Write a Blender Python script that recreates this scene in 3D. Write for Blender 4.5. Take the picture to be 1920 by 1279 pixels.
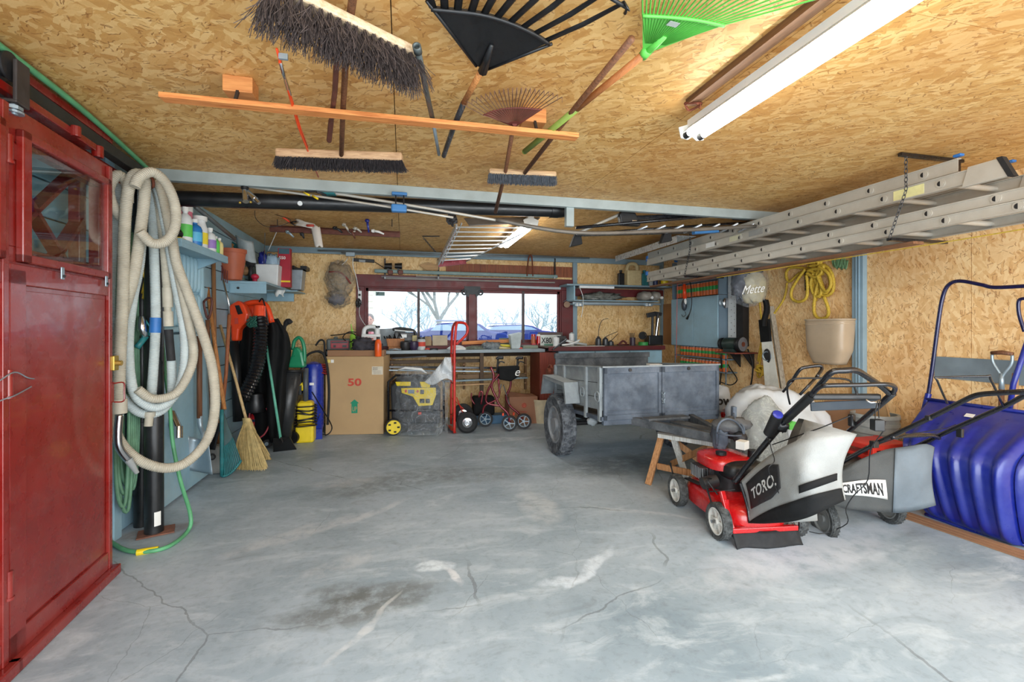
import bpy, math, random
from mathutils import Vector, Matrix, Euler, noise as mnoise
random.seed(7)
for o in list(bpy.data.objects): bpy.data.objects.remove(o)
SC = bpy.context.scene
COL = SC.collection
V = Vector
# ---------------------------------------------------------------- camera
FPX, PSI, EYE, HOR = 853.0, math.radians(13.5), 1.33, 615.0
CS, SN = math.cos(PSI), math.sin(PSI)
cam_d = bpy.data.cameras.new('camera'); cam = bpy.data.objects.new('camera', cam_d); COL.objects.link(cam)
cam.location = (0, 0, EYE); cam.rotation_euler = (math.pi/2, 0, -PSI)
cam_d.sensor_width = 36; cam_d.lens = FPX/1920*36; cam_d.shift_y = -(639.5-HOR)/1920; cam_d.clip_start = .02
SC.camera = cam
# ---------------------------------------------------------------- light and exposure
SC.view_settings.view_transform = 'Standard'; SC.view_settings.look = 'None'
SC.view_settings.gamma = 1; SC.view_settings.use_curve_mapping = False
SC.view_settings.exposure = 0.86
w = bpy.data.worlds.new('sky'); SC.world = w; w.use_nodes = True
bg = w.node_tree.nodes['Background']; bg.inputs[0].default_value = (.86, .94, 1, 1); bg.inputs[1].default_value = 1.25
ld = bpy.data.lights.new('daylight_opening', 'AREA'); ld.shape = 'RECTANGLE'; ld.size = 5.4; ld.size_y = 2.2
ld.energy = 120; ld.color = (.93, .97, 1)
lo = bpy.data.objects.new('daylight_opening', ld); COL.objects.link(lo); lo.location = (1.2, -.75, 1.25); lo.rotation_euler = (math.radians(90), 0, 0)
TUBE_E = 15.0
# ---------------------------------------------------------------- photograph-to-place helpers: real distances, measured from the photograph
def C(u, v, d):
    xc = (u-960)/FPX*d
    return V((xc*CS+d*SN, -xc*SN+d*CS, EYE+(HOR-v)/FPX*d))
def PZ(u, v, z): return C(u, v, (EYE-z)*FPX/(v-HOR))
def F(u, v): return PZ(u, v, 0)
def PY(u, v, y):
    t = (u-960)/FPX; return C(u, v, y/(CS-t*SN))
def PX(u, v, x):
    t = (u-960)/FPX; return C(u, v, x/(t*CS+SN))
RW, LW, BW, CE = 4.19, -1.79, 6.78, 2.44
# ---------------------------------------------------------------- mesh builder
def cat(pts, k=6, closed=False):
    P = [V(p) for p in pts]; n = len(P); out = []
    if n < 3: return P
    seg = n if closed else n-1
    for i in range(seg):
        if closed: a, b, c, d = P[(i-1) % n], P[i], P[(i+1) % n], P[(i+2) % n]
        else: a, b, c, d = P[max(i-1, 0)], P[i], P[i+1], P[min(i+2, n-1)]
        for j in range(k):
            t = j/k
            out.append(.5*((2*b)+(c-a)*t+(2*a-5*b+4*c-d)*t*t+(3*b-a-3*c+d)*t**3))
    if not closed: out.append(P[-1])
    return out
def resample(P, step):
    out = [P[0].copy()]; acc = 0
    for a, b in zip(P, P[1:]):
        L = (b-a).length
        if L < 1e-9: continue
        t = step-acc
        while t <= L:
            out.append(a+(b-a)*(t/L)); t += step
        acc = L-(t-step)
    return out
def frame(ax):
    ax = V(ax).normalized(); t = V((0, 0, 1)) if abs(ax.z) < .9 else V((1, 0, 0))
    x = ax.cross(t).normalized(); return x, ax.cross(x).normalized(), ax
def rotz(a): return Matrix.Rotation(a, 3, 'Z')
class B:
    def __init__(s): s.v = []; s.f = []
    def add(s, vs, fs):
        k = len(s.v); s.v += [V(p) for p in vs]; s.f += [[i+k for i in f] for f in fs]; return s
    def box(s, c, size, R=None):
        c = V(c); h = V(size)/2; vs = []
        for z in (-1, 1):
            for y in (-1, 1):
                for x in (-1, 1):
                    p = V((x*h.x, y*h.y, z*h.z)); vs.append(c+(R @ p if R else p))
        return s.add(vs, [(0, 2, 3, 1), (4, 5, 7, 6), (0, 1, 5, 4), (2, 6, 7, 3), (0, 4, 6, 2), (1, 3, 7, 5)])
    def bb(s, x0, x1, y0, y1, z0, z1): return s.box(((x0+x1)/2, (y0+y1)/2, (z0+z1)/2), (abs(x1-x0), abs(y1-y0), abs(z1-z0)))
    def hexa(s, b4, t4):
        return s.add(list(b4)+list(t4), [(3, 2, 1, 0), (4, 5, 6, 7), (0, 1, 5, 4), (1, 2, 6, 5), (2, 3, 7, 6), (3, 0, 4, 7)])
    def beam(s, p, q, w, h, up=(0, 0, 1)):
        p, q = V(p), V(q); a = (q-p).normalized(); x = a.cross(V(up))
        if x.length < 1e-4: x = a.cross(V((1, 0, 0)))
        x.normalize(); u = x.cross(a)
        c = [(-1, -1), (1, -1), (1, 1), (-1, 1)]
        return s.hexa([p+x*i*w/2+u*j*h/2 for i, j in c], [q+x*i*w/2+u*j*h/2 for i, j in c])
    def cyl(s, p, q, r, r2=None, n=14, cap=True):
        p, q = V(p), V(q); r2 = r if r2 is None else r2; x, y, a = frame(q-p)
        vs = [p+(x*math.cos(t)+y*math.sin(t))*r for t in [6.28318*i/n for i in range(n)]]
        vs += [q+(x*math.cos(t)+y*math.sin(t))*r2 for t in [6.28318*i/n for i in range(n)]]
        fs = [(i, (i+1) % n, (i+1) % n+n, i+n) for i in range(n)]
        if cap: fs += [tuple(range(n))[::-1], tuple(range(n, 2*n))]
        return s.add(vs, fs)
    def tube(s, pts, r, n=8, closed=False, cap=True, flat=1.0):
        P = [V(p) for p in pts]; m = len(P); R = r if isinstance(r, (list, tuple)) else [r]*m
        T = []
        for i in range(m):
            a = P[(i-1) % m] if (closed or i > 0) else P[i]; b = P[(i+1) % m] if (closed or i < m-1) else P[i]
            t = b-a; T.append(t.normalized() if t.length > 1e-9 else V((0, 0, 1)))
        x, y, _ = frame(T[0]); vs = []
        for i in range(m):
            x = (x-T[i]*x.dot(T[i]))
            x = x.normalized() if x.length > 1e-6 else frame(T[i])[0]
            y = T[i].cross(x)
            for k in range(n):
                t = 6.28318*k/n; vs.append(P[i]+(x*math.cos(t)+y*math.sin(t)*flat)*R[i])
        fs = []; mm = m if closed else m-1
        for i in range(mm):
            for k in range(n):
                a = i*n+k; b = i*n+(k+1) % n; c = ((i+1) % m)*n; fs.append((a, b, c+(k+1) % n, c+k))
        if cap and not closed: fs += [tuple(range(n))[::-1], tuple(range((m-1)*n, m*n))]
        return s.add(vs, fs)
    def corr(s, pts, r, amp=.12, pitch=.012, n=14):
        P = resample([V(p) for p in pts], pitch/2); R = [r*(1 if i % 2 else 1-amp) for i in range(len(P))]
        return s.tube(P, R, n)
    def lathe(s, o, prof, axis=(0, 0, 1), n=24, cap=True, closed=False):
        o = V(o); x, y, a = frame(axis); m = len(prof); vs = []
        for r, h in prof:
            for k in range(n):
                t = 6.28318*k/n; vs.append(o+a*h+(x*math.cos(t)+y*math.sin(t))*max(r, 1e-5))
        fs = []
        for i in range(m if closed else m-1):
            j = (i+1) % m
            for k in range(n): fs.append((i*n+k, i*n+(k+1) % n, j*n+(k+1) % n, j*n+k))
        if cap and not closed: fs += [tuple(range(n))[::-1], tuple(range((m-1)*n, m*n))]
        return s.add(vs, fs)
    def torus(s, c, axis, R, r, n=28, m=8, squash=1):
        return s.lathe(c, [(R+r*math.cos(6.28318*i/m), r*squash*math.sin(6.28318*i/m)) for i in range(m)], axis, n, False, True)
    def prism(s, poly, th):
        poly = [V(p) for p in poly]; n = len(poly); th = V(th)
        return s.add(poly+[p+th for p in poly], [tuple(range(n))[::-1], tuple(range(n, 2*n))]+[(i, (i+1) % n, (i+1) % n+n, i+n) for i in range(n)])
    def grid(s, fn, nu, nv, th=None):
        vs = [fn(i/nu, j/nv) for j in range(nv+1) for i in range(nu+1)]; W = nu+1
        fs = [(j*W+i, j*W+i+1, (j+1)*W+i+1, (j+1)*W+i) for j in range(nv) for i in range(nu)]
        if th is None: return s.add(vs, fs)
        k = len(vs); th = V(th) if not isinstance(th, (int, float)) else th
        if isinstance(th, float):
            vv = [V(p) for p in vs]; nr = [V((0, 0, 0)) for _ in vv]
            for f in fs:
                n = (vv[f[1]]-vv[f[0]]).cross(vv[f[3]]-vv[f[0]])
                for i in f: nr[i] += n
            off = [p+n.normalized()*th for p, n in zip(vv, nr)]
        else: off = [V(p)+th for p in vs]
        fs2 = [tuple(i+k for i in f)[::-1] for f in fs]
        bd = list(range(W))+[j*W+nu for j in range(1, nv+1)]+[nv*W+i for i in range(nu-1, -1, -1)]+[j*W for j in range(nv-1, 0, -1)]
        side = [(bd[i], bd[i-1], bd[i-1]+k, bd[i]+k) for i in range(len(bd))]
        return s.add(list(vs)+off, fs+fs2+side)
    def blob(s, c, r, nz=0, sc=3, nu=20, nv=12, R=None, flat=None, seed=0, e=1.0):
        c = V(c); r = V(r) if not isinstance(r, (int, float)) else V((r, r, r)); vs = []
        sg = lambda q: math.copysign(abs(q)**e, q)
        for j in range(nv+1):
            a = math.pi*j/nv
            for i in range(nu):
                b = 2*math.pi*i/nu
                p = V((sg(math.sin(a))*sg(math.cos(b)), sg(math.sin(a))*sg(math.sin(b)), sg(math.cos(a))))
                k = 1+nz*mnoise.fractal(p*sc+V((seed*7.3, seed, 0)), .8, 2, 4)
                q = V((p.x*r.x*k, p.y*r.y*k, p.z*r.z*k))
                if flat is not None and q.z < flat: q.z = flat
                vs.append(c+(R @ q if R else q))
        fs = [(j*nu+i, (j+1)*nu+i, (j+1)*nu+(i+1) % nu, j*nu+(i+1) % nu) for j in range(nv) for i in range(nu)]
        return s.add(vs, fs)
    def text(s, txt, o, x, y, size, depth=.001, align='CENTER', shear=0, bold=0):
        cu = bpy.data.curves.new('t', 'FONT'); cu.body = txt; cu.size = 1; cu.align_x = align; cu.align_y = 'CENTER'
        cu.extrude = .5; cu.offset = bold; cu.shear = shear; cu.resolution_u = 3
        ob = bpy.data.objects.new('t', cu); COL.objects.link(ob)
        bpy.context.view_layer.update()
        me = bpy.data.meshes.new_from_object(ob.evaluated_get(bpy.context.evaluated_depsgraph_get()))
        x, y = V(x).normalized(), V(y).normalized(); nn = x.cross(y)
        sx, sy = size if isinstance(size, tuple) else (size, size)
        s.add([V(o)+x*p.co.x*sx+y*p.co.y*sy+nn*(p.co.z*depth) for p in me.vertices], [tuple(q.vertices) for q in me.polygons])
        bpy.data.objects.remove(ob); bpy.data.curves.remove(cu); bpy.data.meshes.remove(me); return s
    def build(s, name, mat, parent=None, smooth=False, bevel=0, loc=None, sub=0):
        if parent is not None: o = ORG[parent.name]
        elif loc is not None: o = V(loc)
        else:
            xs = [p.x for p in s.v]; ys = [p.y for p in s.v]; zs = [p.z for p in s.v]
            o = V(((min(xs)+max(xs))/2, (min(ys)+max(ys))/2, min(zs)))
        me = bpy.data.meshes.new(name); me.from_pydata([p-o for p in s.v], [], s.f); me.update()
        me.materials.append(mat)
        if smooth:
            me.shade_smooth() if hasattr(me, 'shade_smooth') else None
            if smooth is not True: me.set_sharp_from_angle(angle=smooth)
        ob = bpy.data.objects.new(name, me); COL.objects.link(ob)
        if parent is not None: ob.parent = parent
        else: ob.location = o
        ORG[ob.name] = o
        if bevel:
            m = ob.modifiers.new('bevel', 'BEVEL'); m.width = bevel; m.segments = 2; m.limit_method = 'ANGLE'
        if sub:
            m = ob.modifiers.new('sub', 'SUBSURF'); m.levels = m.render_levels = sub
        return ob
ORG = {}
S40 = math.radians(40)
def tag(o, label, cat_, group=None, kind=None):
    o['label'] = label; o['category'] = cat_
    if group: o['group'] = group
    if kind: o['kind'] = kind
    return o
def struct(o): o['kind'] = 'structure'; return o
def stuff(o): o['kind'] = 'stuff'; return o
def thing(name, label, cat_, loc, group=None):
    o = bpy.data.objects.new(name, None); o.empty_display_size = .05; COL.objects.link(o); o.location = loc
    ORG[o.name] = V(loc); return tag(o, label, cat_, group)
def croot(name, loc):
    o = bpy.data.objects.new(name, None); COL.objects.link(o); o.location = loc; ORG[o.name] = V(loc); return struct(o)
def dup(root, loc, label=None):
    def cp(o, par):
        c = o.copy(); COL.objects.link(c); c.parent = par
        for ch in list(o.children): cp(ch, c)
        return c
    r = cp(root, None); r.location = loc
    if label: r['label'] = label
    return r
# ---------------------------------------------------------------- materials
class NT:
    def __init__(s, name):
        s.m = bpy.data.materials.new(name); s.m.use_nodes = True; s.t = s.m.node_tree
        s.b = s.t.nodes['Principled BSDF']
    def n(s, ty, **k):
        nd = s.t.nodes.new('ShaderNode'+ty)
        for a, b in k.items(): setattr(nd, a, b)
        return nd
    def put(s, sock, val):
        if hasattr(val, 'is_output'): s.t.links.new(val, sock)
        elif val is not None: sock.default_value = val
    def coord(s): return s.n('TexCoord').outputs['Object']
    def noise(s, vec, scale, detail=4, rough=.55, dist=0):
        n = s.n('TexNoise'); s.put(n.inputs['Vector'], vec); n.inputs['Scale'].default_value = scale
        n.inputs['Detail'].default_value = detail; n.inputs['Roughness'].default_value = rough; n.inputs['Distortion'].default_value = dist
        return n.outputs['Fac']
    def ramp(s, fac, stops, interp='LINEAR'):
        n = s.n('ValToRGB'); s.put(n.inputs[0], fac); e = n.color_ramp.elements; n.color_ramp.interpolation = interp
        while len(e) > 1: e.remove(e[-1])
        e[0].position = stops[0][0]; e[0].color = tuple(stops[0][1])+(1,) if not isinstance(stops[0][1], (int, float)) else (stops[0][1],)*3+(1,)
        for p, c in stops[1:]:
            q = e.new(p); q.color = tuple(c)+(1,) if not isinstance(c, (int, float)) else (c, c, c, 1)
        return n.outputs[0]
    def mix(s, f, a, b, mode='MIX'):
        n = s.n('Mix', data_type='RGBA', blend_type=mode)
        s.put(n.inputs[0], f); s.put(n.inputs[6], a if hasattr(a, 'is_output') else tuple(a)+(1,)); s.put(n.inputs[7], b if hasattr(b, 'is_output') else tuple(b)+(1,))
        return n.outputs[2]
    def math(s, op, a, b=None, c=None, clamp=False):
        n = s.n('Math', operation=op); n.use_clamp = clamp; s.put(n.inputs[0], a)
        if b is not None: s.put(n.inputs[1], b)
        if c is not None: s.put(n.inputs[2], c)
        return n.outputs[0]
    def mapping(s, vec, rot=0, scale=(1, 1, 1), loc=(0, 0, 0)):
        n = s.n('Mapping'); s.put(n.inputs[0], vec); n.inputs['Rotation'].default_value = (0, 0, rot)
        n.inputs['Scale'].default_value = scale; n.inputs['Location'].default_value = loc; return n.outputs[0]
    def bump(s, h, strength=.3, dist=.01):
        n = s.n('Bump'); s.put(n.inputs['Height'], h); n.inputs['Strength'].default_value = strength; n.inputs['Distance'].default_value = dist
        s.t.links.new(n.outputs[0], s.b.inputs['Normal'])
def lin(c):
    return tuple((x/255/12.92 if x/255 <= .04045 else ((x/255+.055)/1.055)**2.4) for x in c)
MC = {}
def M(name, rgb, rough=.5, metal=0, var=.18, sc=9, bump=0, bsc=60, spec=.5, coat=0, dirt=None, dirtamt=.5, aniso=None, sss=0):
    """rgb as 0-255 sRGB"""
    if name in MC: return MC[name]
    t = NT(name); c = lin(rgb); co = t.coord()
    if aniso: co = t.mapping(co, 0, aniso)
    f = t.noise(co, sc, 5, .6)
    f = t.ramp(f, [(.3, 0), (.7, 1)])
    col = t.mix(f, [x*(1-var) for x in c], [min(1, x*(1+var)) for x in c])
    if dirt:
        g = t.ramp(t.noise(t.coord(), sc*.6, 8, .7), [(.45, 0), (.72, dirtamt)])
        col = t.mix(g, col, lin(dirt))
    t.put(t.b.inputs['Base Color'], col); t.b.inputs['Metallic'].default_value = metal
    r = t.ramp(t.noise(t.coord(), sc*2, 3), [(.3, max(0, rough-.08)), (.7, min(1, rough+.08))]); t.put(t.b.inputs['Roughness'], r)
    t.b.inputs['Specular IOR Level'].default_value = spec; t.b.inputs['Coat Weight'].default_value = coat
    if bump: t.bump(t.noise(co, bsc, 4), bump, .004)
    MC[name] = t.m; return t.m
def wood(name, rgb, rgb2=None, axis=0, rough=.6, sc=4):
    if name in MC: return MC[name]
    t = NT(name); s = [22, 22, 22]; s[axis] = 1.3
    co = t.mapping(t.coord(), 0, tuple(s)); f = t.noise(co, sc, 6, .65, .6)
    a = lin(rgb); b = lin(rgb2) if rgb2 else [x*.55 for x in a]
    t.put(t.b.inputs['Base Color'], t.mix(t.ramp(f, [(.32, 1), (.62, 0)]), a, b)); t.b.inputs['Roughness'].default_value = rough
    t.bump(f, .25, .003); MC[name] = t.m; return t.m
def osb(name, ax, ang=0, base=((130, 84, 46), (180, 134, 82), (206, 166, 110), (230, 198, 146)), bright=1.0, soft=.8):
    t = NT(name); sx = t.n('SeparateXYZ'); t.put(sx.inputs[0], t.n('NewGeometry').outputs['Position'])
    cb = t.n('CombineXYZ'); t.put(cb.inputs[0], sx.outputs[ax[0]]); t.put(cb.inputs[1], sx.outputs[ax[1]]); v2 = cb.outputs[0]
    def warp(src, sc, amt):
        w_ = t.n('TexNoise'); w_.inputs['Scale'].default_value = sc; w_.inputs['Detail'].default_value = 3; t.put(w_.inputs['Vector'], src)
        m = t.n('VectorMath', operation='MULTIPLY_ADD'); t.put(m.inputs[0], w_.outputs['Color']); m.inputs[1].default_value = (amt, amt, 0); t.put(m.inputs[2], src); return m.outputs[0]
    vv = warp(warp(v2, 4, .08), 38, .022); B_ = [[x*bright for x in lin(c)] for c in base]
    col = None; hgt = None
    def vor(src, th, s1, s2, off):
        vo = t.n('TexVoronoi', voronoi_dimensions='2D', distance='CHEBYCHEV'); t.put(vo.inputs['Vector'], t.mapping(t.mapping(src, math.radians(th+ang)), 0, (s1, s2, 1), (off, off*1.7, 0))); vo.inputs['Scale'].default_value = 1
        sp = t.n('SeparateColor'); t.put(sp.inputs[0], vo.outputs['Color']); return vo, sp
    for i, (th, s1, s2, off) in enumerate(((6, 5, 13, 0), (62, 6, 17, 3), (-34, 6, 19, 7), (30, 6, 24, 11), (-14, 6, 28, 17), (-70, 8, 26, 23), (14, 9, 40, 27), (45, 10, 46, 33))):
        vo, sp = vor(vv, th, s1, s2, off)
        g = t.noise(t.mapping(t.mapping(vv, math.radians(th+ang)), 0, (s1*2, s2*9, 1)), 1, 3, .7)
        k = t.math('ADD', t.math('MULTIPLY', sp.outputs[0], soft), t.math('MULTIPLY', g, .55), None)
        c = t.ramp(k, [(.12, B_[1]), (.5, B_[2]), (1.1 if False else .98, B_[3])])
        if i == 0: col = c; hgt = sp.outputs[0]
        else:
            m = t.math('MULTIPLY', t.math('GREATER_THAN', sp.outputs[1], .58), t.math('LESS_THAN', vo.outputs['Distance'], .44))
            col = t.mix(t.math('MULTIPLY', m, .85), col, c); hm = t.n('Mix'); t.put(hm.inputs[0], m); t.put(hm.inputs[2], hgt); t.put(hm.inputs[3], sp.outputs[2]); hgt = hm.outputs[0]
    for th, s1, s2, thr, dk, off in ((12, 20, 150, .955, .55, 31), (-42, 26, 130, .965, .55, 37), (68, 24, 120, .965, .5, 41), (35, 32, 190, .965, .7, 47)):
        vo, sp = vor(vv, th, s1, s2, off)
        m = t.math('MULTIPLY', t.math('GREATER_THAN', sp.outputs[0], thr), t.math('LESS_THAN', vo.outputs['Distance'], .4))
        col = t.mix(t.math('MULTIPLY', m, dk), col, B_[0])
    big = t.noise(v2, 1.3, 3, .5)
    col = t.mix(t.ramp(big, [(.36, .3), (.62, 0)]), col, [x*bright for x in lin((196, 134, 76))])
    t.put(t.b.inputs['Base Color'], col); t.b.inputs['Roughness'].default_value = .5; t.b.inputs['Specular IOR Level'].default_value = .4
    t.bump(hgt, .3, .002); return t.m
def glassm(name, tint=(1, 1, 1), rough=.0, a=.85):
    if name in MC: return MC[name]
    t = NT(name); tr = t.n('BsdfTransparent'); tr.inputs[0].default_value = tuple(tint)+(1,)
    gl = t.n('BsdfGlossy'); gl.inputs['Roughness'].default_value = rough
    fr = t.n('LayerWeight')
    ms = t.n('MixShader'); t.put(ms.inputs[0], t.math('MULTIPLY_ADD', t.math('POWER', fr.outputs['Facing'], 4.0), .7, 1-a-.08)); t.t.links.new(tr.outputs[0], ms.inputs[1]); t.t.links.new(gl.outputs[0], ms.inputs[2])
    t.t.links.new(ms.outputs[0], t.t.nodes['Material Output'].inputs[0]); MC[name] = t.m; return t.m
def film(name, rgb, alpha=.35, rough=.25, crinkle=1.0, av=.2):
    """thin plastic: partly clear, partly milky, with real gloss"""
    if name in MC: return MC[name]
    t = NT(name); t.b.inputs['Base Color'].default_value = lin(rgb)+(1,); t.b.inputs['Roughness'].default_value = rough
    f = t.math('ABSOLUTE', t.math('SUBTRACT', t.noise(t.coord(), 6, 3, .55, 2.2), .5)); t.put(t.b.inputs['Alpha'], t.ramp(f, [(0, min(1, alpha+av*2.4)), (.012, min(1, alpha+av)), (.03, alpha), (.2, max(.03, alpha-av*.6))]))
    t.bump(t.noise(t.coord(), 30, 5, .6, 1.5), .6*crinkle, .01); MC[name] = t.m; return t.m
def emit(name, rgb, e):
    t = NT(name); t.b.inputs['Emission Color'].default_value = tuple(rgb)+(1,); t.b.inputs['Emission Strength'].default_value = e
    t.b.inputs['Base Color'].default_value = (.9, .9, .9, 1); return t.m
# ---------------------------------------------------------------- material palette
red_paint = M('red_paint', (126, 22, 16), .28, 0, .16, 5, .25, 30, .6, .25, (196, 150, 140), .12)
red_dark = M('red_frame_paint', (96, 28, 30), .5, 0, .25, 7, .2)
blue_paint = M('pale_blue_paint', (150, 186, 202), .5, 0, .12, 4, .25, 40, .4, 0, (120, 128, 128), .35)
greyblue = M('grey_blue_paint', (128, 152, 164), .5, 0, .12, 5, .15)
steelp = M('steel_grey_paint', (164, 176, 176), .45, .2, .12, 6)
black_pl = M('black_plastic', (24, 25, 27), .42, 0, .3, 10, .1)
black_rub = M('black_rubber', (30, 31, 33), .75, 0, .35, 20, .3, 120)
tyre_m = M('dusty_tyre', (70, 74, 80), .85, 0, .3, 25, .4, 90, .3, 0, (150, 156, 162), .8)
black_mt = M('black_tube_metal', (22, 23, 28), .28, .2, .25, 12, 0, 60, .6, .3)
alu = M('aluminium', (196, 192, 182), .45, .35, .06, 9, 0, 80, .5, 0, (160, 150, 136), .3)
alu_b = M('bright_aluminium', (214, 222, 230), .3, .6, .08, 14)
chrome = M('chrome', (208, 210, 214), .16, 1, .06, 10)
galv = M('galvanised_steel', (150, 166, 176), .42, .55, .12, 6, .1)
pvc_blk = M('black_drain_pipe', (22, 24, 27), .35, 0, .25, 6, .05, 40, .6, 0, (70, 70, 70), .3)
hose_bg = M('beige_hose', (182, 176, 160), .55, 0, .1, 12, 0, 60, .4, 0, (128, 118, 98), .35)
hose_wh = M('white_grey_hose', (186, 196, 196), .55, 0, .1, 12, 0, 60, .4, 0, (134, 136, 128), .3)
hose_gr = M('green_hose', (88, 158, 112), .45, 0, .2, 14)
hose_gr2 = M('faded_green_hose', (96, 138, 110), .5, 0, .25, 14)
hose_wh2 = M('white_plastic', (222, 226, 226), .42, 0, .06, 12)
yellow_pl = M('yellow_plastic', (232, 204, 36), .38, 0, .1, 8)
orange_pl = M('orange_plastic', (232, 72, 28), .35, 0, .1, 9)
green_pl = M('green_plastic', (34, 132, 92), .35, 0, .12, 9)
lime = M('lime_green_plastic', (96, 190, 78), .4, 0, .12, 9)
teal = M('teal_plastic', (32, 108, 112), .5, 0, .25, 20, .2)
blue_pl = M('blue_plastic', (18, 34, 132), .34, 0, .14, 6, 0, 60, .6, .15, (90, 104, 170), .3)
blue_tank = M('blue_enamel', (24, 48, 150), .3, 0, .1, 9)
red_pl = M('red_enamel', (190, 22, 26), .25, 0, .12, 8, 0, 60, .6, .4)
red_tube = M('red_tube_paint', (196, 44, 34), .35, 0, .18, 12)
maroon = M('maroon_metal', (112, 18, 34), .25, .3, .15, 9, 0, 60, .6, .4)
cardb = M('cardboard', (186, 156, 116), .8, 0, .06, 3, .15, 20, .2)
cardb_d = M('dark_cardboard', (150, 112, 82), .8, 0, .1, 5, .1)
white_pp = M('white_paper', (232, 232, 228), .7, 0, .04, 9)
blk_ink = M('black_ink', (26, 26, 28), .6, 0, .1, 9)
red_ink = M('red_ink', (196, 72, 56), .7, 0, .12, 12)
green_ink = M('green_ink', (30, 140, 106), .7, 0, .1, 12)
canvas_g = M('pale_grey_canvas', (150, 152, 150), .9, 0, .14, 5, .5, 160, .2, 0, (140, 132, 120), .5)
canvas_d = M('dark_grey_mesh_cloth', (78, 80, 80), .85, 0, .15, 6, .6, 260, .2)
canvas_m = M('mid_grey_vinyl', (104, 114, 122), .7, 0, .15, 6, .3, 60, .3)
black_cl = M('black_cloth', (26, 27, 28), .8, 0, .3, 8, .5, 30, .2)
dust_gr = M('dusty_grey_paint', (84, 94, 107), .6, .1, .3, 7, .45, 45, .35, 0, (146, 156, 168), .45)
dust_lt = M('dusty_pale_paint', (150, 158, 162), .65, .1, .2, 9, .4, 45, .35, 0, (112, 118, 124), .6)
dust_dk = M('dusty_dark_board', (78, 82, 86), .75, 0, .3, 9, .5, 50, .2, 0, (136, 140, 144), .6)
handle_w = wood('wood_handle', (196, 134, 76), (140, 84, 40), 2)
handle_d = wood('dark_wood_handle', (124, 80, 52), (74, 44, 26), 2)
lumber_x = wood('orange_lumber', (226, 150, 84), (176, 98, 44), 0)
lumber_y = wood('worn_lumber', (190, 140, 92), (120, 80, 50), 1)
white_lum = wood('white_washed_wood', (226, 228, 224), (186, 182, 172), 2)
straw = M('straw', (196, 172, 116), .8, 0, .3, 30, .4)
bristle_b = M('grey_brown_bristle', (74, 64, 62), .7, 0, .45, 40)
bristle_k = M('dark_bristle', (52, 48, 50), .7, 0, .4, 60)
rope_y = M('yellow_rope', (206, 172, 58), .65, 0, .25, 60, .6, 150)
terra = M('terracotta_plastic', (176, 92, 62), .55, 0, .12, 6)
beige_vn = M('beige_vinyl', (184, 164, 138), .38, 0, .08, 4, .2, 12, .5)
rust = M('rusty_iron', (112, 58, 38), .8, .2, .4, 18, .5)
brown_st = M('brown_steel', (104, 62, 52), .55, .3, .3, 18)
dark_mt = M('dark_metal', (56, 56, 58), .5, .5, .3, 14)
grey_pl = M('grey_plastic', (146, 150, 150), .5, 0, .12, 8)
bag_clear = film('clear_film', (214, 222, 228), .14, .12, 1.6, .1)
bag_white = film('white_bag_film', (214, 220, 224), .8, .35)
bag_dark = film('smoky_bag_film', (176, 168, 156), .26, .2, 1.2, .14)
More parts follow.
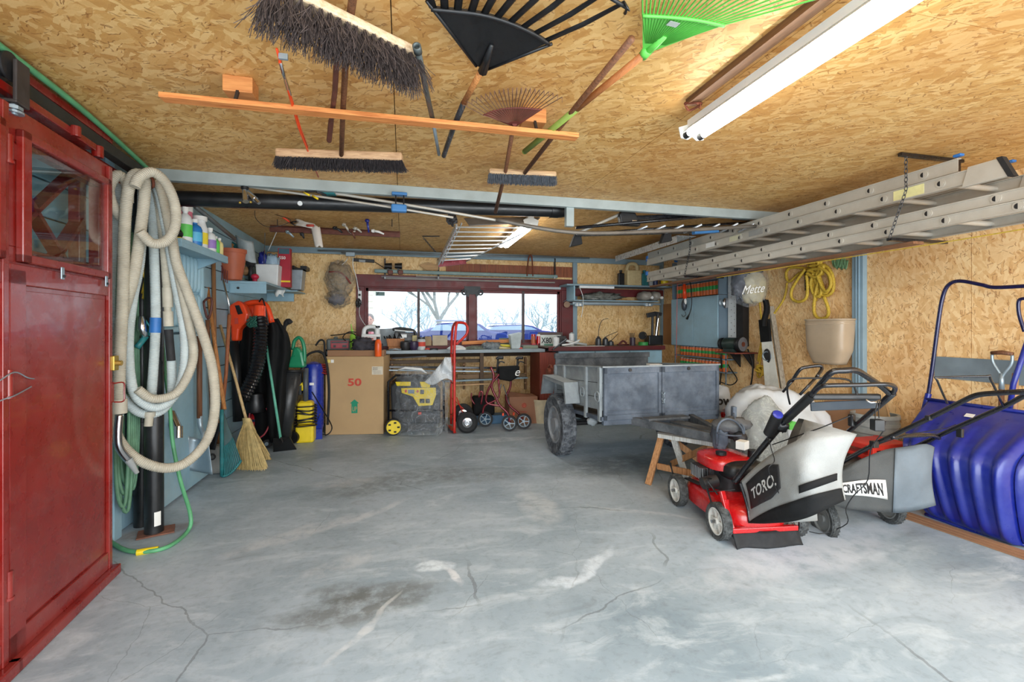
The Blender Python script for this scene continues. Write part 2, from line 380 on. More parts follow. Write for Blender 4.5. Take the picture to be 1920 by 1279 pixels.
# ---------------------------------------------------------------- floor material
def floor_mat():
    t = NT('concrete_floor'); co = t.n('NewGeometry').outputs['Position']
    n1 = t.noise(co, .9, 6, .6, .4); n2 = t.noise(t.mapping(co, .5, (2.2, 5, 1)), 1.3, 8, .65, .8); n3 = t.noise(co, 24, 5, .7)
    col = t.mix(t.ramp(n1, [(.32, 0), (.68, 1)]), lin((134, 152, 164)), lin((182, 196, 207)))
    col = t.mix(t.ramp(n2, [(.5, 0), (.7, .75)]), col, lin((196, 208, 216)))
    col = t.mix(t.ramp(n2, [(.25, .5), (.42, 0)]), col, lin((104, 112, 116)))
    col = t.mix(t.ramp(n3, [(.3, .25), (.5, 0)]), col, lin((96, 104, 110)))
    sx = t.n('SeparateXYZ'); t.put(sx.inputs[0], co)
    wn = t.n('TexNoise'); wn.inputs['Scale'].default_value = 5; wn.inputs['Detail'].default_value = 6; t.put(wn.inputs['Vector'], co)
    wv = t.n('VectorMath', operation='MULTIPLY_ADD'); t.put(wv.inputs[0], wn.outputs['Color']); wv.inputs[1].default_value = (.13, .13, 0); t.put(wv.inputs[2], co)
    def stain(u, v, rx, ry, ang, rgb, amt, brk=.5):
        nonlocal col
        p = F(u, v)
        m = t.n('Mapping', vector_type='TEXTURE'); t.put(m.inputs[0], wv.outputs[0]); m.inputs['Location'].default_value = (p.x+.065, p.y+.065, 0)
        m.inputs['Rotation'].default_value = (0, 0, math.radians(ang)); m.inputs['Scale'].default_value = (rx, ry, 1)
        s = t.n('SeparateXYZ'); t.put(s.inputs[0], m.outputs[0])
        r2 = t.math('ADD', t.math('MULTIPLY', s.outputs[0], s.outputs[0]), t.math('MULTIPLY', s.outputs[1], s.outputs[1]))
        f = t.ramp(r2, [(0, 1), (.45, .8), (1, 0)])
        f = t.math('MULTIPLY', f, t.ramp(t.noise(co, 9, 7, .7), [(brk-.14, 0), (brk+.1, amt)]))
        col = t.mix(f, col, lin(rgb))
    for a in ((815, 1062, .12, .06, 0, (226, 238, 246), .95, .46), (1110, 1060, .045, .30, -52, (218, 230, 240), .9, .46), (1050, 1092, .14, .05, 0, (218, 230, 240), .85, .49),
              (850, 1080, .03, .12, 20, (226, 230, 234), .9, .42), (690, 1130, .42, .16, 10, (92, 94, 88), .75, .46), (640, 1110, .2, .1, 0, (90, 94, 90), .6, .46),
              (750, 900, .8, .3, 20, (96, 102, 100), .6, .48), (900, 890, .5, .25, 0, (104, 110, 108), .5, .48), (1180, 870, 1.0, .35, 5, (84, 90, 92), .55, .44),
              (930, 825, .6, .12, 0, (212, 218, 222), .75, .5), (700, 960, .4, .05, 40, (206, 212, 216), .7, .5), (640, 905, .3, .14, 0, (206, 212, 216), .6, .52),
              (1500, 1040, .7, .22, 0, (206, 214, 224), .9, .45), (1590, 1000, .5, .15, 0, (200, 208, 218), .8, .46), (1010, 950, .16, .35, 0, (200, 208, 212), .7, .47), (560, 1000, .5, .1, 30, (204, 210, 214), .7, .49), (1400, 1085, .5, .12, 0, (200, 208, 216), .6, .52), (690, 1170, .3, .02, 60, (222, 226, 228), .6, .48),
              (1010, 940, .1, .25, 10, (196, 204, 208), .5, .5), (1200, 960, .03, .5, 60, (206, 212, 216), .6, .5), (640, 1060, .3, .1, 30, (206, 212, 216), .55, .52),
              (300, 995, .25, .12, 20, (120, 96, 80), .6, .44)): stain(*a)
    # cracks
    for sc, th, amt, off in ((.55, .0022, .45, 3), (1.1, .0016, .3, 9)):
        vo = t.n('TexVoronoi', feature='DISTANCE_TO_EDGE'); t.put(vo.inputs['Vector'], t.mapping(wv.outputs[0], .4, (1, 1, 0), (off, off, 0))); vo.inputs['Scale'].default_value = sc
        f = t.math('MULTIPLY', t.math('LESS_THAN', vo.outputs['Distance'], th), t.ramp(t.noise(co, 1.2, 2), [(.48, 0), (.56, amt)]))
        col = t.mix(f, col, lin((84, 88, 88)))
    t.put(t.b.inputs['Base Color'], col)
    t.put(t.b.inputs['Roughness'], t.ramp(n2, [(.3, .38), (.7, .62)])); t.b.inputs['Specular IOR Level'].default_value = .4
    hb = t.math('ADD', t.math('MULTIPLY', n3, .4), t.math('MULTIPLY', t.noise(co, 90, 4, .7), .3)); t.bump(hb, .22, .006); return t.m
concrete = floor_mat()
osb_c = osb('osb_ceiling', (0, 1), 8, base=((128, 78, 36), (178, 126, 66), (206, 158, 90), (230, 192, 128)), bright=.98)
osb_b = osb('osb_back', (0, 2), 70, base=((140, 92, 50), (194, 150, 90), (220, 182, 122), (238, 210, 156)), bright=1.06)
osb_r = osb('osb_right', (1, 2), 75, base=((150, 92, 50), (206, 156, 100), (228, 186, 128), (246, 216, 164)), bright=1.12)
# ================================================================ SETTING
struct(B().bb(LW-.3, RW+.3, -.6, BW+.2, -.12, 0).build('floor', concrete, loc=(0, 0, 0)))
grass = M('winter_grass', (150, 156, 138), .9, 0, .25, 3, .3)
def holes(b, x0, x1, z0, z1, y0, y1, hx0, hx1, hz0, hz1):
    b.bb(x0, hx0, y0, y1, z0, z1); b.bb(hx1, x1, y0, y1, z0, z1); b.bb(hx0, hx1, y0, y1, z0, hz0); b.bb(hx0, hx1, y0, y1, hz1, z1)
WX0, WX1, WZ0, WZ1 = -.53, 2.42, 1.1, 1.9
dark_wd = M('dark_backing', (70, 56, 42), .8)
# ceiling with its boards
ce = struct(B().bb(LW-.15, RW+.15, -.6, BW+.12, CE+.014, CE+.12).build('ceiling', dark_wd, loc=(0, 0, CE)))
xs = [LW-.1, -1.46, -.04, 1.44, 2.86, RW+.1]; ys = [-.6, 1.23, 3.67, 6.11, BW+.1]
for i in range(5):
    for j in range(4):
        B().bb(xs[i]+.002, xs[i+1]-.002, ys[j]+.002, ys[j+1]-.002, CE, CE+.014).build('osb_panel', osb_c, ce)
# back wall
bw = B(); holes(bw, LW-.15, RW+.15, -.1, CE+.1, BW+.014, BW+.14, WX0, WX1, WZ0, WZ1)
bw = struct(bw.build('wall_back', dark_wd, loc=(0, BW, 0)))
for x0, x1, z0, z1 in ((LW, -.64, 0, 1.1), (LW, -.64, 1.104, CE), (-.636, .6, 0, .9), (.604, 1.84, 0, .9), (1.844, 3.1, 0, .9), (-.636, .9, 2.0, CE), (.904, 2.5, 2.0, CE), (2.5, 3.4, .9, CE), (3.404, RW, .9, CE), (3.104, RW, 0, .896)):
    B().bb(x0, x1, BW, BW+.014, z0, z1).build('osb_panel', osb_b, bw)
# right wall
rw = struct(B().bb(RW+.014, RW+.14, -.6, BW+.12, -.1, CE+.1).build('wall_right', dark_wd, loc=(RW, 0, 0)))
ysr = [-.6, 1.32, 2.54, 3.76, 4.98, 6.2, BW]
for a, b_ in zip(ysr, ysr[1:]):
    B().bb(RW, RW+.014, a+.002, b_-.002, 0, CE).build('osb_panel', osb_r, rw)
# left wall: pale blue boards
lw = struct(B().bb(LW-.16, LW-.02, -.6, BW+.12, -.1, CE+.1).build('wall_left', dark_wd, loc=(LW, 0, 0)))
for i in range(13):
    z0 = i*.19
    B().bb(LW-.02, LW, -.55, BW, z0+.004, min(z0+.186, CE)).build('plank', blue_paint, lw, bevel=.004)
def PB(u, v, y=BW): return PY(u, v, y)
# thin trims
def trim(i, p, q, w, h, m, up=(0, 0, 1)): return struct(B().beam(p, q, w, h, up).build('trim_%d' % i, m, bevel=.003))
trim(1, (LW, 3.67, CE-.04), (RW, 3.67, CE-.04), .05, .08, steelp)                          # steel crossbeam
p = PY(1069, 400, 3.67); trim(2, (p.x, 3.69, CE-.075), (p.x, 3.69, 2.2), .07, .05, steelp, (0, 1, 0))
p1 = PX(1605, 500, RW); p2 = PX(1626, 500, RW)
rp = B(); rp.bb(RW-.05, RW, p2.y, p1.y, 0, CE); rp.bb(RW-.06, RW, p2.y+.03, p2.y+.04, 0, CE); rp.bb(RW-.06, RW, p1.y-.05, p1.y-.04, 0, CE)
struct(rp.build('trim_3', M('post_blue', (138, 164, 178), .5, 0, .12, 5), bevel=.003))
struct(B().bb(LW, RW, BW-.05, BW-.02, CE-.08, CE).build('trim_4', greyblue))
px_ = PB(1075, 520).x; struct(B().bb(px_-.02, px_+.05, BW-.04, BW, 1.05, CE-.08).build('trim_5', greyblue))
struct(B().bb(RW-.04, RW, BW-.06, BW-.0, 1.05, CE).build('trim_6', greyblue))
# left: blue stud and panel that shows below the hoses
struct(B().bb(LW, LW+.05, 3.32, 3.40, 0, CE).build('trim_7', blue_paint, bevel=.004))
pnl = B(); pnl.bb(LW, LW+.10, 3.62, 4.62, .02, 1.28)
struct(pnl.build('trim_8', M('blue_board', (140, 176, 192), .55, 0, .14, 4, .3, 40, .4, 0, (180, 190, 188), .4), bevel=.005))
# red back boards above window
rb = croot('trim_9', ((1.5, BW, 2.2)))
brd = wood('red_brown_board', (150, 84, 50), (104, 54, 34), 2)
x = .62
for i in range(10):
    w_ = .205; B().bb(x+.003, x+w_-.003, BW-.015, BW-.001, 2.125, 2.29).build('board', brd, rb); x += w_
# ---------------------------------------------------------------- window
wf = croot('window_1', ((WX0+WX1)/2, BW, WZ0))
fr = B()
fr.bb(-.64, 2.66, BW-.035, BW-.005, WZ1+.02, 2.09); fr.bb(-.64, WX0+.0, BW-.035, BW-.005, 1.0, WZ1+.02); fr.bb(WX1+.0, 2.66, BW-.035, BW-.005, .9, WZ1+.02)
fr.bb(WX0, WX1, BW-.03, BW+.12, WZ1, WZ1+.02); fr.bb(WX0, WX1, BW-.07, BW+.12, WZ0-.04, WZ0); fr.bb(WX0, WX0+.02, BW-.02, BW+.12, WZ0, WZ1); fr.bb(WX1-.02, WX1, BW-.02, BW+.12, WZ0, WZ1)
fr.bb(-.64, 2.66, BW-.02, BW-.005, 1.0, WZ0-.04)
fr.build('window_frame', red_dark, wf, bevel=.004)
mx = [.225, 1.815]
sash = M('sash_dark', (66, 52, 54), .5)
for q in mx: B().bb(q-.018, q+.018, BW+.02, BW+.07, WZ0, WZ1).build('mullion', sash, wf)
mp = B(); mp.bb(1.01-.055, 1.01+.055, BW-.03, BW+.08, WZ0, WZ1); mp.build('mullion', red_dark, wf, bevel=.005)
rl = B()
for a, b_ in ((WX0+.02, .955), (1.065, WX1-.02)):
    rl.bb(a, b_, BW+.03, BW+.06, WZ0, WZ0+.05); rl.bb(a, b_, BW+.03, BW+.06, WZ1-.04, WZ1)
    rl.bb(a, a+.03, BW+.03, BW+.06, WZ0, WZ1); rl.bb(b_-.03, b_, BW+.03, BW+.06, WZ0, WZ1)
rl.build('sash', red_dark, wf)
gl = glassm('window_glass', (.95, .98, 1), 0, .9)
for a, b_ in ((WX0+.05, .207), (.243, .925), (1.095, 1.797), (1.833, WX1-.05)):
    B().bb(a, b_, BW+.043, BW+.047, WZ0+.05, WZ1-.04).build('pane', gl, wf)
# sticker in the corner of the first pane
st = PB(713, 551, BW+.04); b = B(); b.box(st, (.125, .002, .058)); o = b.build('window_sticker', M('sticker_teal', (92, 122, 120), .5), wf)
B().text('f', st+V((-.04, -.002, 0)), (1, 0, 0), (0, 0, 1), .07, .001, shear=.3).build('sticker_letter', blk_ink, o)
# scalloped clamp shapes at the head of the middle post
b = B(); c = V((1.01, BW-.05, 1.9)); pts = []
for k in range(24):
    t = math.pi*k/23; pts.append(c+V((.12*math.cos(t), 0, -.02-.10*math.sin(t)+(.05 if abs(math.cos(t)) < .45 else 0))))
b.prism([c+V((-.12, 0, .05))]+pts[::-1]+[c+V((.12, 0, .05))], (0, .02, 0)); b.torus(c+V((-.12, .01, -.04)), (0, 1, 0), .035, .012); b.torus(c+V((.12, .01, -.04)), (0, 1, 0), .035, .012)
b.build('bracket', M('grey_bracket', (60, 66, 70), .6), wf)
B().beam(PB(715, 519, BW-.045), PB(860, 524, BW-.045), .03, .02).build('curtain_rail', M('rail_grey', (120, 112, 116), .5), wf)
B().beam(PB(935, 537, BW-.06), PB(1051, 541, BW-.06), .02, .035).build('roller', M('roller_grey', (168, 178, 184), .5), wf)
# ---------------------------------------------------------------- outside, seen through the window
struct(B().bb(-30, 30, BW+.3, 60, -.15, -.02).build('ground', grass, loc=(0, BW, 0)))
struct(B().bb(-12, 14, -14, -.6, -.14, -.02).build('driveway', M('driveway_gravel', (170, 172, 170), .9, 0, .2, 6, .4), loc=(0, -1, 0)))
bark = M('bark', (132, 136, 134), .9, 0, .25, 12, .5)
def bare_tree(name, label, x, y, h, spread, seed, r0=.16, depth=5, mat=bark, lean=0, group=None, n0=3):
    rnd = random.Random(seed); t = B()
    def br(p, d, L, r, k):
        q = p+d*L; mid = p+d*L*.5+V((rnd.uniform(-1, 1), rnd.uniform(-1, 1), rnd.uniform(-.3, .5)))*L*.09
        t.tube([p, mid, q], [r, r*.85, r*.68], 5 if k > 2 else 3, cap=False)
        if k == 0: return
        for _ in range(3 if k > 1 else 2):
            a = V((rnd.uniform(-1, 1), rnd.uniform(-1, 1), rnd.uniform(-.3, .9))).normalized()
            br(q if rnd.random() < .6 else mid, (d*.75+a*spread).normalized(), L*rnd.uniform(.62, .85), r*.6, k-1)
    tr = B(); base = V((x, y, -.05)); top = base+V((lean, 0, h*.3)); tr.tube([base, base+V((lean*.4, 0, h*.15)), top], [r0*1.3, r0*1.05, r0], 8)
    rt = thing(name, label, 'tree', base, group); tr.build('trunk', mat, rt, True)
    for k in range(n0): br(top, V((math.cos(k*6.28/n0+.3)*spread, math.sin(k*6.28/n0+1)*spread*.6, .85)).normalized(), h*.26, r0*.72, depth)
    t.build('branches', mat, rt); return rt
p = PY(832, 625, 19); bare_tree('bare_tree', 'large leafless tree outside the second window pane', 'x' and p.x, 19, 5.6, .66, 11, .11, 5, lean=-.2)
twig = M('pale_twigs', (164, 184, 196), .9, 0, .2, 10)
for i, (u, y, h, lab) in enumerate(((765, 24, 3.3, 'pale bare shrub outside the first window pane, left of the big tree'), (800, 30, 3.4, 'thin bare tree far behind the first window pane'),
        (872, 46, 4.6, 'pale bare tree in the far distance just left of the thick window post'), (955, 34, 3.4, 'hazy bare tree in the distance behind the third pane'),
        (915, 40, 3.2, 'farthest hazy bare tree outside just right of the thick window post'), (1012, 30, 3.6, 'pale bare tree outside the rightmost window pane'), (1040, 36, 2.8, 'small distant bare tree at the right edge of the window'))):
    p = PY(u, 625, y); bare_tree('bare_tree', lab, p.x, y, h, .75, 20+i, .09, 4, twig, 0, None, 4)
# siding of the neighbouring house
hs = thing('neighbour_house', 'cream sided house corner seen at the left edge of the window', 'house', (-2.4, 11, 0)); 
B().bb(-3.9, PY(700, 600, 11).x-.02, 11.05, 12.5, -.05, 3.4).build('wall', M('cream_wall', (226, 222, 200), .8, 0, .03), hs)
sid = M('cream_siding', (232, 230, 208), .7, 0, .04)
for i in range(21):
    z = i*.15; x1 = PY(700, 600, 11).x
    B().hexa([(-3.9, 11.02, z), (x1, 11.02, z), (x1, 11.05, z), (-3.9, 11.05, z)], [(-3.9, 11.04, z+.145), (x1, 11.04, z+.145), (x1, 11.05, z+.145), (-3.9, 11.05, z+.145)]).build('siding_board', sid, hs)
B().bb(-4.1, x1+.12, 10.8, 12.6, 3.15, 3.25).build('eave', M('eave_brown', (110, 84, 84), .7), hs)
# parked vehicles
def car(label, u, y, L, seed, group=None, tall=1.5):
    c = PY(u, 630, y); x = c.x; rt = thing('parked_car', label, 'car', (x, y, -.02)); carb = M('blue_car_paint', (14, 46, 128), .6, 0, .1, 2, 0, 60, .3, 0)
    prof = [(-.5, .45), (-.5, 1.08), (-.47, 1.18), (-.28, 1.24), (-.2, tall*.9), (-.14, tall*.97), (.1, tall), (.22, tall*.96), (.32, 1.24), (.47, 1.18), (.5, 1.05), (.5, .45)]
    pr = [V((x+a*L, y-.85, z)) for a, z in prof]; B().prism(pr, (0, 1.7, 0)).build('body', carb, rt, bevel=.05)
    g = B(); g.prism([V((x+a*L, y-.865, z)) for a, z in ((-.24, 1.26), (-.185, tall*.93), (-.13, tall*.95), (.1, tall*.97), (.2, tall*.93), (.26, 1.26))], (0, 1.73, 0)); g.build('windows', M('car_glass', (140, 170, 205), .2, 0, .05), rt)
    for sx in (-.32, .32): B().cyl((x+sx*L, y-.9, .33), (x+sx*L, y+.9, .33), .33, n=20).build('wheel', black_rub, rt)
    B().bb(x-.18*L, x+.12*L, y-.5, y+.5, tall+.02, tall+.05).build('roof_rack', M('rack_grey', (150, 160, 190), .5), rt)
car('blue parked car outside behind the second window pane', 850, 13, 2.9, 1); car('blue parked car outside behind the third window pane', 950, 16.6, 3.6, 2, tall=1.46)
# person outside by the window: one continuous skinned body, head with face, hair, coat
def person():
    g = PY(693, 605, 9.6); bx, by = g.x, g.y
    rt = thing('person', 'person with greying hair and pink top standing outside behind the left end of the window', 'person', (bx, by, -.10))
    sk = M('skin', (206, 140, 120), .6, 0, .06); sh = M('pink_top', (196, 110, 120), .8)
    me = bpy.data.meshes.new('body'); J = {'pel': (0, 0, .88), 'spi': (0, 0, 1.08), 'che': (0, 0, 1.26), 'nec': (0, 0, 1.40), 'hd0': (0, -.01, 1.47)}
    vs = [J['pel'], J['spi'], J['che'], J['nec'], J['hd0'], (.17, 0, 1.34), (.2, 0, 1.1), (.2, -.08, .86), (-.17, 0, 1.34), (-.2, 0, 1.1), (-.2, -.08, .86), (.09, 0, .8), (.1, 0, .44), (.1, 0, .06), (.1, -.14, .03), (-.09, 0, .8), (-.1, 0, .44), (-.1, 0, .06), (-.1, -.14, .03)]
    ed = [(0, 1), (1, 2), (2, 3), (3, 4), (2, 5), (5, 6), (6, 7), (2, 8), (8, 9), (9, 10), (0, 11), (11, 12), (12, 13), (13, 14), (0, 15), (15, 16), (16, 17), (17, 18)]
    rr = [.14, .13, .14, .06, .06, .06, .045, .035, .06, .045, .035, .085, .06, .045, .035, .085, .06, .045, .035]
    me.from_pydata([V(p) for p in vs], ed, []); ob = bpy.data.objects.new('body', me); COL.objects.link(ob); ob.parent = rt
    ob.modifiers.new('skin', 'SKIN'); sv = me.skin_vertices[0].data
    for i, r in enumerate(rr): sv[i].radius = (r, r*.8 if i < 3 else r)
    sv[0].use_root = True; s_ = ob.modifiers.new('s', 'SUBSURF'); s_.levels = s_.render_levels = 2; me.materials.append(sh)
    h = V((bx, by-.01, 1.49)); B().blob(h, (.075, .095, .115), .03, 2, 20, 16).build('head', sk, rt, True)
    B().blob(h+V((0, .018, .03)), (.084, .1, .1), .08, 4, 18, 12, flat=-.03).build('hair', M('grey_brown_hair', (96, 84, 84), .8), rt, True)
    e = B(); e.blob(h+V((-.03, -.088, .01)), .011); e.build('eye', blk_ink, rt); e = B(); e.blob(h+V((.03, -.088, .01)), .011); e.build('eye', blk_ink, rt)
    f = B(); f.blob(h+V((0, -.1, -.02)), (.012, .02, .022)); f.build('nose', sk, rt, True); f = B(); f.blob(h+V((-.077, 0, 0)), (.01, .02, .03)); f.build('ear', sk, rt, True); f = B(); f.blob(h+V((.077, 0, 0)), (.01, .02, .03)); f.build('ear', sk, rt, True)
    B().blob(h+V((0, -.09, -.055)), (.024, .008, .006)).build('mouth', M('lip', (170, 80, 80), .5), rt)
    for sx in (-1, 1):
        hd = B(); hp = V((bx+sx*.2, by-.09, .75)); hd.blob(hp, (.02, .035, .05))
        for k in range(4): a = hp+V((0, -.024+k*.016, -.04)); hd.tube([a, a+V((0, -.004, -.035)), a+V((-sx*.012, -.006, -.06+abs(k-1.5)*.006))], [.008, .008, .006], 6)
        hd.tube([hp+V((0, -.03, 0)), hp+V((-sx*.01, -.05, -.03)), hp+V((-sx*.015, -.052, -.05))], [.009, .009, .007], 6); hd.build('hand', sk, rt, True)
person()
# ---------------------------------------------------------------- folding red door along the left wall
DO = V((-1.535, 2.887, 0)); DE = V((.076, -.997, 0)).normalized(); DN = V((-DE.y, DE.x, 0))   # into the room
def D(s, z, n=0): return DO+DE*s+DN*n+V((0, 0, z))
def dbox(b, s0, s1, z0, z1, n0, n1):
    return b.hexa([D(s0, z0, n0), D(s1, z0, n0), D(s1, z0, n1), D(s0, z0, n1)], [D(s0, z1, n0), D(s1, z1, n0), D(s1, z1, n1), D(s0, z1, n1)])
def door_leaf(idx, s0, s1, window=True):
    r = croot('door_%d' % idx, D((s0+s1)/2, 0))
    b = B(); w0, w1, z0, z1 = s0+.09, s1-.09, 1.65, 2.06
    dbox(b, s0, s1, .03, z0, -.045, 0); dbox(b, s0, s1, z1, 2.2, -.045, 0); dbox(b, s0, w0, z0, z1, -.045, 0); dbox(b, w1, s1, z0, z1, -.045, 0)
    b.build('leaf', red_paint, r, bevel=.003)
    b = B(); dbox(b, s0, s0+.03, .05, 2.19, 0, .018); dbox(b, s1-.09, s1, .05, 1.56, 0, .014); dbox(b, s0, s1, 1.5, 1.58, 0, .014); dbox(b, s0, s1, .05, .14, 0, .014)
    b.build('moulding', red_paint, r, bevel=.003)
    b = B(); dbox(b, s0+.05, s1-.1, .15, 1.48, 0, .005); b.build('sheet', red_paint, r, bevel=.002)
    b = B(); f0, f1, y0, y1 = s0+.03, s1-.05, 1.59, 2.115
    for a in ((f0, f1, y0, y0+.035), (f0, f1, y1-.035, y1), (f0, f0+.035, y0, y1), (f1-.05, f1, y0, y1)): dbox(b, *a, .0, .028)
    b.build('window_frame', red_paint, r, bevel=.005)
    b = B(); dbox(b, f0+.03, f1-.04, y0+.03, y1-.03, .008, .011); b.build('pane', glassm('door_glass', (.86, .93, .93), .02, .84), r)
    for s_ in (s0+.09, s0+.45):
        c = B(); dbox(c, s_-.011, s_+.011, 1.545, 1.60, .028, .034); o = c.build('window_catch', galv, r, bevel=.004); c = B(); c.cyl(D(s_, 1.56, .034), D(s_, 1.56, .04), .006); c.build('screw', dark_mt, o)
    b = B(); dbox(b, s0-.03, s1+.01, .0, .05, .0, .045); b.build('bottom_rail', red_paint, r, bevel=.006)
    return r
d1 = door_leaf(1, .01, .745); d2 = door_leaf(2, .755, 1.6)
for z in (1.12, 2.02, .35):
    b = B(); b.cyl(D(.75, z-.05, .012), D(.75, z+.05, .012), .014); dbox(b, .69, .81, z-.03, z+.03, 0, .006); b.cyl(D(.75, z-.06, .012), D(.75, z-.05, .012), .018); b.build('hinge', red_paint, d1, smooth=S40)
wire = B(); wire.tube(cat([D(.92, 1.1, .01), D(.82, 1.13, .02), D(.75, 1.16, .03), D(.66, 1.13, .02), D(.6, 1.12, .008)], 5), .0025, 5); wire.tube(cat([D(.9, 1.03, .01), D(.8, 1.06, .02), D(.75, 1.07, .03), D(.62, 1.09, .01)], 5), .0025, 5); wire.build('wire', galv, d1)
b = B(); dbox(b, -.03, .02, 1.10, 1.18, .0, .03); lk = b.build('lock', M('brass', (176, 148, 70), .35, .8), d1, bevel=.004); b = B(); b.cyl(D(.0, 1.14, .03), D(.0, 1.14, .055), .014); b.build('knob', M('brass2', (196, 166, 86), .3, .8), lk)
b = B(); dbox(b, -.0, .03, .93, 1.04, .0, .02); b.tube(cat([D(.0, 1.03, .02), D(-.03, 1.03, .05), D(-.035, .98, .05), D(-.03, .93, .05), D(0, .93, .02)], 4), .004, 6); b.build('pull', red_paint, d1)
# red cross bracing of the leaf folded behind (seen through the glass)
bk = croot('door_3', D(.4, 0, -.13)); b = B()
for p_, q_ in (((.05, 1.55), (.72, 2.16)), ((.72, 1.55), (.05, 2.16)), ((.42, 2.2), (.75, 1.8)), ((.38, 1.5), (.03, 1.9))):
    b.beam(D(p_[0], p_[1], -.12), D(q_[0], q_[1], -.12), .02, .055, DN)
b.build('brace', red_paint, bk); b = B(); dbox(b, .0, .06, .03, 2.2, -.15, -.1); dbox(b, .69, .75, .03, 2.2, -.15, -.1); dbox(b, .0, .75, .03, 1.5, -.15, -.12); b.build('stile', red_paint, bk, bevel=.004)
# door track along the ceiling
tk = thing('door_track', 'dark steel door track with red timber along the left of the ceiling', 'door track', (LW+.2, 2.6, 2.3))
def TR(s, z, n): return D(s, z, n)
b = B(); dbox(b, -.55, 2.4, 2.30, 2.36, -.10, -.04); b.build('rail', M('dark_rail', (48, 50, 48), .6, .2, .2, 9), tk, bevel=.004)
b = B(); dbox(b, -.15, 2.4, 2.37, 2.41, -.15, -.05); b.build('header_board', red_paint, tk, bevel=.004)
b = B(); dbox(b, .1, 2.4, 2.245, 2.28, -.07, -.01); b.cyl(D(.3, 2.24, .0), D(.3, 2.29, .0), .02); b.cyl(D(.07, 2.22, -.02), D(.07, 2.28, -.02), .025); b.build('guide_bar', red_paint, tk, bevel=.004)
b = B(); dbox(b, -.62, .3, 2.18, 2.30, -.2, -.14); b.build('backing_board', red_paint, tk)
b = B(); dbox(b, .655, .73, 2.215, 2.375, .012, .026); dbox(b, .655, .73, 2.215, 2.375, -.055, -.045); dbox(b, .655, .73, 2.205, 2.218, -.055, .026); hb = b.build('roller_bracket', M('bracket_iron', (64, 58, 56), .6, .3, .3, 14), tk, bevel=.004)
b = B(); b.lathe(D(.715, 2.345, -.04), [(.055, 0), (.055, .008), (.04, .012), (.04, .03), (.055, .034), (.055, .042)], DN, 24); b.build('roller', dark_mt, hb, smooth=S40)
b = B(); b.cyl(D(.7, 2.165, 0), D(.7, 2.205, 0), .012); b.cyl(D(.7, 2.185, 0), D(.7, 2.198, 0), .026, n=6); b.cyl(D(.7, 2.17, 0), D(.7, 2.178, 0), .03); b.build('nut', galv, hb)
# green hose clipped along the ceiling edge
b = B(); b.tube(cat([D(1.6, 2.40, .0), D(.9, 2.40, -.01), D(.3, 2.41, -.02), D(-.2, 2.40, -.04), D(-.75, 2.36, -.05)], 6), .014, 8)
tag(b.build('garden_hose', hose_gr, smooth=True), 'green hose running along the ceiling above the red door', 'hose')
def K(xc, d, z): return V((xc*CS+d*SN, -xc*SN+d*CS, z))
def textf(b, txt, fn, aspect=1.0, bold=.0, shear=0, depth=.002):
    """lettering wrapped on a curved patch: fn(x 0..1, y 0..1, offset)"""
    t = B(); t.text(txt, (0, 0, 0), (1, 0, 0), (0, 1, 0), 1, 1, 'LEFT', shear, bold)
    x0 = min(p.x for p in t.v); x1 = max(p.x for p in t.v); y0 = min(p.y for p in t.v); y1 = max(p.y for p in t.v)
    b.add([fn((p.x-x0)/(x1-x0), (p.y-y0)/(y1-y0), depth*(.5+p.z)) for p in t.v], t.f)
def wheel(root, c, ax, R, w, rim, tyre=black_rub, spokes=5, name='wheel', tread=0, hubr=.18, rimr=.68):
    c = V(c); ax = V(ax).normalized(); x, y, _ = frame(ax)
    t = B(); rr = R*rimr; t.lathe(c, [(rr, -w*.42), (R*.93, -w*.5), (R, -w*.32), (R, w*.32), (R*.93, w*.5), (rr, w*.42)], ax, 36, False, True)
    if tread:
        for i in range(tread):
            a = 6.28318*i/tread
            for sgn in (-1, 0, 1):
                aa = a+sgn*.05; o = c+(x*math.cos(aa)+y*math.sin(aa))*R+ax*sgn*w*.28
                t.beam(o-ax*w*.12+(y*math.cos(aa)-x*math.sin(aa))*.004*sgn, o+ax*w*.12, R*.075, R*.03, x*math.cos(aa)+y*math.sin(aa))
    tw = t.build(name, tyre, root, S40)
    r = B(); r.lathe(c, [(rr, -w*.40), (rr*.9, -w*.42), (rr*.86, -w*.2), (rr*.86, w*.2), (rr*.9, w*.42), (rr, w*.40)], ax, 32, False, True)
    r.cyl(c-ax*w*.46, c+ax*w*.46, R*hubr, n=16)
    if spokes:
        for i in range(spokes):
            a = 6.28318*i/spokes; e = x*math.cos(a)+y*math.sin(a); r.beam(c+e*R*hubr*.8, c+e*rr*.93, w*.5, R*.16, e.cross(ax))
    else: r.cyl(c-ax*w*.16, c+ax*w*.16, rr*.9, n=28)
    r.build('rim', rim, tw, S40); return tw
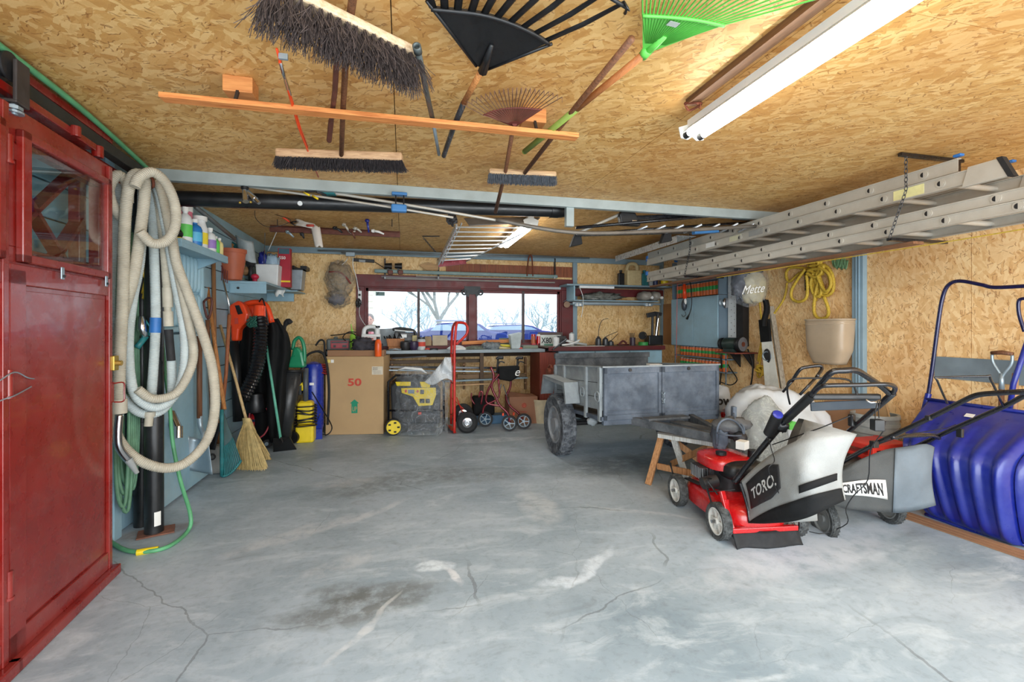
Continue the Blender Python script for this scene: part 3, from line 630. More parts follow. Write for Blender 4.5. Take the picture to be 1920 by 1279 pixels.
# ================================================================ TRAILER
def T(a, b, z): return K(.8064+a*.967-.254*b, 4+a*.254+.967*b, z-.065*b)
TE1 = (T(1, 0, 0)-T(0, 0, 0)).normalized(); TE2 = (T(0, 1, 0)-T(0, 0, 0)).normalized(); TN = TE1.cross(TE2)
tr = thing('utility_trailer', 'dusty grey box trailer on one wheel pair with tongue resting on a wooden sawhorse', 'trailer', T(.59, .6, 0))
def tb(b, a0, a1, b0, b1, z0, z1): return b.hexa([T(a0, b0, z0), T(a1, b0, z0), T(a1, b1, z0), T(a0, b1, z0)], [T(a0, b0, z1), T(a1, b0, z1), T(a1, b1, z1), T(a0, b1, z1)])
WT, LT = 1.183, 1.22
for a0, a1 in ((0, .568), (.576, WT)):
    p = tb(B(), a0, a1, 0, .02, .52, .98).build('front_panel', dust_gr, tr, bevel=.003)
    b = B(); tb(b, a0, a1, -.012, 0, .925, .984); tb(b, a0, a1, -.012, 0, .515, .56); tb(b, a0+.0, a1, -.008, 0, .59, .60); tb(b, a0, a0+.03, -.012, 0, .515, .984); tb(b, a1-.03, a1, -.012, 0, .515, .984)
    b.build('edge_strip', dust_gr, p, bevel=.002)
b = B(); tb(b, -.01, WT+.01, -.02, 1.24, .975, .99); bb_ = B(); 
b = B(); tb(b, -.015, WT+.015, -.015, .03, .978, .992); tb(b, -.015, .03, 0, LT, .978, .992); tb(b, WT-.03, WT+.015, 0, LT, .978, .992); b.build('top_rail', dust_lt, tr, bevel=.002)
for z0, z1 in ((.6, .71), (.715, .84), (.845, .978)): tb(B(), .0, .02, .02, LT, z0, z1).build('side_plank', dust_lt, tr, bevel=.003)
for z0, z1 in ((.52, .71), (.715, .84), (.845, .978)): tb(B(), WT-.02, WT, .02, LT, z0, z1).build('side_plank', dust_lt, tr, bevel=.003)
for bb0 in (.03, .33, .9, 1.17): tb(B(), -.025, 0, bb0, bb0+.045, .5, .985).build('side_post', dust_lt, tr, bevel=.003)
b = B(); tb(b, -.02, .02, 0, LT, .51, .545); tb(b, 0, WT, 0, .04, .47, .52); tb(b, WT-.03, WT+.01, 0, LT, .49, .52); tb(b, .0, WT, LT-.04, LT, .47, .52); b.build('chassis_frame', dust_gr, tr, bevel=.003)
tb(B(), .02, WT-.02, .02, LT-.02, .52, .54).build('bed_floor', dust_dk, tr)
tb(B(), 0, WT, LT, LT+.02, .52, 1.1).build('tailgate', dust_dk, tr, bevel=.004)
b = B(); tb(b, -.01, WT+.01, LT-.02, LT+.03, 1.06, 1.12); b.build('tailgate_rail', dust_dk, tr, bevel=.004)
# fender: top plate, front and rear slopes
for side, a0, a1 in ((0, -.16, -.01), (1, WT+.01, WT+.16)):
    b = B(); z = .83
    P0 = [(.5, .62), (.55, .815), (1.2, .87), (1.28, .66)]
    for (b0, z0), (b1, z1) in zip(P0, P0[1:]):
        b.hexa([T(a0, b0, z0), T(a1, b0, z0), T(a1, b1, z1), T(a0, b1, z1)], [T(a0, b0, z0+.012), T(a1, b0, z0+.012), T(a1, b1, z1+.012), T(a0, b1, z1+.012)])
    aa = a0 if side == 0 else a1
    b.prism([T(aa, .5, .62), T(aa, .55, .825), T(aa, 1.2, .88), T(aa, 1.28, .66), T(aa, 1.25, .66), T(aa, 1.17, .84), T(aa, .58, .79), T(aa, .53, .62)], TE1*(.008 if side == 0 else -.008))
    b.build('fender', dust_lt, tr, bevel=.002)
    ac = -.09 if side == 0 else WT+.09
    c = T(ac, .86, 0); c.z = .315
    wheel(tr, c, K(.967, .254, 0)-K(0, 0, 0), .315, .15, M('dusty_rim', (150, 154, 158), .6, .3, .15, 12, .2), tyre_m, 8, 'wheel', 34, .22, .62)
b = B(); b.cyl(T(-.08, .86, .37), T(WT+.08, .86, .37), .025); b.beam(T(.1, .5, .46), T(.1, 1.2, .46), .05, .03); b.beam(T(1.08, .5, .46), T(1.08, 1.2, .46), .05, .03); b.build('axle', dark_mt, tr)
b = B(); b.blob(T(.02, .28, .47), (.05, .04, .04), .3); b.build('hitch_knob', dust_lt, tr, True)
for u_, bq, z in ((0, .07, .72), (0, .40, .74)):
    B().torus(T(-.03, bq, z), TE1, .045, .007, 20, 6).build('tie_ring', dust_lt, tr, True)
b = B(); b.torus(T(-.02, LT+.12, .9), TE1, .085, .01, 24, 6); b.cyl(T(-.06, LT+.12, .9), T(.06, LT+.12, .9), .05, n=18); b.beam(T(-.01, LT, .93), T(-.01, LT+.12, .9), .03, .03); b.build('rear_lamp', rust, tr, S40)
b = B()
for a0 in (.28, .9): b.beam(T(a0, .05, .50), T(.59+(a0-.59)*.12, -.78, .455), .05, .07)
b.build('tongue', dust_dk, tr, bevel=.004)
b = B(); b.beam(T(.59, -.2, .50), T(.59, -.8, .49), .12, .02); b.beam(T(.32, -.15, .53), T(.75, -.12, .53), .1, .02); b.build('tongue_plate', dust_dk, tr, bevel=.003)
b = B(); b.cyl(T(.59, -.74, .5), T(.59, -.95, .5), .035); b.blob(T(.59, -.95, .49), (.05, .05, .045)); b.build('coupler', dark_mt, tr, True)
b = B(); hc = T(.575, -.03, .74)
for i in range(4): b.torus(hc+V((0, 0, -i*.028)), (1, 0, 0) if i % 2 else (0, 1, 0), .014, .0035, 12, 5)
b.build('latch_chain', galv, tr)
B().cyl(T(.25, -.02, .955), T(.25, .0, .955), .016).build('bolt', dark_mt, tr); B().cyl(T(.85, -.02, .955), T(.85, .0, .955), .016).build('bolt', dark_mt, tr)
o = B().box(T(.72, .35, .965), (.13, .1, .06), rotz(-.2)).build('paper_box', white_pp, bevel=.003); tag(o, 'small white box lying on top of the trailer load', 'box')
# jumble left inside the trailer
o = tb(B(), .5, .9, .25, .45, .54, .93).build('storage_crate', grey_pl, bevel=.005); tag(o, 'pale crate standing inside the trailer bed under the white box', 'crate')
# ================================================================ SAWHORSE under the tongue
sh = thing('sawhorse', 'low wooden sawhorse with one white leg under the trailer tongue', 'sawhorse', F(1265, 898))
s1, s2 = C(1243, 808, 4.02), C(1345, 816, 3.72); s1.z = s2.z = .418; ax = (s2-s1).normalized(); pr = V((-ax.y, ax.x, 0))
b = B(); b.beam(s1-ax*.01, s2+ax*.02, .2, .02); b.build('top_board', M('worn_grey_top', (118, 116, 112), .8, 0, .3, 14), sh, bevel=.003)
b = B(); b.beam(s1-pr*.105-V((0, 0, .02)), s2-pr*.105-V((0, 0, .02)), .02, .035); b.build('apron', white_lum, sh, bevel=.002)
hw = wood('sawhorse_wood', (196, 146, 98), (146, 98, 60), 2)
for e, sp in ((s1+ax*.02, -.05), (s2-ax*.03, .05)):
    for sg in (-1, 1):
        foot = e+pr*sg*.24+ax*sp; foot.z = 0; top = e+pr*sg*.07-V((0, 0, .012))
        wl = sg > 0 and sp < 0
        if wl: foot = F(1286, 895); foot.z = 0; top = C(1261, 815, 3.93)
        lg_ = B().beam(top, foot, .05, .03, pr).build('leg', white_lum if wl else hw, sh, bevel=.003)
        if wl: lg_['label'] = 'white painted leg'
b = B(); a1, a2 = s1+ax*.02, s2-ax*.02
m1 = a1-pr*.16; m1.z = .15; m2 = a2-pr*.16; m2.z = .15; b.beam(m1, m2, .02, .05)
b.build('stretcher', hw, sh); b = B(); q1 = a1+pr*.08; q1.z = .36; q2 = a2+pr*.18; q2.z = .06; b.beam(q1, q2, .02, .05); b.build('brace', hw, sh)
b = B(); q1 = a2-pr*.08; q1.z = .38; q2 = a1+pr*.15; q2.z = .1; b.beam(q1, q2, .02, .05); b.build('brace', hw, sh)
# ================================================================ RED MOWER
def Q(r, f, z): return K(1.305+r*.994-.107*f, 2.87+.107*r+.994*f, z)
QR = (Q(1, 0, 0)-Q(0, 0, 0)); QF = (Q(0, 1, 0)-Q(0, 0, 0))
mw = thing('red_lawn_mower', 'red walk-behind lawn mower with grey canvas bag beside the sawhorse', 'lawn mower', Q(.23, .2, 0))
wh_rim = M('white_rim', (214, 214, 208), .5, 0, .08, 14, 0, 60, .5, 0, (150, 146, 136), .35)
wt = M('mower_tyre', (62, 64, 64), .85, 0, .4, 30, .5, 120, .3, 0, (130, 134, 134), .6)
for r, f in ((-.0, 0), (.0, .55), (.5, 0), (.5, .55)): wheel(mw, Q(r, f, .112), QR, .112, .062, wh_rim, wt, 6, 'wheel', 26, .2, .74)
# deck: rounded pan with a skirt
b = B()
def deck(u, v):
    prof = [(1.0, .075), (1.02, .11), (1.0, .16), (.93, .195), (.8, .21), (.45, .225), (.02, .23)]
    i = v*(len(prof)-1); k = min(int(i), len(prof)-2); t = i-k; s = prof[k][0]*(1-t)+prof[k+1][0]*t; z = prof[k][1]*(1-t)+prof[k+1][1]*t
    a = 6.28318*u; ca, sa = math.cos(a), math.sin(a); e = .62
    return Q(.25+.215*s*math.copysign(abs(ca)**e, ca), .27+.36*s*math.copysign(abs(sa)**e, sa), z)
b.grid(deck, 48, 12); b.build('deck', red_pl, mw, True)
b = B(); b.beam(Q(.07, .35, .222), Q(.07, .55, .2), .04, .01); b.beam(Q(-.03, .55, .112), Q(.5, .55, .112), .02, .02); b.beam(Q(-.03, 0, .112), Q(.5, 0, .112), .02, .02); b.build('axle_bar', dark_mt, mw)
b = B(); b.cyl(Q(-.033, .0, .112), Q(-.05, .0, .112), .012, n=6); b.build('wheel_nut', chrome, mw); b = B(); b.cyl(Q(-.033, .55, .112), Q(-.05, .55, .112), .012, n=6); b.build('wheel_nut', chrome, mw)
# height levers
for f in (.1, .63): b = B(); b.tube([Q(-.005, f-.04, .17), Q(-.012, f, .25), Q(-.02, f+.01, .29)], [.006, .006, .011], 6); b.build('height_lever', black_pl, mw)
# engine
b = B(); b.cyl(Q(.25, .30, .22), Q(.25, .30, .36), .135, .14, 28); b.bb(0, 0, 0, 0, 0, 0); b.build('engine_block', black_pl, mw, S40)
b = B(); b.grid(lambda u, v: Q(.24+(.165-.05*max(0, v-.6)*2.4)*math.copysign(abs(math.cos(6.28318*u))**.6, math.cos(6.28318*u))*(1-v**6), .33+(.17)*math.copysign(abs(math.sin(6.28318*u))**.6, math.sin(6.28318*u))*(1-v**6), .365+.10*v**.8), 36, 12)
sc_ = b.build('engine_cover', red_pl, mw, True); b = B(); b.cyl(Q(.17, .26, .455), Q(.17, .26, .475), .035, n=20); b.build('starter_recess', black_pl, sc_); b = B(); b.cyl(Q(.38, .22, .44), Q(.38, .22, .49), .036, .034, 20); b.build('fuel_cap', black_pl, mw, S40)
b = B(); b.blob(Q(.28, .2, .37), (.15, .1, .065), e=.6); b.build('fuel_tank', black_pl, mw, True)
b = B(); mc_ = Q(.10, .34, .32); b.box(mc_, (.13, .15, .085), rotz(-PSI)); mf = b.build('muffler_guard', dark_mt, mw, bevel=.01)
b = B()
for i in range(7): b.beam(Q(.03, .28+i*.02, .28), Q(.03, .28+i*.02, .36), .009, .006)
for i in range(7): b.beam(Q(.04+i*.02, .262, .28), Q(.04+i*.02, .262, .36), .010, .006)
b.build('guard_slat', chrome, mf)
b = B(); b.cyl(Q(.0, .2, .28), Q(.1, .2, .3), .04, n=18); b.build('air_filter', dark_mt, mw, S40)
b = B(); b.tube(cat([Q(.05, .1, .24), Q(.0, .14, .33), Q(.08, .2, .3), Q(.02, .24, .26)], 5), .005, 5); b.tube(cat([Q(.12, .02, .3), Q(.02, .08, .27), Q(.02, .16, .24)], 5), .004, 5); b.build('engine_cable', black_pl, mw)
# rear frame, flap
b = B(); b.beam(Q(.03, -.04, .12), Q(.03, -.03, .26), .03, .02); b.beam(Q(.03, -.09, .09), Q(.46, -.09, .09), .03, .03); b.beam(Q(.03, -.09, .1), Q(.02, 0, .3), .025, .03, QR); b.build('rear_frame', red_pl, mw, bevel=.004)
b = B(); b.grid(lambda u, v: Q(.03+.43*u, -.10-.05*v+.012*math.sin(u*9), .085-.083*v+(.004*math.sin(u*14) if v > .8 else 0)), 20, 5, .006); b.build('rear_flap', black_rub, mw, True)
# handle
hl = cat([C(1376, 905, 2.84), C(1398, 877, 2.8), C(1438, 829, 2.66), C(1475, 785, 2.52)], 4)
b = B(); b.tube(hl, .017, 10); b.build('lower_handle', black_mt, mw, True)
b = B(); b.tube([C(1473, 787, 2.52), C(1522, 741, 2.34)], .024, 14); b.build('handle_sleeve', black_pl, mw, S40)
b = B(); b.tube(cat([C(1520, 742, 2.34), C(1541, 717, 2.25), C(1560, 698, 2.2), C(1583, 695, 2.19), C(1606, 695, 2.2), C(1628, 708, 2.22), C(1652, 724, 2.24), C(1668, 738, 2.25)], 5), .0145, 12); b.build('upper_handle', black_mt, mw, True)
b = B(); b.tube(cat([C(1525, 738, 2.33), C(1536, 727, 2.22), C(1552, 723, 2.17), C(1610, 722, 2.16), C(1664, 721, 2.16), C(1678, 727, 2.19), C(1674, 738, 2.24)], 5), .0105, 10); b.build('grip_bar', black_mt, mw, True)
b = B(); b.tube([C(1674, 738, 2.24), C(1640, 768, 2.4), C(1604, 798, 2.58), C(1588, 812, 2.66), C(1545, 880, 2.9)], [.016, .014, .0125, .0125, .0125], 10); b.build('lower_handle', black_mt, mw, True)
b = B(); b.beam(C(1522, 744, 2.34), C(1650, 744, 2.3), .03, .03); b.build('control_bar', black_pl, mw, bevel=.008)
b = B(); b.beam(C(1520, 763, 2.36), C(1645, 757, 2.32), .012, .045); b.build('lower_plate', M('plate_grey', (44, 52, 60), .75, 0, .15, 9), mw, bevel=.003)
b = B(); b.tube([C(1623, 750, 2.26), C(1632, 755, 2.25), C(1650, 753, 2.25)], .006, 8); b.build('control_lever', chrome, mw, True)
b = B(); b.cyl(C(1442, 812, 2.62), C(1458, 778, 2.5), .03, n=18); cap = b.build('throttle_can', black_pl, mw, S40); b = B(); b.lathe(C(1458, 778, 2.5), [(.026, 0), (.026, .006), (.016, .01)], C(1462, 770, 2.47)-C(1458, 778, 2.5), 18); b.build('blue_cap', blue_pl, cap, S40)
b = B(); b.blob(C(1466, 800, 2.56), (.035, .03, .03), .4); b.cyl(C(1442, 822, 2.63), C(1443, 826, 2.6), .01); b.build('clamp', black_pl, mw, True)
b = B(); b.tube(cat([C(1481, 758, 2.5), C(1476, 730, 2.45), C(1484, 712, 2.4), C(1530, 709, 2.36), C(1585, 711, 2.34), C(1600, 722, 2.32), C(1607, 740, 2.3)], 4), .005, 6); b.build('brake_bail', black_pl, mw, True)
b = B(); b.tube(cat([C(1485, 715, 2.55), C(1500, 693, 2.5), C(1515, 688, 2.5), C(1537, 686, 2.5), C(1541, 692, 2.5), C(1532, 706, 2.46)], 4), .009, 8); b.tube([C(1532, 706, 2.46), C(1500, 740, 2.44)], .007, 8); b.tube([C(1486, 714, 2.55), C(1468, 735, 2.6)], .007, 8); b.build('support_loop', black_mt, mw, True)
b = B(); b.tube(cat([C(1442, 826, 2.6), C(1447, 845, 2.5), C(1452, 865, 2.4), C(1441, 882, 2.4), C(1462, 928, 2.45), C(1478, 950, 2.5), C(1490, 985, 2.55)], 4), .0025, 5)
b.tube([C(1448, 834, 2.6), C(1540, 802, 2.35), C(1594, 780, 2.3)], .003, 5); b.build('starter_cord', black_pl, mw)
# bag (left face patch, extruded to the right)
def edge(pts, t):
    n = len(pts)-1; i = min(int(t*n), n-1); f = t*n-i; a, b_ = pts[i], pts[i+1]; return [a[j]*(1-f)+b_[j]*f for j in range(3)]
BT = [(1387, 904, 2.83), (1412, 879, 2.70), (1440, 856, 2.56), (1475, 835, 2.40), (1510, 823, 2.29), (1560, 817, 2.26), (1607, 814, 2.28)]
BB = [(1403, 981, 2.80), (1425, 982, 2.68), (1452, 981, 2.55), (1485, 978, 2.40), (1515, 970, 2.31), (1548, 955, 2.28), (1586, 937, 2.31)]
def sm(pts, k=4): q = cat([V(p) for p in pts], k); return [tuple(p) for p in q]
BTs, BBs = sm(BT), sm(BB)
def bagL(u, v, off=0.0):
    a, b_ = edge(BTs, u), edge(BBs, u); p = [b_[j]*(1-v)+a[j]*v for j in range(3)]
    x = p[0]; bend = -16*math.sin(math.pi*v)*max(0, u-.55)/.45; x += bend-5*math.sin(math.pi*v)*max(0, .2-u)/.2*-1
    d = p[2]-.05*math.sin(math.pi*v)*math.sin(math.pi*min(1, u*1.1))+.012*mnoise.noise(V((u*7, v*5, 2)))-off
    return C(x, p[1], d)
def solid(fn, push, nu, nv, col_pow=1):
    b = B(); L = [[fn(i/nu, j/nv) for i in range(nu+1)] for j in range(nv+1)]
    vs = [p for row in L for p in row]; k = len(vs); W = nu+1
    def back(u, v, p): return p+push(u, v)
    vs += [L[j][i]+push(i/nu, j/nv) for j in range(nv+1) for i in range(nu+1)]
    fs = []
    for j in range(nv):
        for i in range(nu): a = j*W+i; fs += [(a, a+1, a+W+1, a+W), (a+k+W, a+k+W+1, a+k+1, a+k)]
    bd = list(range(W))+[j*W+nu for j in range(1, nv+1)]+[nv*W+i for i in range(nu-1, -1, -1)]+[j*W for j in range(nv-1, 0, -1)]
    fs += [(bd[i-1], bd[i], bd[i]+k, bd[i-1]+k)[::-1] for i in range(len(bd))]
    b.add(vs, fs); return b
bag = solid(lambda u, v: bagL(u, v), lambda u, v: QR*.34*(1-u)**.7+QF*.40*max(0, (u-.35)/.65), 28, 14).build('grass_bag', canvas_g, mw, True)
b = B(); b.grid(lambda u, v: bagL(.03+.95*u, .0+v*(.03+.42*u**.8*(1-u*.75)*1.5), .006), 30, 4, .003); b.build('bag_hem', black_cl, bag, True)
b = B(); b.grid(lambda u, v: bagL(.60+.34*u, .33+v*.10-.0*u, .007), 14, 2, .003); b.build('bag_strap', black_cl, bag, True)
def lab(u, v, off=.008): return bagL(.07+.35*u, .36+.50*v+.03*u-.05*(1-u)*(1-v), off)
b = B(); b.grid(lambda u, v: lab(u, v if u < .75 else .5+(v-.5)*(1-.35*(u-.75)/.25)), 14, 8, .003); lb = b.build('logo_patch', blk_ink, bag, True)
b = B(); textf(b, 'TORO.', lambda x, y, o: lab(.10+.80*x, .30+.38*y, .0135+o), bold=.02); b.build('lettering', M('patch_white', (206, 208, 206), .6), lb)
b = B(); b.tube(cat([bagL(.03, .0, .0), bagL(.0, .4, .01), bagL(0, .97, .01)], 5), .008, 6); b.build('bag_rod', black_mt, bag)
# things lying on the mower
o = B().box(C(1392, 834, 3.1), (.075, .06, .055), rotz(.5)).build('paper_box', white_pp, bevel=.002); tag(o, 'small white box sitting on the red mower engine', 'box')
pc = thing('battery_pouch', 'grey dusty power unit with looped strap resting on the red mower engine', 'power unit', C(1370, 838, 3.25))
b = B(); b.blob(C(1372, 797, 3.3), (.15, .09, .055), .25, 3); b.build('body', M('pouch', (92, 94, 96), .8, 0, .3, 14, .5), pc, True); b = B(); b.blob(C(1350, 818, 3.3), (.05, .06, .12), .4, 3, seed=3); b.build('strap_bundle', dust_gr, pc, True)
b = B(); b.tube(cat([C(1344, 835, 3.25), C(1346, 800, 3.2), C(1360, 786, 3.2), C(1378, 790, 3.2), C(1392, 806, 3.2), C(1393, 822, 3.22)], 5), .008, 6); b.tube(cat([C(1376, 775, 3.3), C(1380, 788, 3.25), C(1394, 800, 3.2), C(1392, 816, 3.2), C(1362, 816, 3.15), C(1345, 812, 3.2)], 5), .006, 6); b.build('strap', dust_gr, pc, True)
b = B(); b.beam(C(1375, 800, 3.35), C(1376, 762, 3.35), .04, .03); b.build('grip', dust_gr, pc, bevel=.006)
# ================================================================ SECOND MOWER (side bagger)
m2 = thing('grey_bag_lawn_mower', 'black handled lawn mower with dark grey mesh bag beside the blue snow scoop', 'lawn mower', F(1605, 985))
grr = M('grey_rim', (120, 122, 120), .6, 0, .1, 12)
wheel(m2, C(1545, 972, 2.98)+V((0, 0, .0)), (1, -.25, 0), .125, .05, grr, wt, 0, 'wheel', 30, .2, .72)
cz = F(1668, 980); wheel(m2, V((cz.x, cz.y, .115)), (1, -.25, 0), .115, .05, grr, wt, 0, 'wheel', 30, .2, .72)
for u_, v_ in ((1520, 925), (1632, 920)): cz = F(u_, v_); wheel(m2, V((cz.x, cz.y, .1)), (1, -.25, 0), .1, .05, grr, wt, 0, 'wheel', 26, .2, .72)
cc = F(1592, 938); b = B(); b.blob(V((cc.x, cc.y, .13)), (.25, .3, .06), e=.7); b.build('deck', M('dark_deck', (60, 62, 64), .5), m2, True)
b = B(); b.blob(V((cc.x, cc.y+.05, .24)), (.13, .13, .11), e=.7); b.build('engine', black_pl, m2, True)
GT = [(1560, 893, 2.72), (1590, 876, 2.72), (1622, 858, 2.73), (1660, 843, 2.74), (1700, 837, 2.74), (1735, 832, 2.74), (1752, 838, 2.76)]
GB = [(1560, 946, 2.72), (1590, 955, 2.72), (1625, 958, 2.72), (1660, 961, 2.74), (1690, 962, 2.74), (1725, 956, 2.74), (1755, 948, 2.76)]
GTs, GBs = sm(GT), sm(GB)
def bag2(u, v, off=0.0):
    a, b_ = edge(GTs, u), edge(GBs, u); p = [b_[j]*(1-v)+a[j]*v for j in range(3)]
    x = p[0]-7*math.sin(math.pi*v)*max(0, u-.8)/.2
    return C(x, p[1], p[2]-.06*math.sin(math.pi*v)*math.sin(math.pi*u)**.5+.014*mnoise.noise(V((u*6, v*4, 5)))-off)
g2 = solid(bag2, lambda u, v: K(0, .33, 0)-K(0, 0, .2*v), 30, 14).build('grass_bag', canvas_d, m2, True)
b = B(); b.grid(lambda u, v: bag2(.575+.42*u, v*.985+.008, .004), 16, 12, .003); b.build('vinyl_panel', canvas_m, g2, True)
b = B(); b.grid(lambda u, v: bag2(.10+.40*u+.02*(1-v), .36+.31*v-.17*u*.9, .010), 20, 4, .003); lb = b.build('label_strip', white_pp, g2, True)
b = B(); textf(b, 'CRAFTSMAN', lambda x, y, o: bag2(.01+.10+.365*x+.012*(1-y), .36+.31*(.14+.70*y)-.17*(.03+.92*x)*.9, .016+o), bold=.03); b.build('lettering', blk_ink, lb)
b = B(); b.tube(cat([C(1560, 878, 2.86), C(1636, 835, 2.72), C(1741, 785, 2.45), C(1802, 754, 2.28), C(1832, 741, 2.2), C(1872, 737, 2.12), C(1935, 734, 2.02), C(1990, 732, 1.95)], 4), .0125, 10); b.build('handle_rail', black_mt, m2, True)
b = B(); b.tube(cat([C(1690, 850, 2.95), C(1723, 835, 2.88), C(1782, 807, 2.66), C(1881, 763, 2.34), C(1935, 736, 2.2), C(1985, 733, 2.1)], 4), .0125, 10); b.build('handle_rail', black_mt, m2, True)
b = B(); b.tube(cat([C(1672, 820, 2.62), C(1690, 818, 2.64), C(1745, 816, 2.7), C(1760, 822, 2.74)], 4), .0125, 10); b.build('cross_bar', black_mt, m2, True)
b = B(); b.tube(cat([C(1776, 756, 2.36), C(1757, 713, 2.3), C(1761, 708, 2.3), C(1848, 706, 2.25), C(1857, 710, 2.25), C(1882, 763, 2.33)], 2), .0055, 6); b.build('bail_wire', black_mt, m2, True)
b = B(); b.tube([C(1638, 836, 2.7), C(1700, 815, 2.6), C(1775, 803, 2.6), C(1792, 796, 2.6)], .0025, 5); b.tube(cat([C(1660, 790, 2.3), C(1655, 810, 2.35), C(1632, 845, 2.45), C(1627, 900, 2.5), C(1600, 930, 2.55), C(1586, 955, 2.7), C(1588, 982, 2.8), C(1545, 1000, 2.9), C(1518, 997, 2.85)], 4), .003, 5); b.build('pull_cord', black_pl, m2)
b = B(); b.box(C(1800, 812, 2.62), (.02, .03, .05)); b.box(C(1639, 833, 2.69), (.04, .03, .04)); b.box(C(1741, 784, 2.44), (.025, .025, .025)); b.build('clamp', black_pl, m2, bevel=.004)
o = thing('battery_charger_brick', 'small black plug box hanging on a cord from the red mower handle', 'adapter', C(1645, 805, 2.2)); b = B(); b.box(C(1645, 797, 2.2), (.048, .04, .055), rotz(-.3)); b.build('case', black_pl, o, bevel=.005); b = B(); b.tube([C(1648, 784, 2.2), C(1647, 768, 2.21), C(1650, 752, 2.22)], .0025, 5); b.tube([C(1641, 785, 2.2), C(1641, 770, 2.21), C(1646, 752, 2.22)], .0025, 5); b.build('cord', black_pl, o)
o = thing('latch_lever', 'small black lever block clipped on the right rail of the red mower', 'lever', C(1598, 795, 2.6)); b = B(); b.box(C(1597, 788, 2.58), (.03, .03, .07)); b.build('block', black_pl, o, bevel=.008)
# ================================================================ BLUE SNOW SCOOP
ss = thing('snow_scoop', 'big ribbed blue plastic snow scoop standing against the right wall', 'snow scoop', (3.7, 2.2, 0))
prof = cat([(3.60, 0, .012), (3.555, 0, .06), (3.51, 0, .25), (3.495, 0, .42), (3.53, 0, .52), (3.64, 0, .60), (3.80, 0, .70), (3.94, 0, .775)], 4)
def scoop(u, v):
    i = v*(len(prof)-1); k = min(int(i), len(prof)-2); t = i-k; p = prof[k]*(1-t)+prof[k+1]*t
    y1 = 2.40+.26*v; y0 = 1.95; y = y0+(y1-y0)*u
    rib = 0
    if .06 < v < .9:
        w_ = (u*5.0+.15) % 1.0; rib = .022*max(0, math.sin(math.pi*min(1, max(0, (w_-.2)/.6))))*min(1, (v-.06)*8)*min(1, (.9-v)*6)
    e = 0 if u > .06 else (.06-u)/.06
    return V((p.x-rib+.07*e*e, y, p.z))
b = B(); b.grid(scoop, 70, 34, .008); 
b.build('pan', blue_pl, ss, True)
b = B()
def cap_(u, v):
    i = v*(len(prof)-1); k = min(int(i), len(prof)-2); t = i-k; p = prof[k]*(1-t)+prof[k+1]*t
    x0 = p.x+.07; return V((x0+(4.0-x0)*u, 1.95-.16*math.sin(u*1.57), p.z))
b.grid(cap_, 12, 24, .008); b.build('side_wall', blue_pl, ss, True)
b = B(); b.tube(cat([V((3.66, 1.93, .02)), V((3.6, 2.2, .012)), V((3.6, 2.45, .012))], 4), .012, 6); b.tube([V((3.945, 1.85, .78)), V((3.945, 2.68, .78))], .012, 8); b.build('rim', blue_pl, ss, True)
navy = M('navy_tube', (22, 24, 70), .25, .2, .15, 9, 0, 60, .6, .4)
b = B(); b.tube(cat([PX(1722, 800, 3.95), PX(1738, 752, 3.97), PX(1748, 690, 3.98), PX(1760, 600, 3.98), PX(1768, 556, 3.98), PX(1779, 534, 3.98), PX(1800, 527, 3.98), PX(1840, 534, 3.98), PX(1865, 539, 3.98), PX(1930, 536, 3.98), PX(2010, 532, 3.98)], 4), .0135, 10); b.build('handle_frame', navy, ss, True)
b = B(); b.tube([PX(1728, 790, 3.93), PX(1741, 738, 3.96)], .02, 10); b.build('handle_sleeve', blue_pl, ss, S40)
o = PX(1803, 778, 3.72); b = B(); b.grid(lambda u, v: scoop(.52+.075*u, .87+.03*v)+V((-.006, 0, .006)), 3, 2, .002); b.build('sticker', white_pp, ss)
# shovels at the right edge
sv = thing('d_handle_shovel', 'shovel with wooden D grip behind the blue snow scoop', 'shovel', PX(1877, 850, 4.02))
b = B(); b.tube([PX(1859, 662, 4.05), PX(1878, 661, 4.05), PX(1899, 664, 4.05)], [.013, .016, .013], 10); b.build('grip', handle_d, sv, True)
b = B(); b.tube(cat([PX(1860, 665, 4.05), PX(1862, 680, 4.05), PX(1876, 703, 4.05), PX(1878, 716, 4.05)], 4), .009, 8); b.tube(cat([PX(1898, 666, 4.05), PX(1896, 683, 4.05), PX(1881, 703, 4.05), PX(1878, 716, 4.05)], 4), .009, 8); b.tube([PX(1878, 700, 4.05), PX(1878, 730, 4.05)], [.012, .016], 10); b.build('fork', galv, sv, True)
b = B(); b.tube([PX(1878, 728, 4.05), PX(1876, 860, 4.05)], .015, 10); b.build('shaft', handle_d, sv, True); b = B(); b.blob(PX(1875, 900, 4.06), (.03, .12, .17), e=.7); b.build('blade', dark_mt, sv, True)
sv = thing('blue_shovel', 'blue handled shovel with wooden rod cut by the right edge of the frame', 'shovel', PX(1895, 840, 4.08))
b = B(); b.tube([PX(1888, 800, 4.06), PX(1900, 720, 4.08), PX(1930, 630, 4.09)], .016, 10); b.build('shaft', blue_pl, sv, True); b = B(); b.tube(cat([PX(1921, 622, 4.06), PX(1911, 590, 4.06), PX(1910, 566, 4.06), PX(1918, 560, 4.06), PX(1940, 560, 4.06)], 4), .011, 8); b.build('grip', navy, sv, True)
o = B(); o.tube([PX(1904, 700, 4.1), PX(1899, 880, 4.1)], .017, 10); tag(o.build('wooden_rod', wood('pale_rod', (190, 150, 110), (150, 110, 76), 2), smooth=True), 'pale wooden rod leaning on the right wall beside the blue handled shovel', 'rod')
pz = lambda u, z: (lambda q: V((RW-.012, q.y, z)))(PX(u, 600, RW-.012))
a, c = pz(1752, .93).y, pz(1925, .93).y-.3
o = B().bb(RW-.012, RW-.004, c, a, .93, 1.10).build('galvanised_sheet', galv); tag(o, 'plain galvanised metal sheet screwed to the right wall', 'metal sheet')
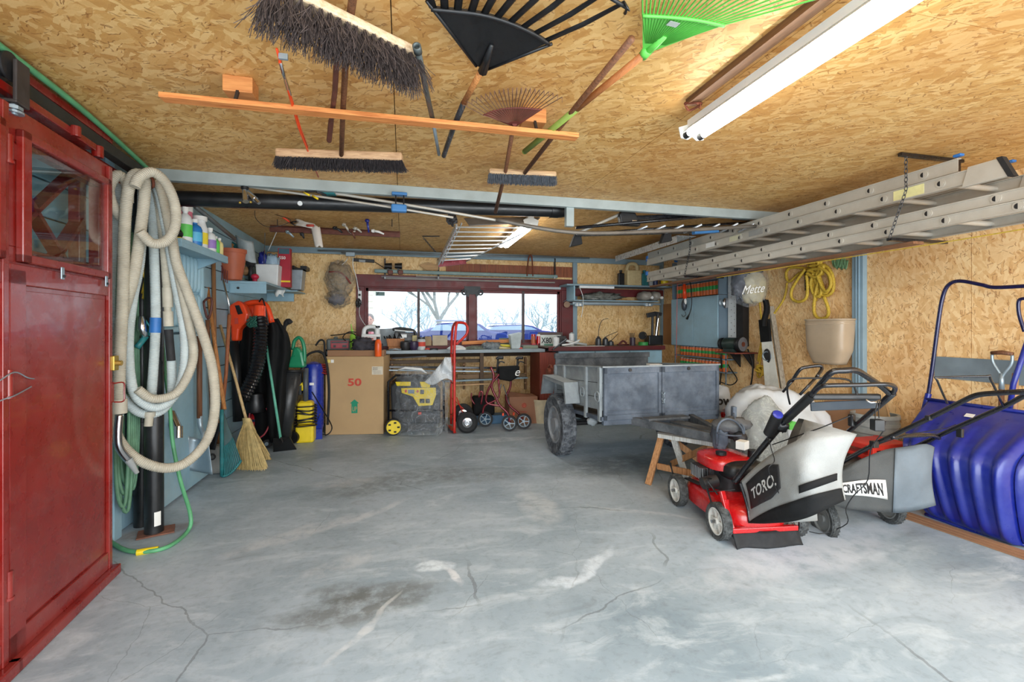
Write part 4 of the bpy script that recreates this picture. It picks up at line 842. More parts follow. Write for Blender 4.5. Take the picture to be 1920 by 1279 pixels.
# cardboard strip on floor under scoop
b = B(); p0, p1 = F(1700, 972), F(1925, 1060)
for k in range(3): b.beam(p0+V((.03*k, .02*k, .004+.006*k)), p1+V((.03*k+.1, -.1, .004+.006*k)), .05, .005)
tag(stuff(b.build('cardboard_sheet', cardb_d)), 'flattened brown cardboard on the floor under the blue snow scoop', 'cardboard')
# ================================================================ LADDERS
def ladder(label, xl, xr, secs, hh=.04, rung_r=.017):
    """secs: (y0, y1, z, inset)"""
    root = thing('extension_ladder', label, 'ladder', ((xl+xr)/2, secs[0][0], secs[0][2]-.04))
    for y0, y1, z, ins in secs:
        for x, sgn in ((xl+ins, 1), (xr-ins, -1)):
            b = B(); b.bb(x-.0015, x+.0015, y0, y1, z-hh, z+hh); b.bb(x, x+sgn*.026, y0, y1, z+hh-.003, z+hh+.001); b.bb(x, x+sgn*.026, y0, y1, z-hh-.001, z-hh+.003); b.bb(x-sgn*.007, x, y0, y1, z+hh-.007, z+hh); b.bb(x-sgn*.007, x, y0, y1, z-hh, z-hh+.007); b.build('rail', alu, root)
        k = 0; y = y0+.18
        while y < y1-.05:
            b = B(); b.cyl((xl+ins-.008, y, z), (xr-ins+.008, y, z), rung_r, n=12)
            b.cyl((xl+ins-.007, y, z), (xl+ins-.002, y, z), rung_r+.008, n=16); b.cyl((xr-ins+.002, y, z), (xr-ins+.007, y, z), rung_r+.008, n=16)
            r = b.build('rung', alu, root, S40); c = B(); pp = [V((xl+ins-.0095, y+rung_r*math.cos(t)*.9, z+rung_r*math.sin(t)*.9)) for t in [-1.57+3.1416*i/10 for i in range(11)]]
            c.prism(pp, (.001, 0, 0)); c.build('rung_hole', blk_ink, r); y += .335
    return root
L1 = ladder('upper aluminium extension ladder hanging along the right of the ceiling', 3.15, 3.60, [(1.88, 5.45, 2.198, 0), (1.98, 5.45, 2.284, .012)])
for x in (3.15, 3.60):
    b = B(); b.hexa([(x-.012, 1.74, 2.14), (x+.012, 1.74, 2.14), (x+.012, 1.95, 2.14), (x-.012, 1.95, 2.14)], [(x-.012, 1.79, 2.25), (x+.012, 1.79, 2.25), (x+.012, 1.92, 2.25), (x-.012, 1.92, 2.25)]); f_ = b.build('foot', alu, L1, bevel=.003)
    b = B(); b.hexa([(x-.016, 1.715, 2.135), (x+.02, 1.715, 2.135), (x+.02, 1.74, 2.135), (x-.016, 1.74, 2.135)], [(x-.016, 1.765, 2.255), (x+.02, 1.765, 2.255), (x+.02, 1.79, 2.255), (x-.016, 1.79, 2.255)]); b.build('foot_pad', black_rub, f_)
for y in (1.98, 5.46): 
    for x in (3.165, 3.59): B().box((x, y, 2.34 if y < 3 else 2.25), (.035, .04, .015 if y < 3 else .07)).build('end_cap', M('blue_cap', (44, 108, 178), .5), L1, bevel=.004)
b = B(); b.bb(3.146, 3.148, 2.15, 2.33, 2.165, 2.228); b.build('rating_label', M('label_cream', (222, 216, 156), .6), L1)
for a, c, m_ in ((3.45, 3.62, M('label_grey', (150, 150, 146), .6)), (3.72, 3.88, M('label_cream2', (206, 202, 172), .6)), (4.1, 4.24, white_pp)): B().bb(3.146, 3.148, a, c, 2.18, 2.23).build('rating_label', m_, L1)
L2 = ladder('lower aluminium extension ladder hanging just under the other one', 3.17, 3.55, [(1.2, 5.48, 1.975, 0), (1.3, 5.5, 2.042, .012)], .031)
B().box((3.18, 5.5, 2.06), (.035, .04, .05)).build('end_cap', MC['blue_cap'], L2, bevel=.004)
for y in (1.72, 1.35): 
    b = B(); b.tube([(3.38, y+.06, 1.95), (3.38, y+.06, 1.905), (3.38, y-.06, 1.905), (3.38, y-.06, 1.95)], .008, 8); b.build('latch_hook', black_mt, L2)
o = B(); o.bb(2.90, 3.142, 4.4, 5.87, 2.336, 2.34); o.bb(2.90, 2.904, 4.4, 5.87, 2.26, 2.34); tag(o.build('metal_angle', alu_b), 'bright metal angle strip sticking out above the far end of the ladders', 'metal strip')
o = B(); o.beam((3.32, 2.3, 1.895), (3.32, 5.6, 1.895), .09, .018); tag(o.build('thin_board', wood('thin_brown', (140, 96, 66), (100, 66, 44), 1)), 'thin brown board lying under the ladders along the right wall', 'board')
b = B(); b.tube(cat([(3.58, 1.35, 1.925), (3.5, 2.3, 1.90), (3.3, 3.4, 1.872), (3.25, 4.2, 1.865)], 5), .004, 5); tag(b.build('yellow_rope', rope_y), 'thin yellow cord slung under the ladders', 'cord')
def chain(b, p, q, link=.032):
    p, q = V(p), V(q); n = max(2, int((q-p).length/link/.8)); d = (q-p).normalized(); x, y, _ = frame(d)
    for i in range(n):
        c = p+(q-p)*((i+.5)/n); s_ = x if i % 2 else y; pts = [c+d*(link*.55*math.cos(t))+s_*(link*.28*math.sin(t)) for t in [6.28*k/8 for k in range(8)]]
        b.tube(pts, .0028, 4, True)
for y, xa, lab in ((2.22, 3.08, 'dark ceiling bracket with chain holding the near end of the ladders'), (4.45, 3.08, 'ceiling bracket with chain holding the far end of the ladders')):
    h = thing('ladder_hanger', lab, 'hanger', (xa+.25, y, 2.0))
    b = B(); b.beam((xa-.03, y, 2.425), (xa+.5, y, 2.425), .025, .02); b.beam((xa+.45, y, 2.42), (xa+.45, y, 2.34), .03, .03, (0, 1, 0)); b.build('ceiling_bar', black_mt, h)
    b = B(); b.beam((3.12, y+.12, 1.915), (3.62, y+.12, 1.915), .03, .02); b.build('under_bar', black_mt, h)
    b = B(); chain(b, (3.1, y, 2.42), (3.1, y+.0, 2.2)); chain(b, (3.1, y, 2.2), (3.10, y+.1, 1.92)); b.build('chain', dark_mt, h)
# ================================================================ FLUORESCENT LIGHTS
tube_on = emit('lit_tube', (1, .99, .93), TUBE_E)
wht = M('white_enamel', (232, 232, 226), .35, 0, .04, 9)
def strip(label, x, y0, y1, z, half=.065):
    r = thing('fluorescent_light', label, 'ceiling light', (x, (y0+y1)/2, z-.04))
    b = B(); b.grid(lambda u, v: V((x-half*.8+half*1.6*u, y0+(y1-y0)*v, z+.045-.03*abs(2*u-1)**2)), 12, 1, .004); b.bb(x-.03, x+.03, y0, y1, z+.045, z+.08); b.build('housing', wht, r)
    for y in (y0, y1):
        b = B(); pts = [(x-half*1.2, y, z+.04), (x-half, y, z-.012), (x-half*.4, y, z-.018), (x, y, z+.0), (x+half*.4, y, z-.018), (x+half, y, z-.012), (x+half*1.2, y, z+.04), (x, y, z+.07)]; b.prism(pts, (0, .006 if y == y1 else -.006, 0)); b.build('end_plate', wht, r)
    for s_ in (-1, 1):
        b = B(); b.cyl((x+s_*half*.62, y0+.03, z), (x+s_*half*.62, y1-.03, z), .0165, n=14); tb_ = b.build('tube', tube_on, r, S40)
        for a_, c_ in ((y1-.035, y1-.003), (y0+.003, y0+.035)): b = B(); b.cyl((x+s_*half*.62, a_, z), (x+s_*half*.62, c_, z), .0175, n=14); b.build('socket', dark_mt, tb_)
    return r
L = strip('lit double tube fluorescent light near the ladders, closest to the camera', 1.45, .82, 2.06, 2.315)
b = B(); b.bb(1.335, 1.385, .5, 1.95, 2.41, 2.44); tag(b.build('ceiling_batten', wood('dark_batten', (120, 84, 54), (84, 56, 34), 1)), 'dark wooden batten on the ceiling above the near light', 'batten')
b = B(); chain(b, (1.36, 1.92, 2.44), (1.38, 1.9, 2.38)); chain(b, (1.44, .95, 2.44), (1.44, .95, 2.39)); b.tube(cat([(1.33, 1.95, 2.42), (1.36, 1.9, 2.40), (1.40, 1.92, 2.41), (1.37, 1.97, 2.40), (1.33, 1.95, 2.42)], 5), .006, 5); b.build('hanger', rust, L)
strip('lit fluorescent light over the workbench at the back of the garage', 1.21, 4.25, 5.5, 2.335)
# ================================================================ TOOLS STORED UNDER THE CEILING
def strands(b, base_fn, n, L, r, dir_fn, seed=0, segs=2, nn=3):
    rnd = random.Random(seed)
    for i in range(n):
        p = base_fn(rnd); d = dir_fn(rnd, p); l = L*rnd.uniform(.7, 1.1); pts = [p]; q = p
        for k in range(segs):
            d = (d+V((rnd.gauss(0, .12), rnd.gauss(0, .12), rnd.gauss(0, .05)))).normalized(); q = q+d*(l/segs); pts.append(q)
        b.tube(pts, r, nn, cap=False)
    return b
bx0, bx1 = PZ(303, 182, 2.30), PZ(1082, 257, 2.30)
bd = thing('ceiling_rack_board', 'long orange wooden board holding brooms and rakes against the ceiling', 'board', (bx0+bx1)/2)
b = B(); b.beam(bx0, bx1, .055, .022); b.build('board', lumber_x, bd, bevel=.002)
for u, nm in ((418, 0), (1003, 1)):
    p = bx0.lerp(bx1, (u-303)/(1082-303)*(1.02 if nm == 0 else .985)); b = B(); b.bb(p.x-.06, p.x+.06, p.y+.03, p.y+.12, 2.37, 2.44); b.build('spacer_block', wood('block_wood', (214, 146, 84), (186, 116, 60), 0), bd, bevel=.003); b = B(); b.beam((p.x, p.y, 2.31), (p.x, p.y+.05, 2.40), .012, .012); b.build('screw', dark_mt, bd)
# big broom
bb = thing('large_push_broom', 'big push broom with long shaggy grey bristles and pale wooden block under the ceiling', 'broom', C(640, 60, 1.5))
q0, q1 = C(492, -36, 1.30), C(782, 104, 1.67); ax = (q1-q0).normalized(); sd = V((-ax.y, ax.x, 0)).normalized()
b = B(); b.beam(q0, q1, .055, .032, (0, 0, 1)); b.build('block', wood('pale_block', (214, 192, 160), (180, 150, 116), 0), bb, bevel=.008)
b = B(); dn = V((0, 0, -1)); away = V((0, 1, 0))
rows = []
for tuft in range(18*4):
    i, j = tuft % 18, tuft//18; c = q0.lerp(q1, (i+.5)/18)+sd*(-.021+.014*j)-V((0, 0, .015)); rows.append((c, (i-8.5)/8.5, (j-1.5)/1.5))
rnd = random.Random(3)
for c, fi, fj in rows:
    td = (dn+ax*(fi*.22+rnd.gauss(0, .10))+sd*(fj*.28+.1+rnd.gauss(0, .10))).normalized()
    strands(b, lambda r: c+V((r.gauss(0, .003), r.gauss(0, .003), 0)), 24, .125, .0011, lambda r, p: (td+V((r.gauss(0, .16), r.gauss(0, .16), 0))).normalized(), rnd.randint(0, 9999), 3)
stuff(b.build('bristles', bristle_b, bb))
b = B(); b.tube([C(634, 60, 1.5), C(628, 170, 1.90), C(621, 228, 2.24)], .011, 8); b.tube([C(621, 226, 2.23), C(617, 264, 2.40)], .013, 8); b.torus(C(617, 262, 2.40), (1, 0, 0), .012, .003, 12, 5); b.build('handle', brown_st, bb, S40)
# medium push broom
b1 = thing('push_broom', 'push broom with light wooden block and dark bristles at left centre of ceiling', 'broom', C(640, 295, 2.5))
p0, p1 = C(519, 288, 2.47), C(755, 296, 2.53)
b = B(); b.beam(p0, p1, .06, .045); b.build('block', wood('broom_block', (198, 162, 124), (160, 124, 90), 0), b1, bevel=.01)
b = B(); ax = (p1-p0).normalized(); sd = V((-ax.y, ax.x, 0))
strands(b, lambda r: p0.lerp(p1, r.random())+sd*r.uniform(-.024, .028)-V((0, 0, .018)), 2600, .06, .0013, lambda r, p: (dn+sd*(.35+(p-p0).dot(sd)*12)+ax*(((p-p0).dot(ax)/(p1-p0).length-.5)*.7)).normalized(), 5, 2)
stuff(b.build('bristles', bristle_k, b1))
b = B(); b.tube([C(640, 292, 2.48), C(643, 210, 2.12), C(650, 80, 1.66), C(661, 0, 1.42), C(672, -60, 1.28)], [.012, .012, .013, .013, .013], 8); b.build('handle', handle_d, b1, True)
# small broom
b2 = thing('small_push_broom', 'small push broom with worn block and grey bristles by the middle of the ceiling', 'broom', C(980, 330, 2.95))
p0, p1 = C(916, 322, 2.86), C(1042, 328, 2.96)
b = B(); b.beam(p0, p1, .055, .035); b.build('block', wood('worn_block', (206, 172, 130), (130, 100, 74), 0), b2, bevel=.012)
b = B(); ax = (p1-p0).normalized(); sd = V((-ax.y, ax.x, 0))
strands(b, lambda r: p0.lerp(p1, r.random())+sd*r.uniform(-.022, .022)-V((0, 0, .014)), 1500, .055, .0014, lambda r, p: (dn+sd*(.3+(p-p0).dot(sd)*10)).normalized(), 6, 2)
stuff(b.build('bristles', M('grey_bristle', (92, 98, 106), .7, 0, .4, 60), b2))
b = B(); b.tube([C(984, 324, 2.88), C(1080, 200, 2.04), C(1185, 72, 1.56)], .0125, 8); b.build('handle', handle_d, b2, True)
# orange reflector stakes
for k, (pts, lab) in enumerate((([(519, 92, 1.58), (540, 170, 1.88), (560, 240, 2.2), (580, 290, 2.5), (597, 332, 2.95)], 'longer orange driveway marker stake with silver sleeve tucked behind the ceiling board'), ([(524, 116, 1.66), (545, 180, 1.94), (563, 240, 2.22), (577, 276, 2.42)], 'shorter orange driveway marker stake next to the longer one behind the ceiling board'))):
    r = thing('marker_stake', lab, 'stake', C(*pts[2])); P = [C(*p) for p in pts]
    b = B(); b.tube(P, .0045, 6); b.build('rod', orange_pl, r, True); b = B(); b.tube([P[0].lerp(P[1], .28), P[0].lerp(P[1], .95)], .0065, 8); sl = b.build('sleeve', chrome, r, True)
    if k == 0: b = B(); b.bb(P[0].x, P[0].x+.03, P[0].y+.02, P[0].y+.03, P[0].z-.02, P[0].z); b.build('clip', galv, sl)
# black open pipe
r = thing('telescopic_pole', 'dark metal tube with an open end leaning across the ceiling board', 'pole', C(800, 180, 1.95))
b = B(); b.tube([C(783, 92, 1.60), C(798, 165, 1.86), C(812, 228, 2.2)], .0115, 10); b.lathe(C(781, 86, 1.585), [(.0105, 0), (.0155, 0), (.0155, .03), (.0105, .03)], C(783, 92, 1.60)-C(781, 84, 1.58), 14, False, True); b.build('tube', M('dusky_tube', (84, 92, 92), .45, .4, .25, 14), r, True)
b = B(); b.tube([C(812, 228, 2.2), C(823, 290, 2.60)], .009, 8); b.build('inner_tube', galv, r, True)
# black fan rake with wide tines
rk = thing('black_leaf_rake', 'wide black plastic leaf rake at the top of the picture with wood and black handle', 'rake', C(900, 100, 1.75))
ap = C(905, 128, 1.80)
def fanpt(u, v, z=2.355): return PZ(u, v, z) if v < HOR-60 else C(u, v, 2)
# plate triangle
e0, e1 = fanpt(800, 0, 2.37), fanpt(1020, 80, 2.37)
b = B(); cv = []
top = [(808, 14), (850, 18), (900, 24), (950, 38), (1000, 60), (1030, 80)]
poly = [fanpt(893, 124), fanpt(912, 131)]+[fanpt(*p) for p in top[::-1]]
b.prism(poly, (0, 0, .008)); b.build('plate', black_pl, rk, bevel=.002)
b = B(); b.tube(cat([fanpt(*p)-V((0, 0, .006)) for p in top], 4), .007, 6); b.tube([fanpt(905, 128)-V((0, 0, .012)), fanpt(922, 82)-V((0, 0, .004))], [.02, .008], 8); b.tube([fanpt(893, 124), fanpt(800, 0)-V((0, 0, .003))], .006, 6); b.tube([fanpt(912, 131), fanpt(1035, 82)], .006, 6); b.build('rib', black_pl, rk, True)
tips = [(790, -60), (828, -72), (868, -80), (915, -84), (962, -80), (1010, -70), (1055, -56), (1098, -38), (1140, -18), (1172, 4)]
b0_ = [(812, 15), (834, 17), (858, 19), (884, 22), (908, 26), (932, 33), (957, 42), (980, 52), (1003, 63), (1024, 76)]
for a_, t_ in zip(b0_, tips):
    pa, pt = fanpt(*a_), fanpt(*t_); mid = pa.lerp(pt, .5)-V((0, 0, .006)); b = B(); b.tube([pa, mid, pt, pt-V((0, 0, .03))+(pt-pa)*.04], [.013, .013, .010, .009], 6, flat=.35); b.build('tine', black_pl, rk, True)
b = B(); b.tube([fanpt(*p)-V((0, 0, .012)) for p in ((1140, -14), (1176, 8), (1172, 18))], .006, 6); b.build('tine_tip', black_pl, rk, True)
b = B(); h0, h1, h2, h3 = C(905, 128, 1.78), C(868, 196, 2.08), C(850, 240, 2.30), C(832, 292, 2.62); b.tube([h0, h1], .0125, 10); b.build('handle', handle_w, rk, True); b = B(); b.tube([h1.lerp(h0, .05), h2, h3], .014, 10); b.build('handle_grip', M('black_grip', (50, 52, 56), .3, .1, .2, 9), rk, True)
# green fan rake
gk = thing('green_leaf_rake', 'bright green leaf rake near the ceiling light with orange and green handle', 'rake', C(1210, 100, 1.7))
gf = lambda u, v: PZ(u, v, 2.36)
b = B(); base = [(1205, 27), (1260, 30), (1310, 36), (1358, 46)]
b.prism([gf(1205, 95), gf(1220, 98)]+[gf(*p) for p in base[::-1]], (0, 0, .005)); b.build('plate', lime, gk)
b = B(); b.tube(cat([gf(*p)-V((0, 0, .005)) for p in base], 4), .006, 6); b.tube([gf(1210, 100), gf(1247, 68)], [.018, .009], 8); b.cyl(C(1206, 104, 1.72), C(1214, 94, 1.68), .019); b.build('collar', lime, gk, True)
for i in range(24):
    t = i/23; a0 = gf(1205+153*t, 27+19*t*t); a1 = gf(1203+400*t**1.1, -120+98*t**1.6)
    b = B(); b.tube([gf(1212, 97).lerp(a0, .25), a0, a1, a1-V((0, 0, .03))], [.0015, .003, .003, .002], 5); b.build('tine', lime, gk, True)
b = B(); b.bb(0, 0, 0, 0, 0, 0); c = gf(1262, 42); b = B(); b.box(c-V((0, 0, .006)), (.04, .022, .002), rotz(.1)); b.build('sticker', M('grey_sticker', (168, 176, 170), .6), gk)
b = B(); g0, g1, g2 = C(1210, 100, 1.70), C(1082, 204, 2.06), C(984, 284, 2.55); b.tube([g0, g1], .0145, 10); b.build('handle', wood('orange_handle', (186, 118, 66), (156, 92, 48), 1), gk, True)
b = B(); b.tube([g1, g2], .0155, 10); b.blob(g2, .0155); b.build('handle_grip', M('olive_grip', (126, 146, 62), .6, 0, .15, 12), gk, True)
# rusty fan rake
fk = thing('rusty_fan_rake', 'old rusty metal fan rake hanging at the centre of the ceiling board', 'rake', C(965, 235, 2.3))
fp = lambda u, v: PZ(u, v, 2.33)
b = B(); arc = [(906, 216), (925, 208), (950, 203), (975, 202), (1000, 204), (1016, 206)]; b.prism([fp(958, 236), fp(970, 236)]+[fp(*p) for p in arc[::-1]], (0, 0, .004)); b.tube(cat([fp(*p) for p in arc], 3), .003, 5); b.cyl(fp(964, 240), fp(965, 232), .012); b.build('head', M('rusty_red', (116, 58, 50), .7, .2, .3, 18), fk)
for i in range(23):
    t = i/22; a0 = fp(906+110*t, 216-14*math.sin(3.14*min(1, t*.95))-8*t*(1-t)-(10*t)); a1 = fp(868+186*t, 196-24*math.sin(3.14159*t)**.8-14*t)
    b = B(); b.tube([fp(964, 234).lerp(a0, .2), a0, a1, a1-V((0, 0, .025))], [.001, .0022, .0022, .0012], 4); b.build('tine', M('tine_steel', (116, 88, 72), .5, .4, .3, 20), fk)
b = B(); b.tube([C(962, 240, 2.30), C(948, 320, 2.85), C(929, 398, 3.38)], [.0115, .012, .014], 8); b.build('handle', handle_d, fk, True)
# ================================================================ BEAM, PIPES, POLES
dp = thing('drain_pipe', 'thick black drain pipe crossing just behind the steel beam and turning up on the right', 'pipe', (0, 3.88, 2.3))
a_, c_ = PY(322, 372, 3.86), PY(1044, 395, 3.86); a_ = a_+(a_-c_)*.03
b = B(); b.tube([a_, c_], .058, 20); 
b.tube(cat([c_, c_+V((.05, 0, .005)), c_+V((.08, 0, .04)), c_+V((.085, 0, .08))], 4), [.062]*13, 20); b.cyl(c_-V((.06, 0, 0)), c_+V((.01, 0, 0)), .066, n=20); b.build('pipe', pvc_blk, dp, S40)
b = B(); cc = PY(563, 382, 3.80); b.lathe(cc, [(.002, 0), (.014, 0), (.018, .004), (.018, .012)], (0, -1, 0), 18); b.build('cap', hose_wh2, dp, S40)
# vertical black pipes
for k, (u, y, ztop, r_, lab) in enumerate(((289, 3.42, 2.1, .052, 'front vertical black drain pipe with white sticker standing behind the hanging hoses'), (266, 3.50, 2.38, .048, 'rear vertical black pipe half hidden behind the stickered one'))):
    bx = F(u, 1000) if k == 0 else F(u+1, 985); o = thing('vertical_pipe', lab, 'pipe', bx); b = B(); b.cyl(bx, bx+V((0, 0, ztop)), r_, n=22)
    if k: b.lathe(bx, [(r_, .62), (r_+.008, .62), (r_+.008, .70), (r_, .70)], (0, 0, 1), 22, False, True)
    b.build('pipe', pvc_blk, o, S40)
    if k == 0:
        b = B(); d_ = (V((0, 0, 0))-bx); d_.z = 0; d_.normalize(); a0 = math.atan2(d_.y, d_.x)+.35
        b.grid(lambda u_, v_: bx+V((math.cos(a0-.35+.7*u_)*.0535, math.sin(a0-.35+.7*u_)*.0535, .06+.09*v_)), 8, 1); b.build('sticker', white_pp, o)
        b = B(); b.beam(bx+V((-.08, -.03, .006)), bx+V((.1, .04, .006)), .14, .008); b.build('base_plate', M('rust_plate', (128, 86, 70), .8, 0, .3, 20), o)
# pool poles and long wands under the beam
for k, (pts, r_, lab, m_) in enumerate((([(296, 317, 3.36), (650, 366, 3.5), (955, 417, 3.6), (1070, 436, 3.62)], .011, 'upper of two pale metal poles slung under the crossbeam', alu), ([(290, 326, 3.34), (650, 376, 3.46), (850, 408, 3.52)], .009, 'lower of two pale metal poles slung under the crossbeam', alu),
    )): tag(B().tube(cat([C(*p) for p in pts], 4), r_, 8).build('metal_pole', m_, smooth=True), lab, 'pole')
o = B().tube(cat([C(930, 412, 3.57), C(1075, 436, 3.58), C(1250, 433, 3.8), (C(1420, 424, 4.2))], 5), .016, 8).build('dark_tube', M('dull_tube', (112, 106, 98), .5, .3, .2, 14), smooth=True); tag(o, 'dull grey tube running from the poles to the roof bars', 'pole')
o = thing('grey_joint_box', 'small grey metal box where the poles meet the left end of the crossbeam', 'box', C(288, 325, 3.3)); b = B(); b.box(C(290, 316, 3.32), (.08, .05, .05)); b.build('box', steelp, o, bevel=.004); b = B(); b.prism([C(296, 324, 3.4), C(324, 336, 3.4), C(300, 336, 3.4)], (0, .02, 0)); b.build('bracket', dark_mt, o)
ft = thing('hose_splitter', 'chrome two way hose splitter hanging in front of the black drain pipe', 'hose fitting', C(465, 365, 3.3))
b = B(); b.cyl(C(459, 354, 3.32), C(461, 378, 3.28), .018, .022, 12); b.cyl(C(463, 358, 3.32), C(479, 374, 3.28), .016, .02, 12); b.cyl(C(477, 372, 3.28), C(486, 381, 3.27), .013, n=10); b.build('body', chrome, ft, S40); b = B(); b.cyl(C(459, 348, 3.32), C(459, 355, 3.32), .026, n=14); b.build('collar', black_pl, ft, S40); b = B(); b.blob(C(450, 380, 3.3), .01); b.blob(C(470, 379, 3.3), .01); b.build('brass_ring', MC['brass'], ft)
o = thing('paint_brush', 'wide bristle brush with teal band laid on the poles under the beam', 'brush', C(620, 355, 3.5)); b = B(); strands(b, lambda r: C(606+r.uniform(0, 22), 362, 3.48+r.uniform(-.02, .02)), 240, .085, .0016, lambda r, p: V((r.gauss(.05, .08), 0, 1)).normalized(), 8, 1); stuff(b.build('bristles', M('tan_bristle', (156, 138, 116), .8, 0, .2, 30), o)); b = B(); b.box(C(616, 364, 3.48), (.105, .05, .018), rotz(-.2)); b.build('band', teal, o, bevel=.004); b = B(); b.tube([C(612, 366, 3.46), C(572, 352, 3.4)], .009, 8); b.build('handle', dark_mt, o, True)
o = thing('wire_cutters', 'small tool with yellow grips lying on the poles left of the brush', 'hand tool', C(580, 365, 3.4)); b = B(); b.tube([C(570, 361, 3.38), C(580, 366, 3.36)], .008, 6); b.tube([C(586, 367, 3.36), C(596, 373, 3.34)], .008, 6); b.build('grip', yellow_pl, o, True); b = B(); b.box(C(583, 358, 3.42), (.09, .02, .02), rotz(-.3)); b.build('body', dark_mt, o, bevel=.003)
bh = thing('blue_pole_hook', 'blue plastic double hook holding the poles below the beam', 'hook', C(748, 380, 3.5)); b = B(); b.box(C(749, 364, 3.5), (.115, .05, .022)); b.build('top_bar', M('hook_blue', (58, 120, 178), .45, 0, .12, 9), bh, bevel=.005); b = B(); b.box(C(748, 391, 3.46), (.115, .06, .058)); b.build('cradle', MC['hook_blue'], bh, bevel=.012)
b = B(); b.tube([C(742, 365, 3.5), C(742, 384, 3.48)], .006, 6); b.tube([C(757, 365, 3.5), C(757, 384, 3.48)], .006, 6); b.build('leg', dark_mt, bh)
# roof carrier bars
rcb = thing('roof_rack_bars', 'black car roof carrier with two bars and clamp towers hung behind the beam', 'roof rack', C(1250, 415, 4.1))
for k, (pa, pb_) in enumerate(((C(1160, 410, 4.15), C(1420, 400, 4.4)), (C(1080, 440, 4.35), C(1418, 431, 4.6)))): b = B(); b.beam(pa, pb_, .045, .035); b.build('bar', black_mt, rcb, bevel=.004)
for u, v, d in ((1176, 408, 4.15), (1388, 398, 4.35)):
    b = B(); q = C(u, v, d); b.prism([q+V((-.09, -.03, .02)), q+V((-.04, -.03, .085)), q+V((.04, -.03, .085)), q+V((.12, -.03, -.04)), q+V((.12, -.03, -.075)), q+V((-.07, -.03, -.075))], (0, .06, 0)); tw = b.build('tower', black_pl, rcb, bevel=.01); b = B(); b.box(q+V((.055, -.034, -.035)), (.05, .006, .018)); b.build('badge', chrome, tw, bevel=.005)
for u, v, d in ((1081, 453, 4.35), (1250, 447, 4.45)): b = B(); q = C(u, v, d); b.prism([q+V((-.06, 0, -.05)), q+V((.065, 0, -.02)), q+V((.05, 0, .07)), q+V((-.01, 0, .075))], (0, .06, 0)); b.build('clamp_foot', black_rub, rcb, bevel=.008)
b = B(); b.tube([C(1085, 436, 4.1), C(1162, 402, 4.15)], .014, 8); b.build('strut', alu, rcb, True)
for i in range(7): b = B(); b.tube([C(1180+i*34, 438-i*.5, 4.35), C(1214+i*34, 424-i, 4.2)], .010, 6); b.build('rail_slat', alu_b, rcb, True)
b = B(); b.tube([C(1080, 427, 4.0), C(1400, 399, 4.35)], .014, 8); b.tube([C(1100, 438, 4.2), C(1415, 416, 4.5)], .012, 8); b.build('tube', black_mt, rcb, True)
tag(B().beam(C(1300, 436, 4.3), C(1345, 433, 4.35), .05, .035).build('blue_strap', MC['hook_blue']), 'blue block on the roof bars beside the ladder chain', 'block')
# wire rack (folded)
wr = thing('wire_clothes_rack', 'white metal rack with parallel bars hanging from the ceiling before the window light', 'rack', C(880, 455, 4.8))
A0, A1, A2, A3 = C(856, 424, 4.45), C(1003, 426, 4.45), C(874, 490, 5.35), C(822, 494, 5.3)
b = B(); b.beam(A0, A3, .02, .05); b.beam(A0+V((.05, 0, .03)), A3+V((.04, 0, 0)), .012, .02); b.build('side_rail', alu_b, wr, bevel=.003)
b = B(); b.tube([A1, A2], .008, 8); b.build('side_rod', alu_b, wr, True)
for i in range(9):
    t = (i+.2)/9; b = B(); b.tube([A0.lerp(A3, t), A1.lerp(A2, t)], .0075, 6); b.build('cross_bar', hose_wh2, wr, True)
b = B(); b.beam(A3+V((0, .01, -.01)), A2+V((0, .01, 0)), .02, .06); b.build('end_board', maroon, wr)
b = B(); b.prism([C(862, 398, 4.7), C(1025, 398, 4.7), C(1003, 418, 4.5), C(880, 424, 4.5)], (0, 0, .01)); b.build('backing_sheet', M('rack_sheet', (128, 124, 120), .6), wr)
b = B(); b.tube([C(845, 402, 4.4), C(849, 425, 4.45)], .012, 6); b.blob(C(847, 412, 4.42), (.05, .02, .05), .5); b.tube([C(792, 443, 4.7), C(824, 443, 4.8)], .006, 6); b.build('hanger', dark_mt, wr)
b = B(); chain(b, C(794, 446, 4.7), C(816, 472, 5.0)); b.build('chain', dark_mt, wr)
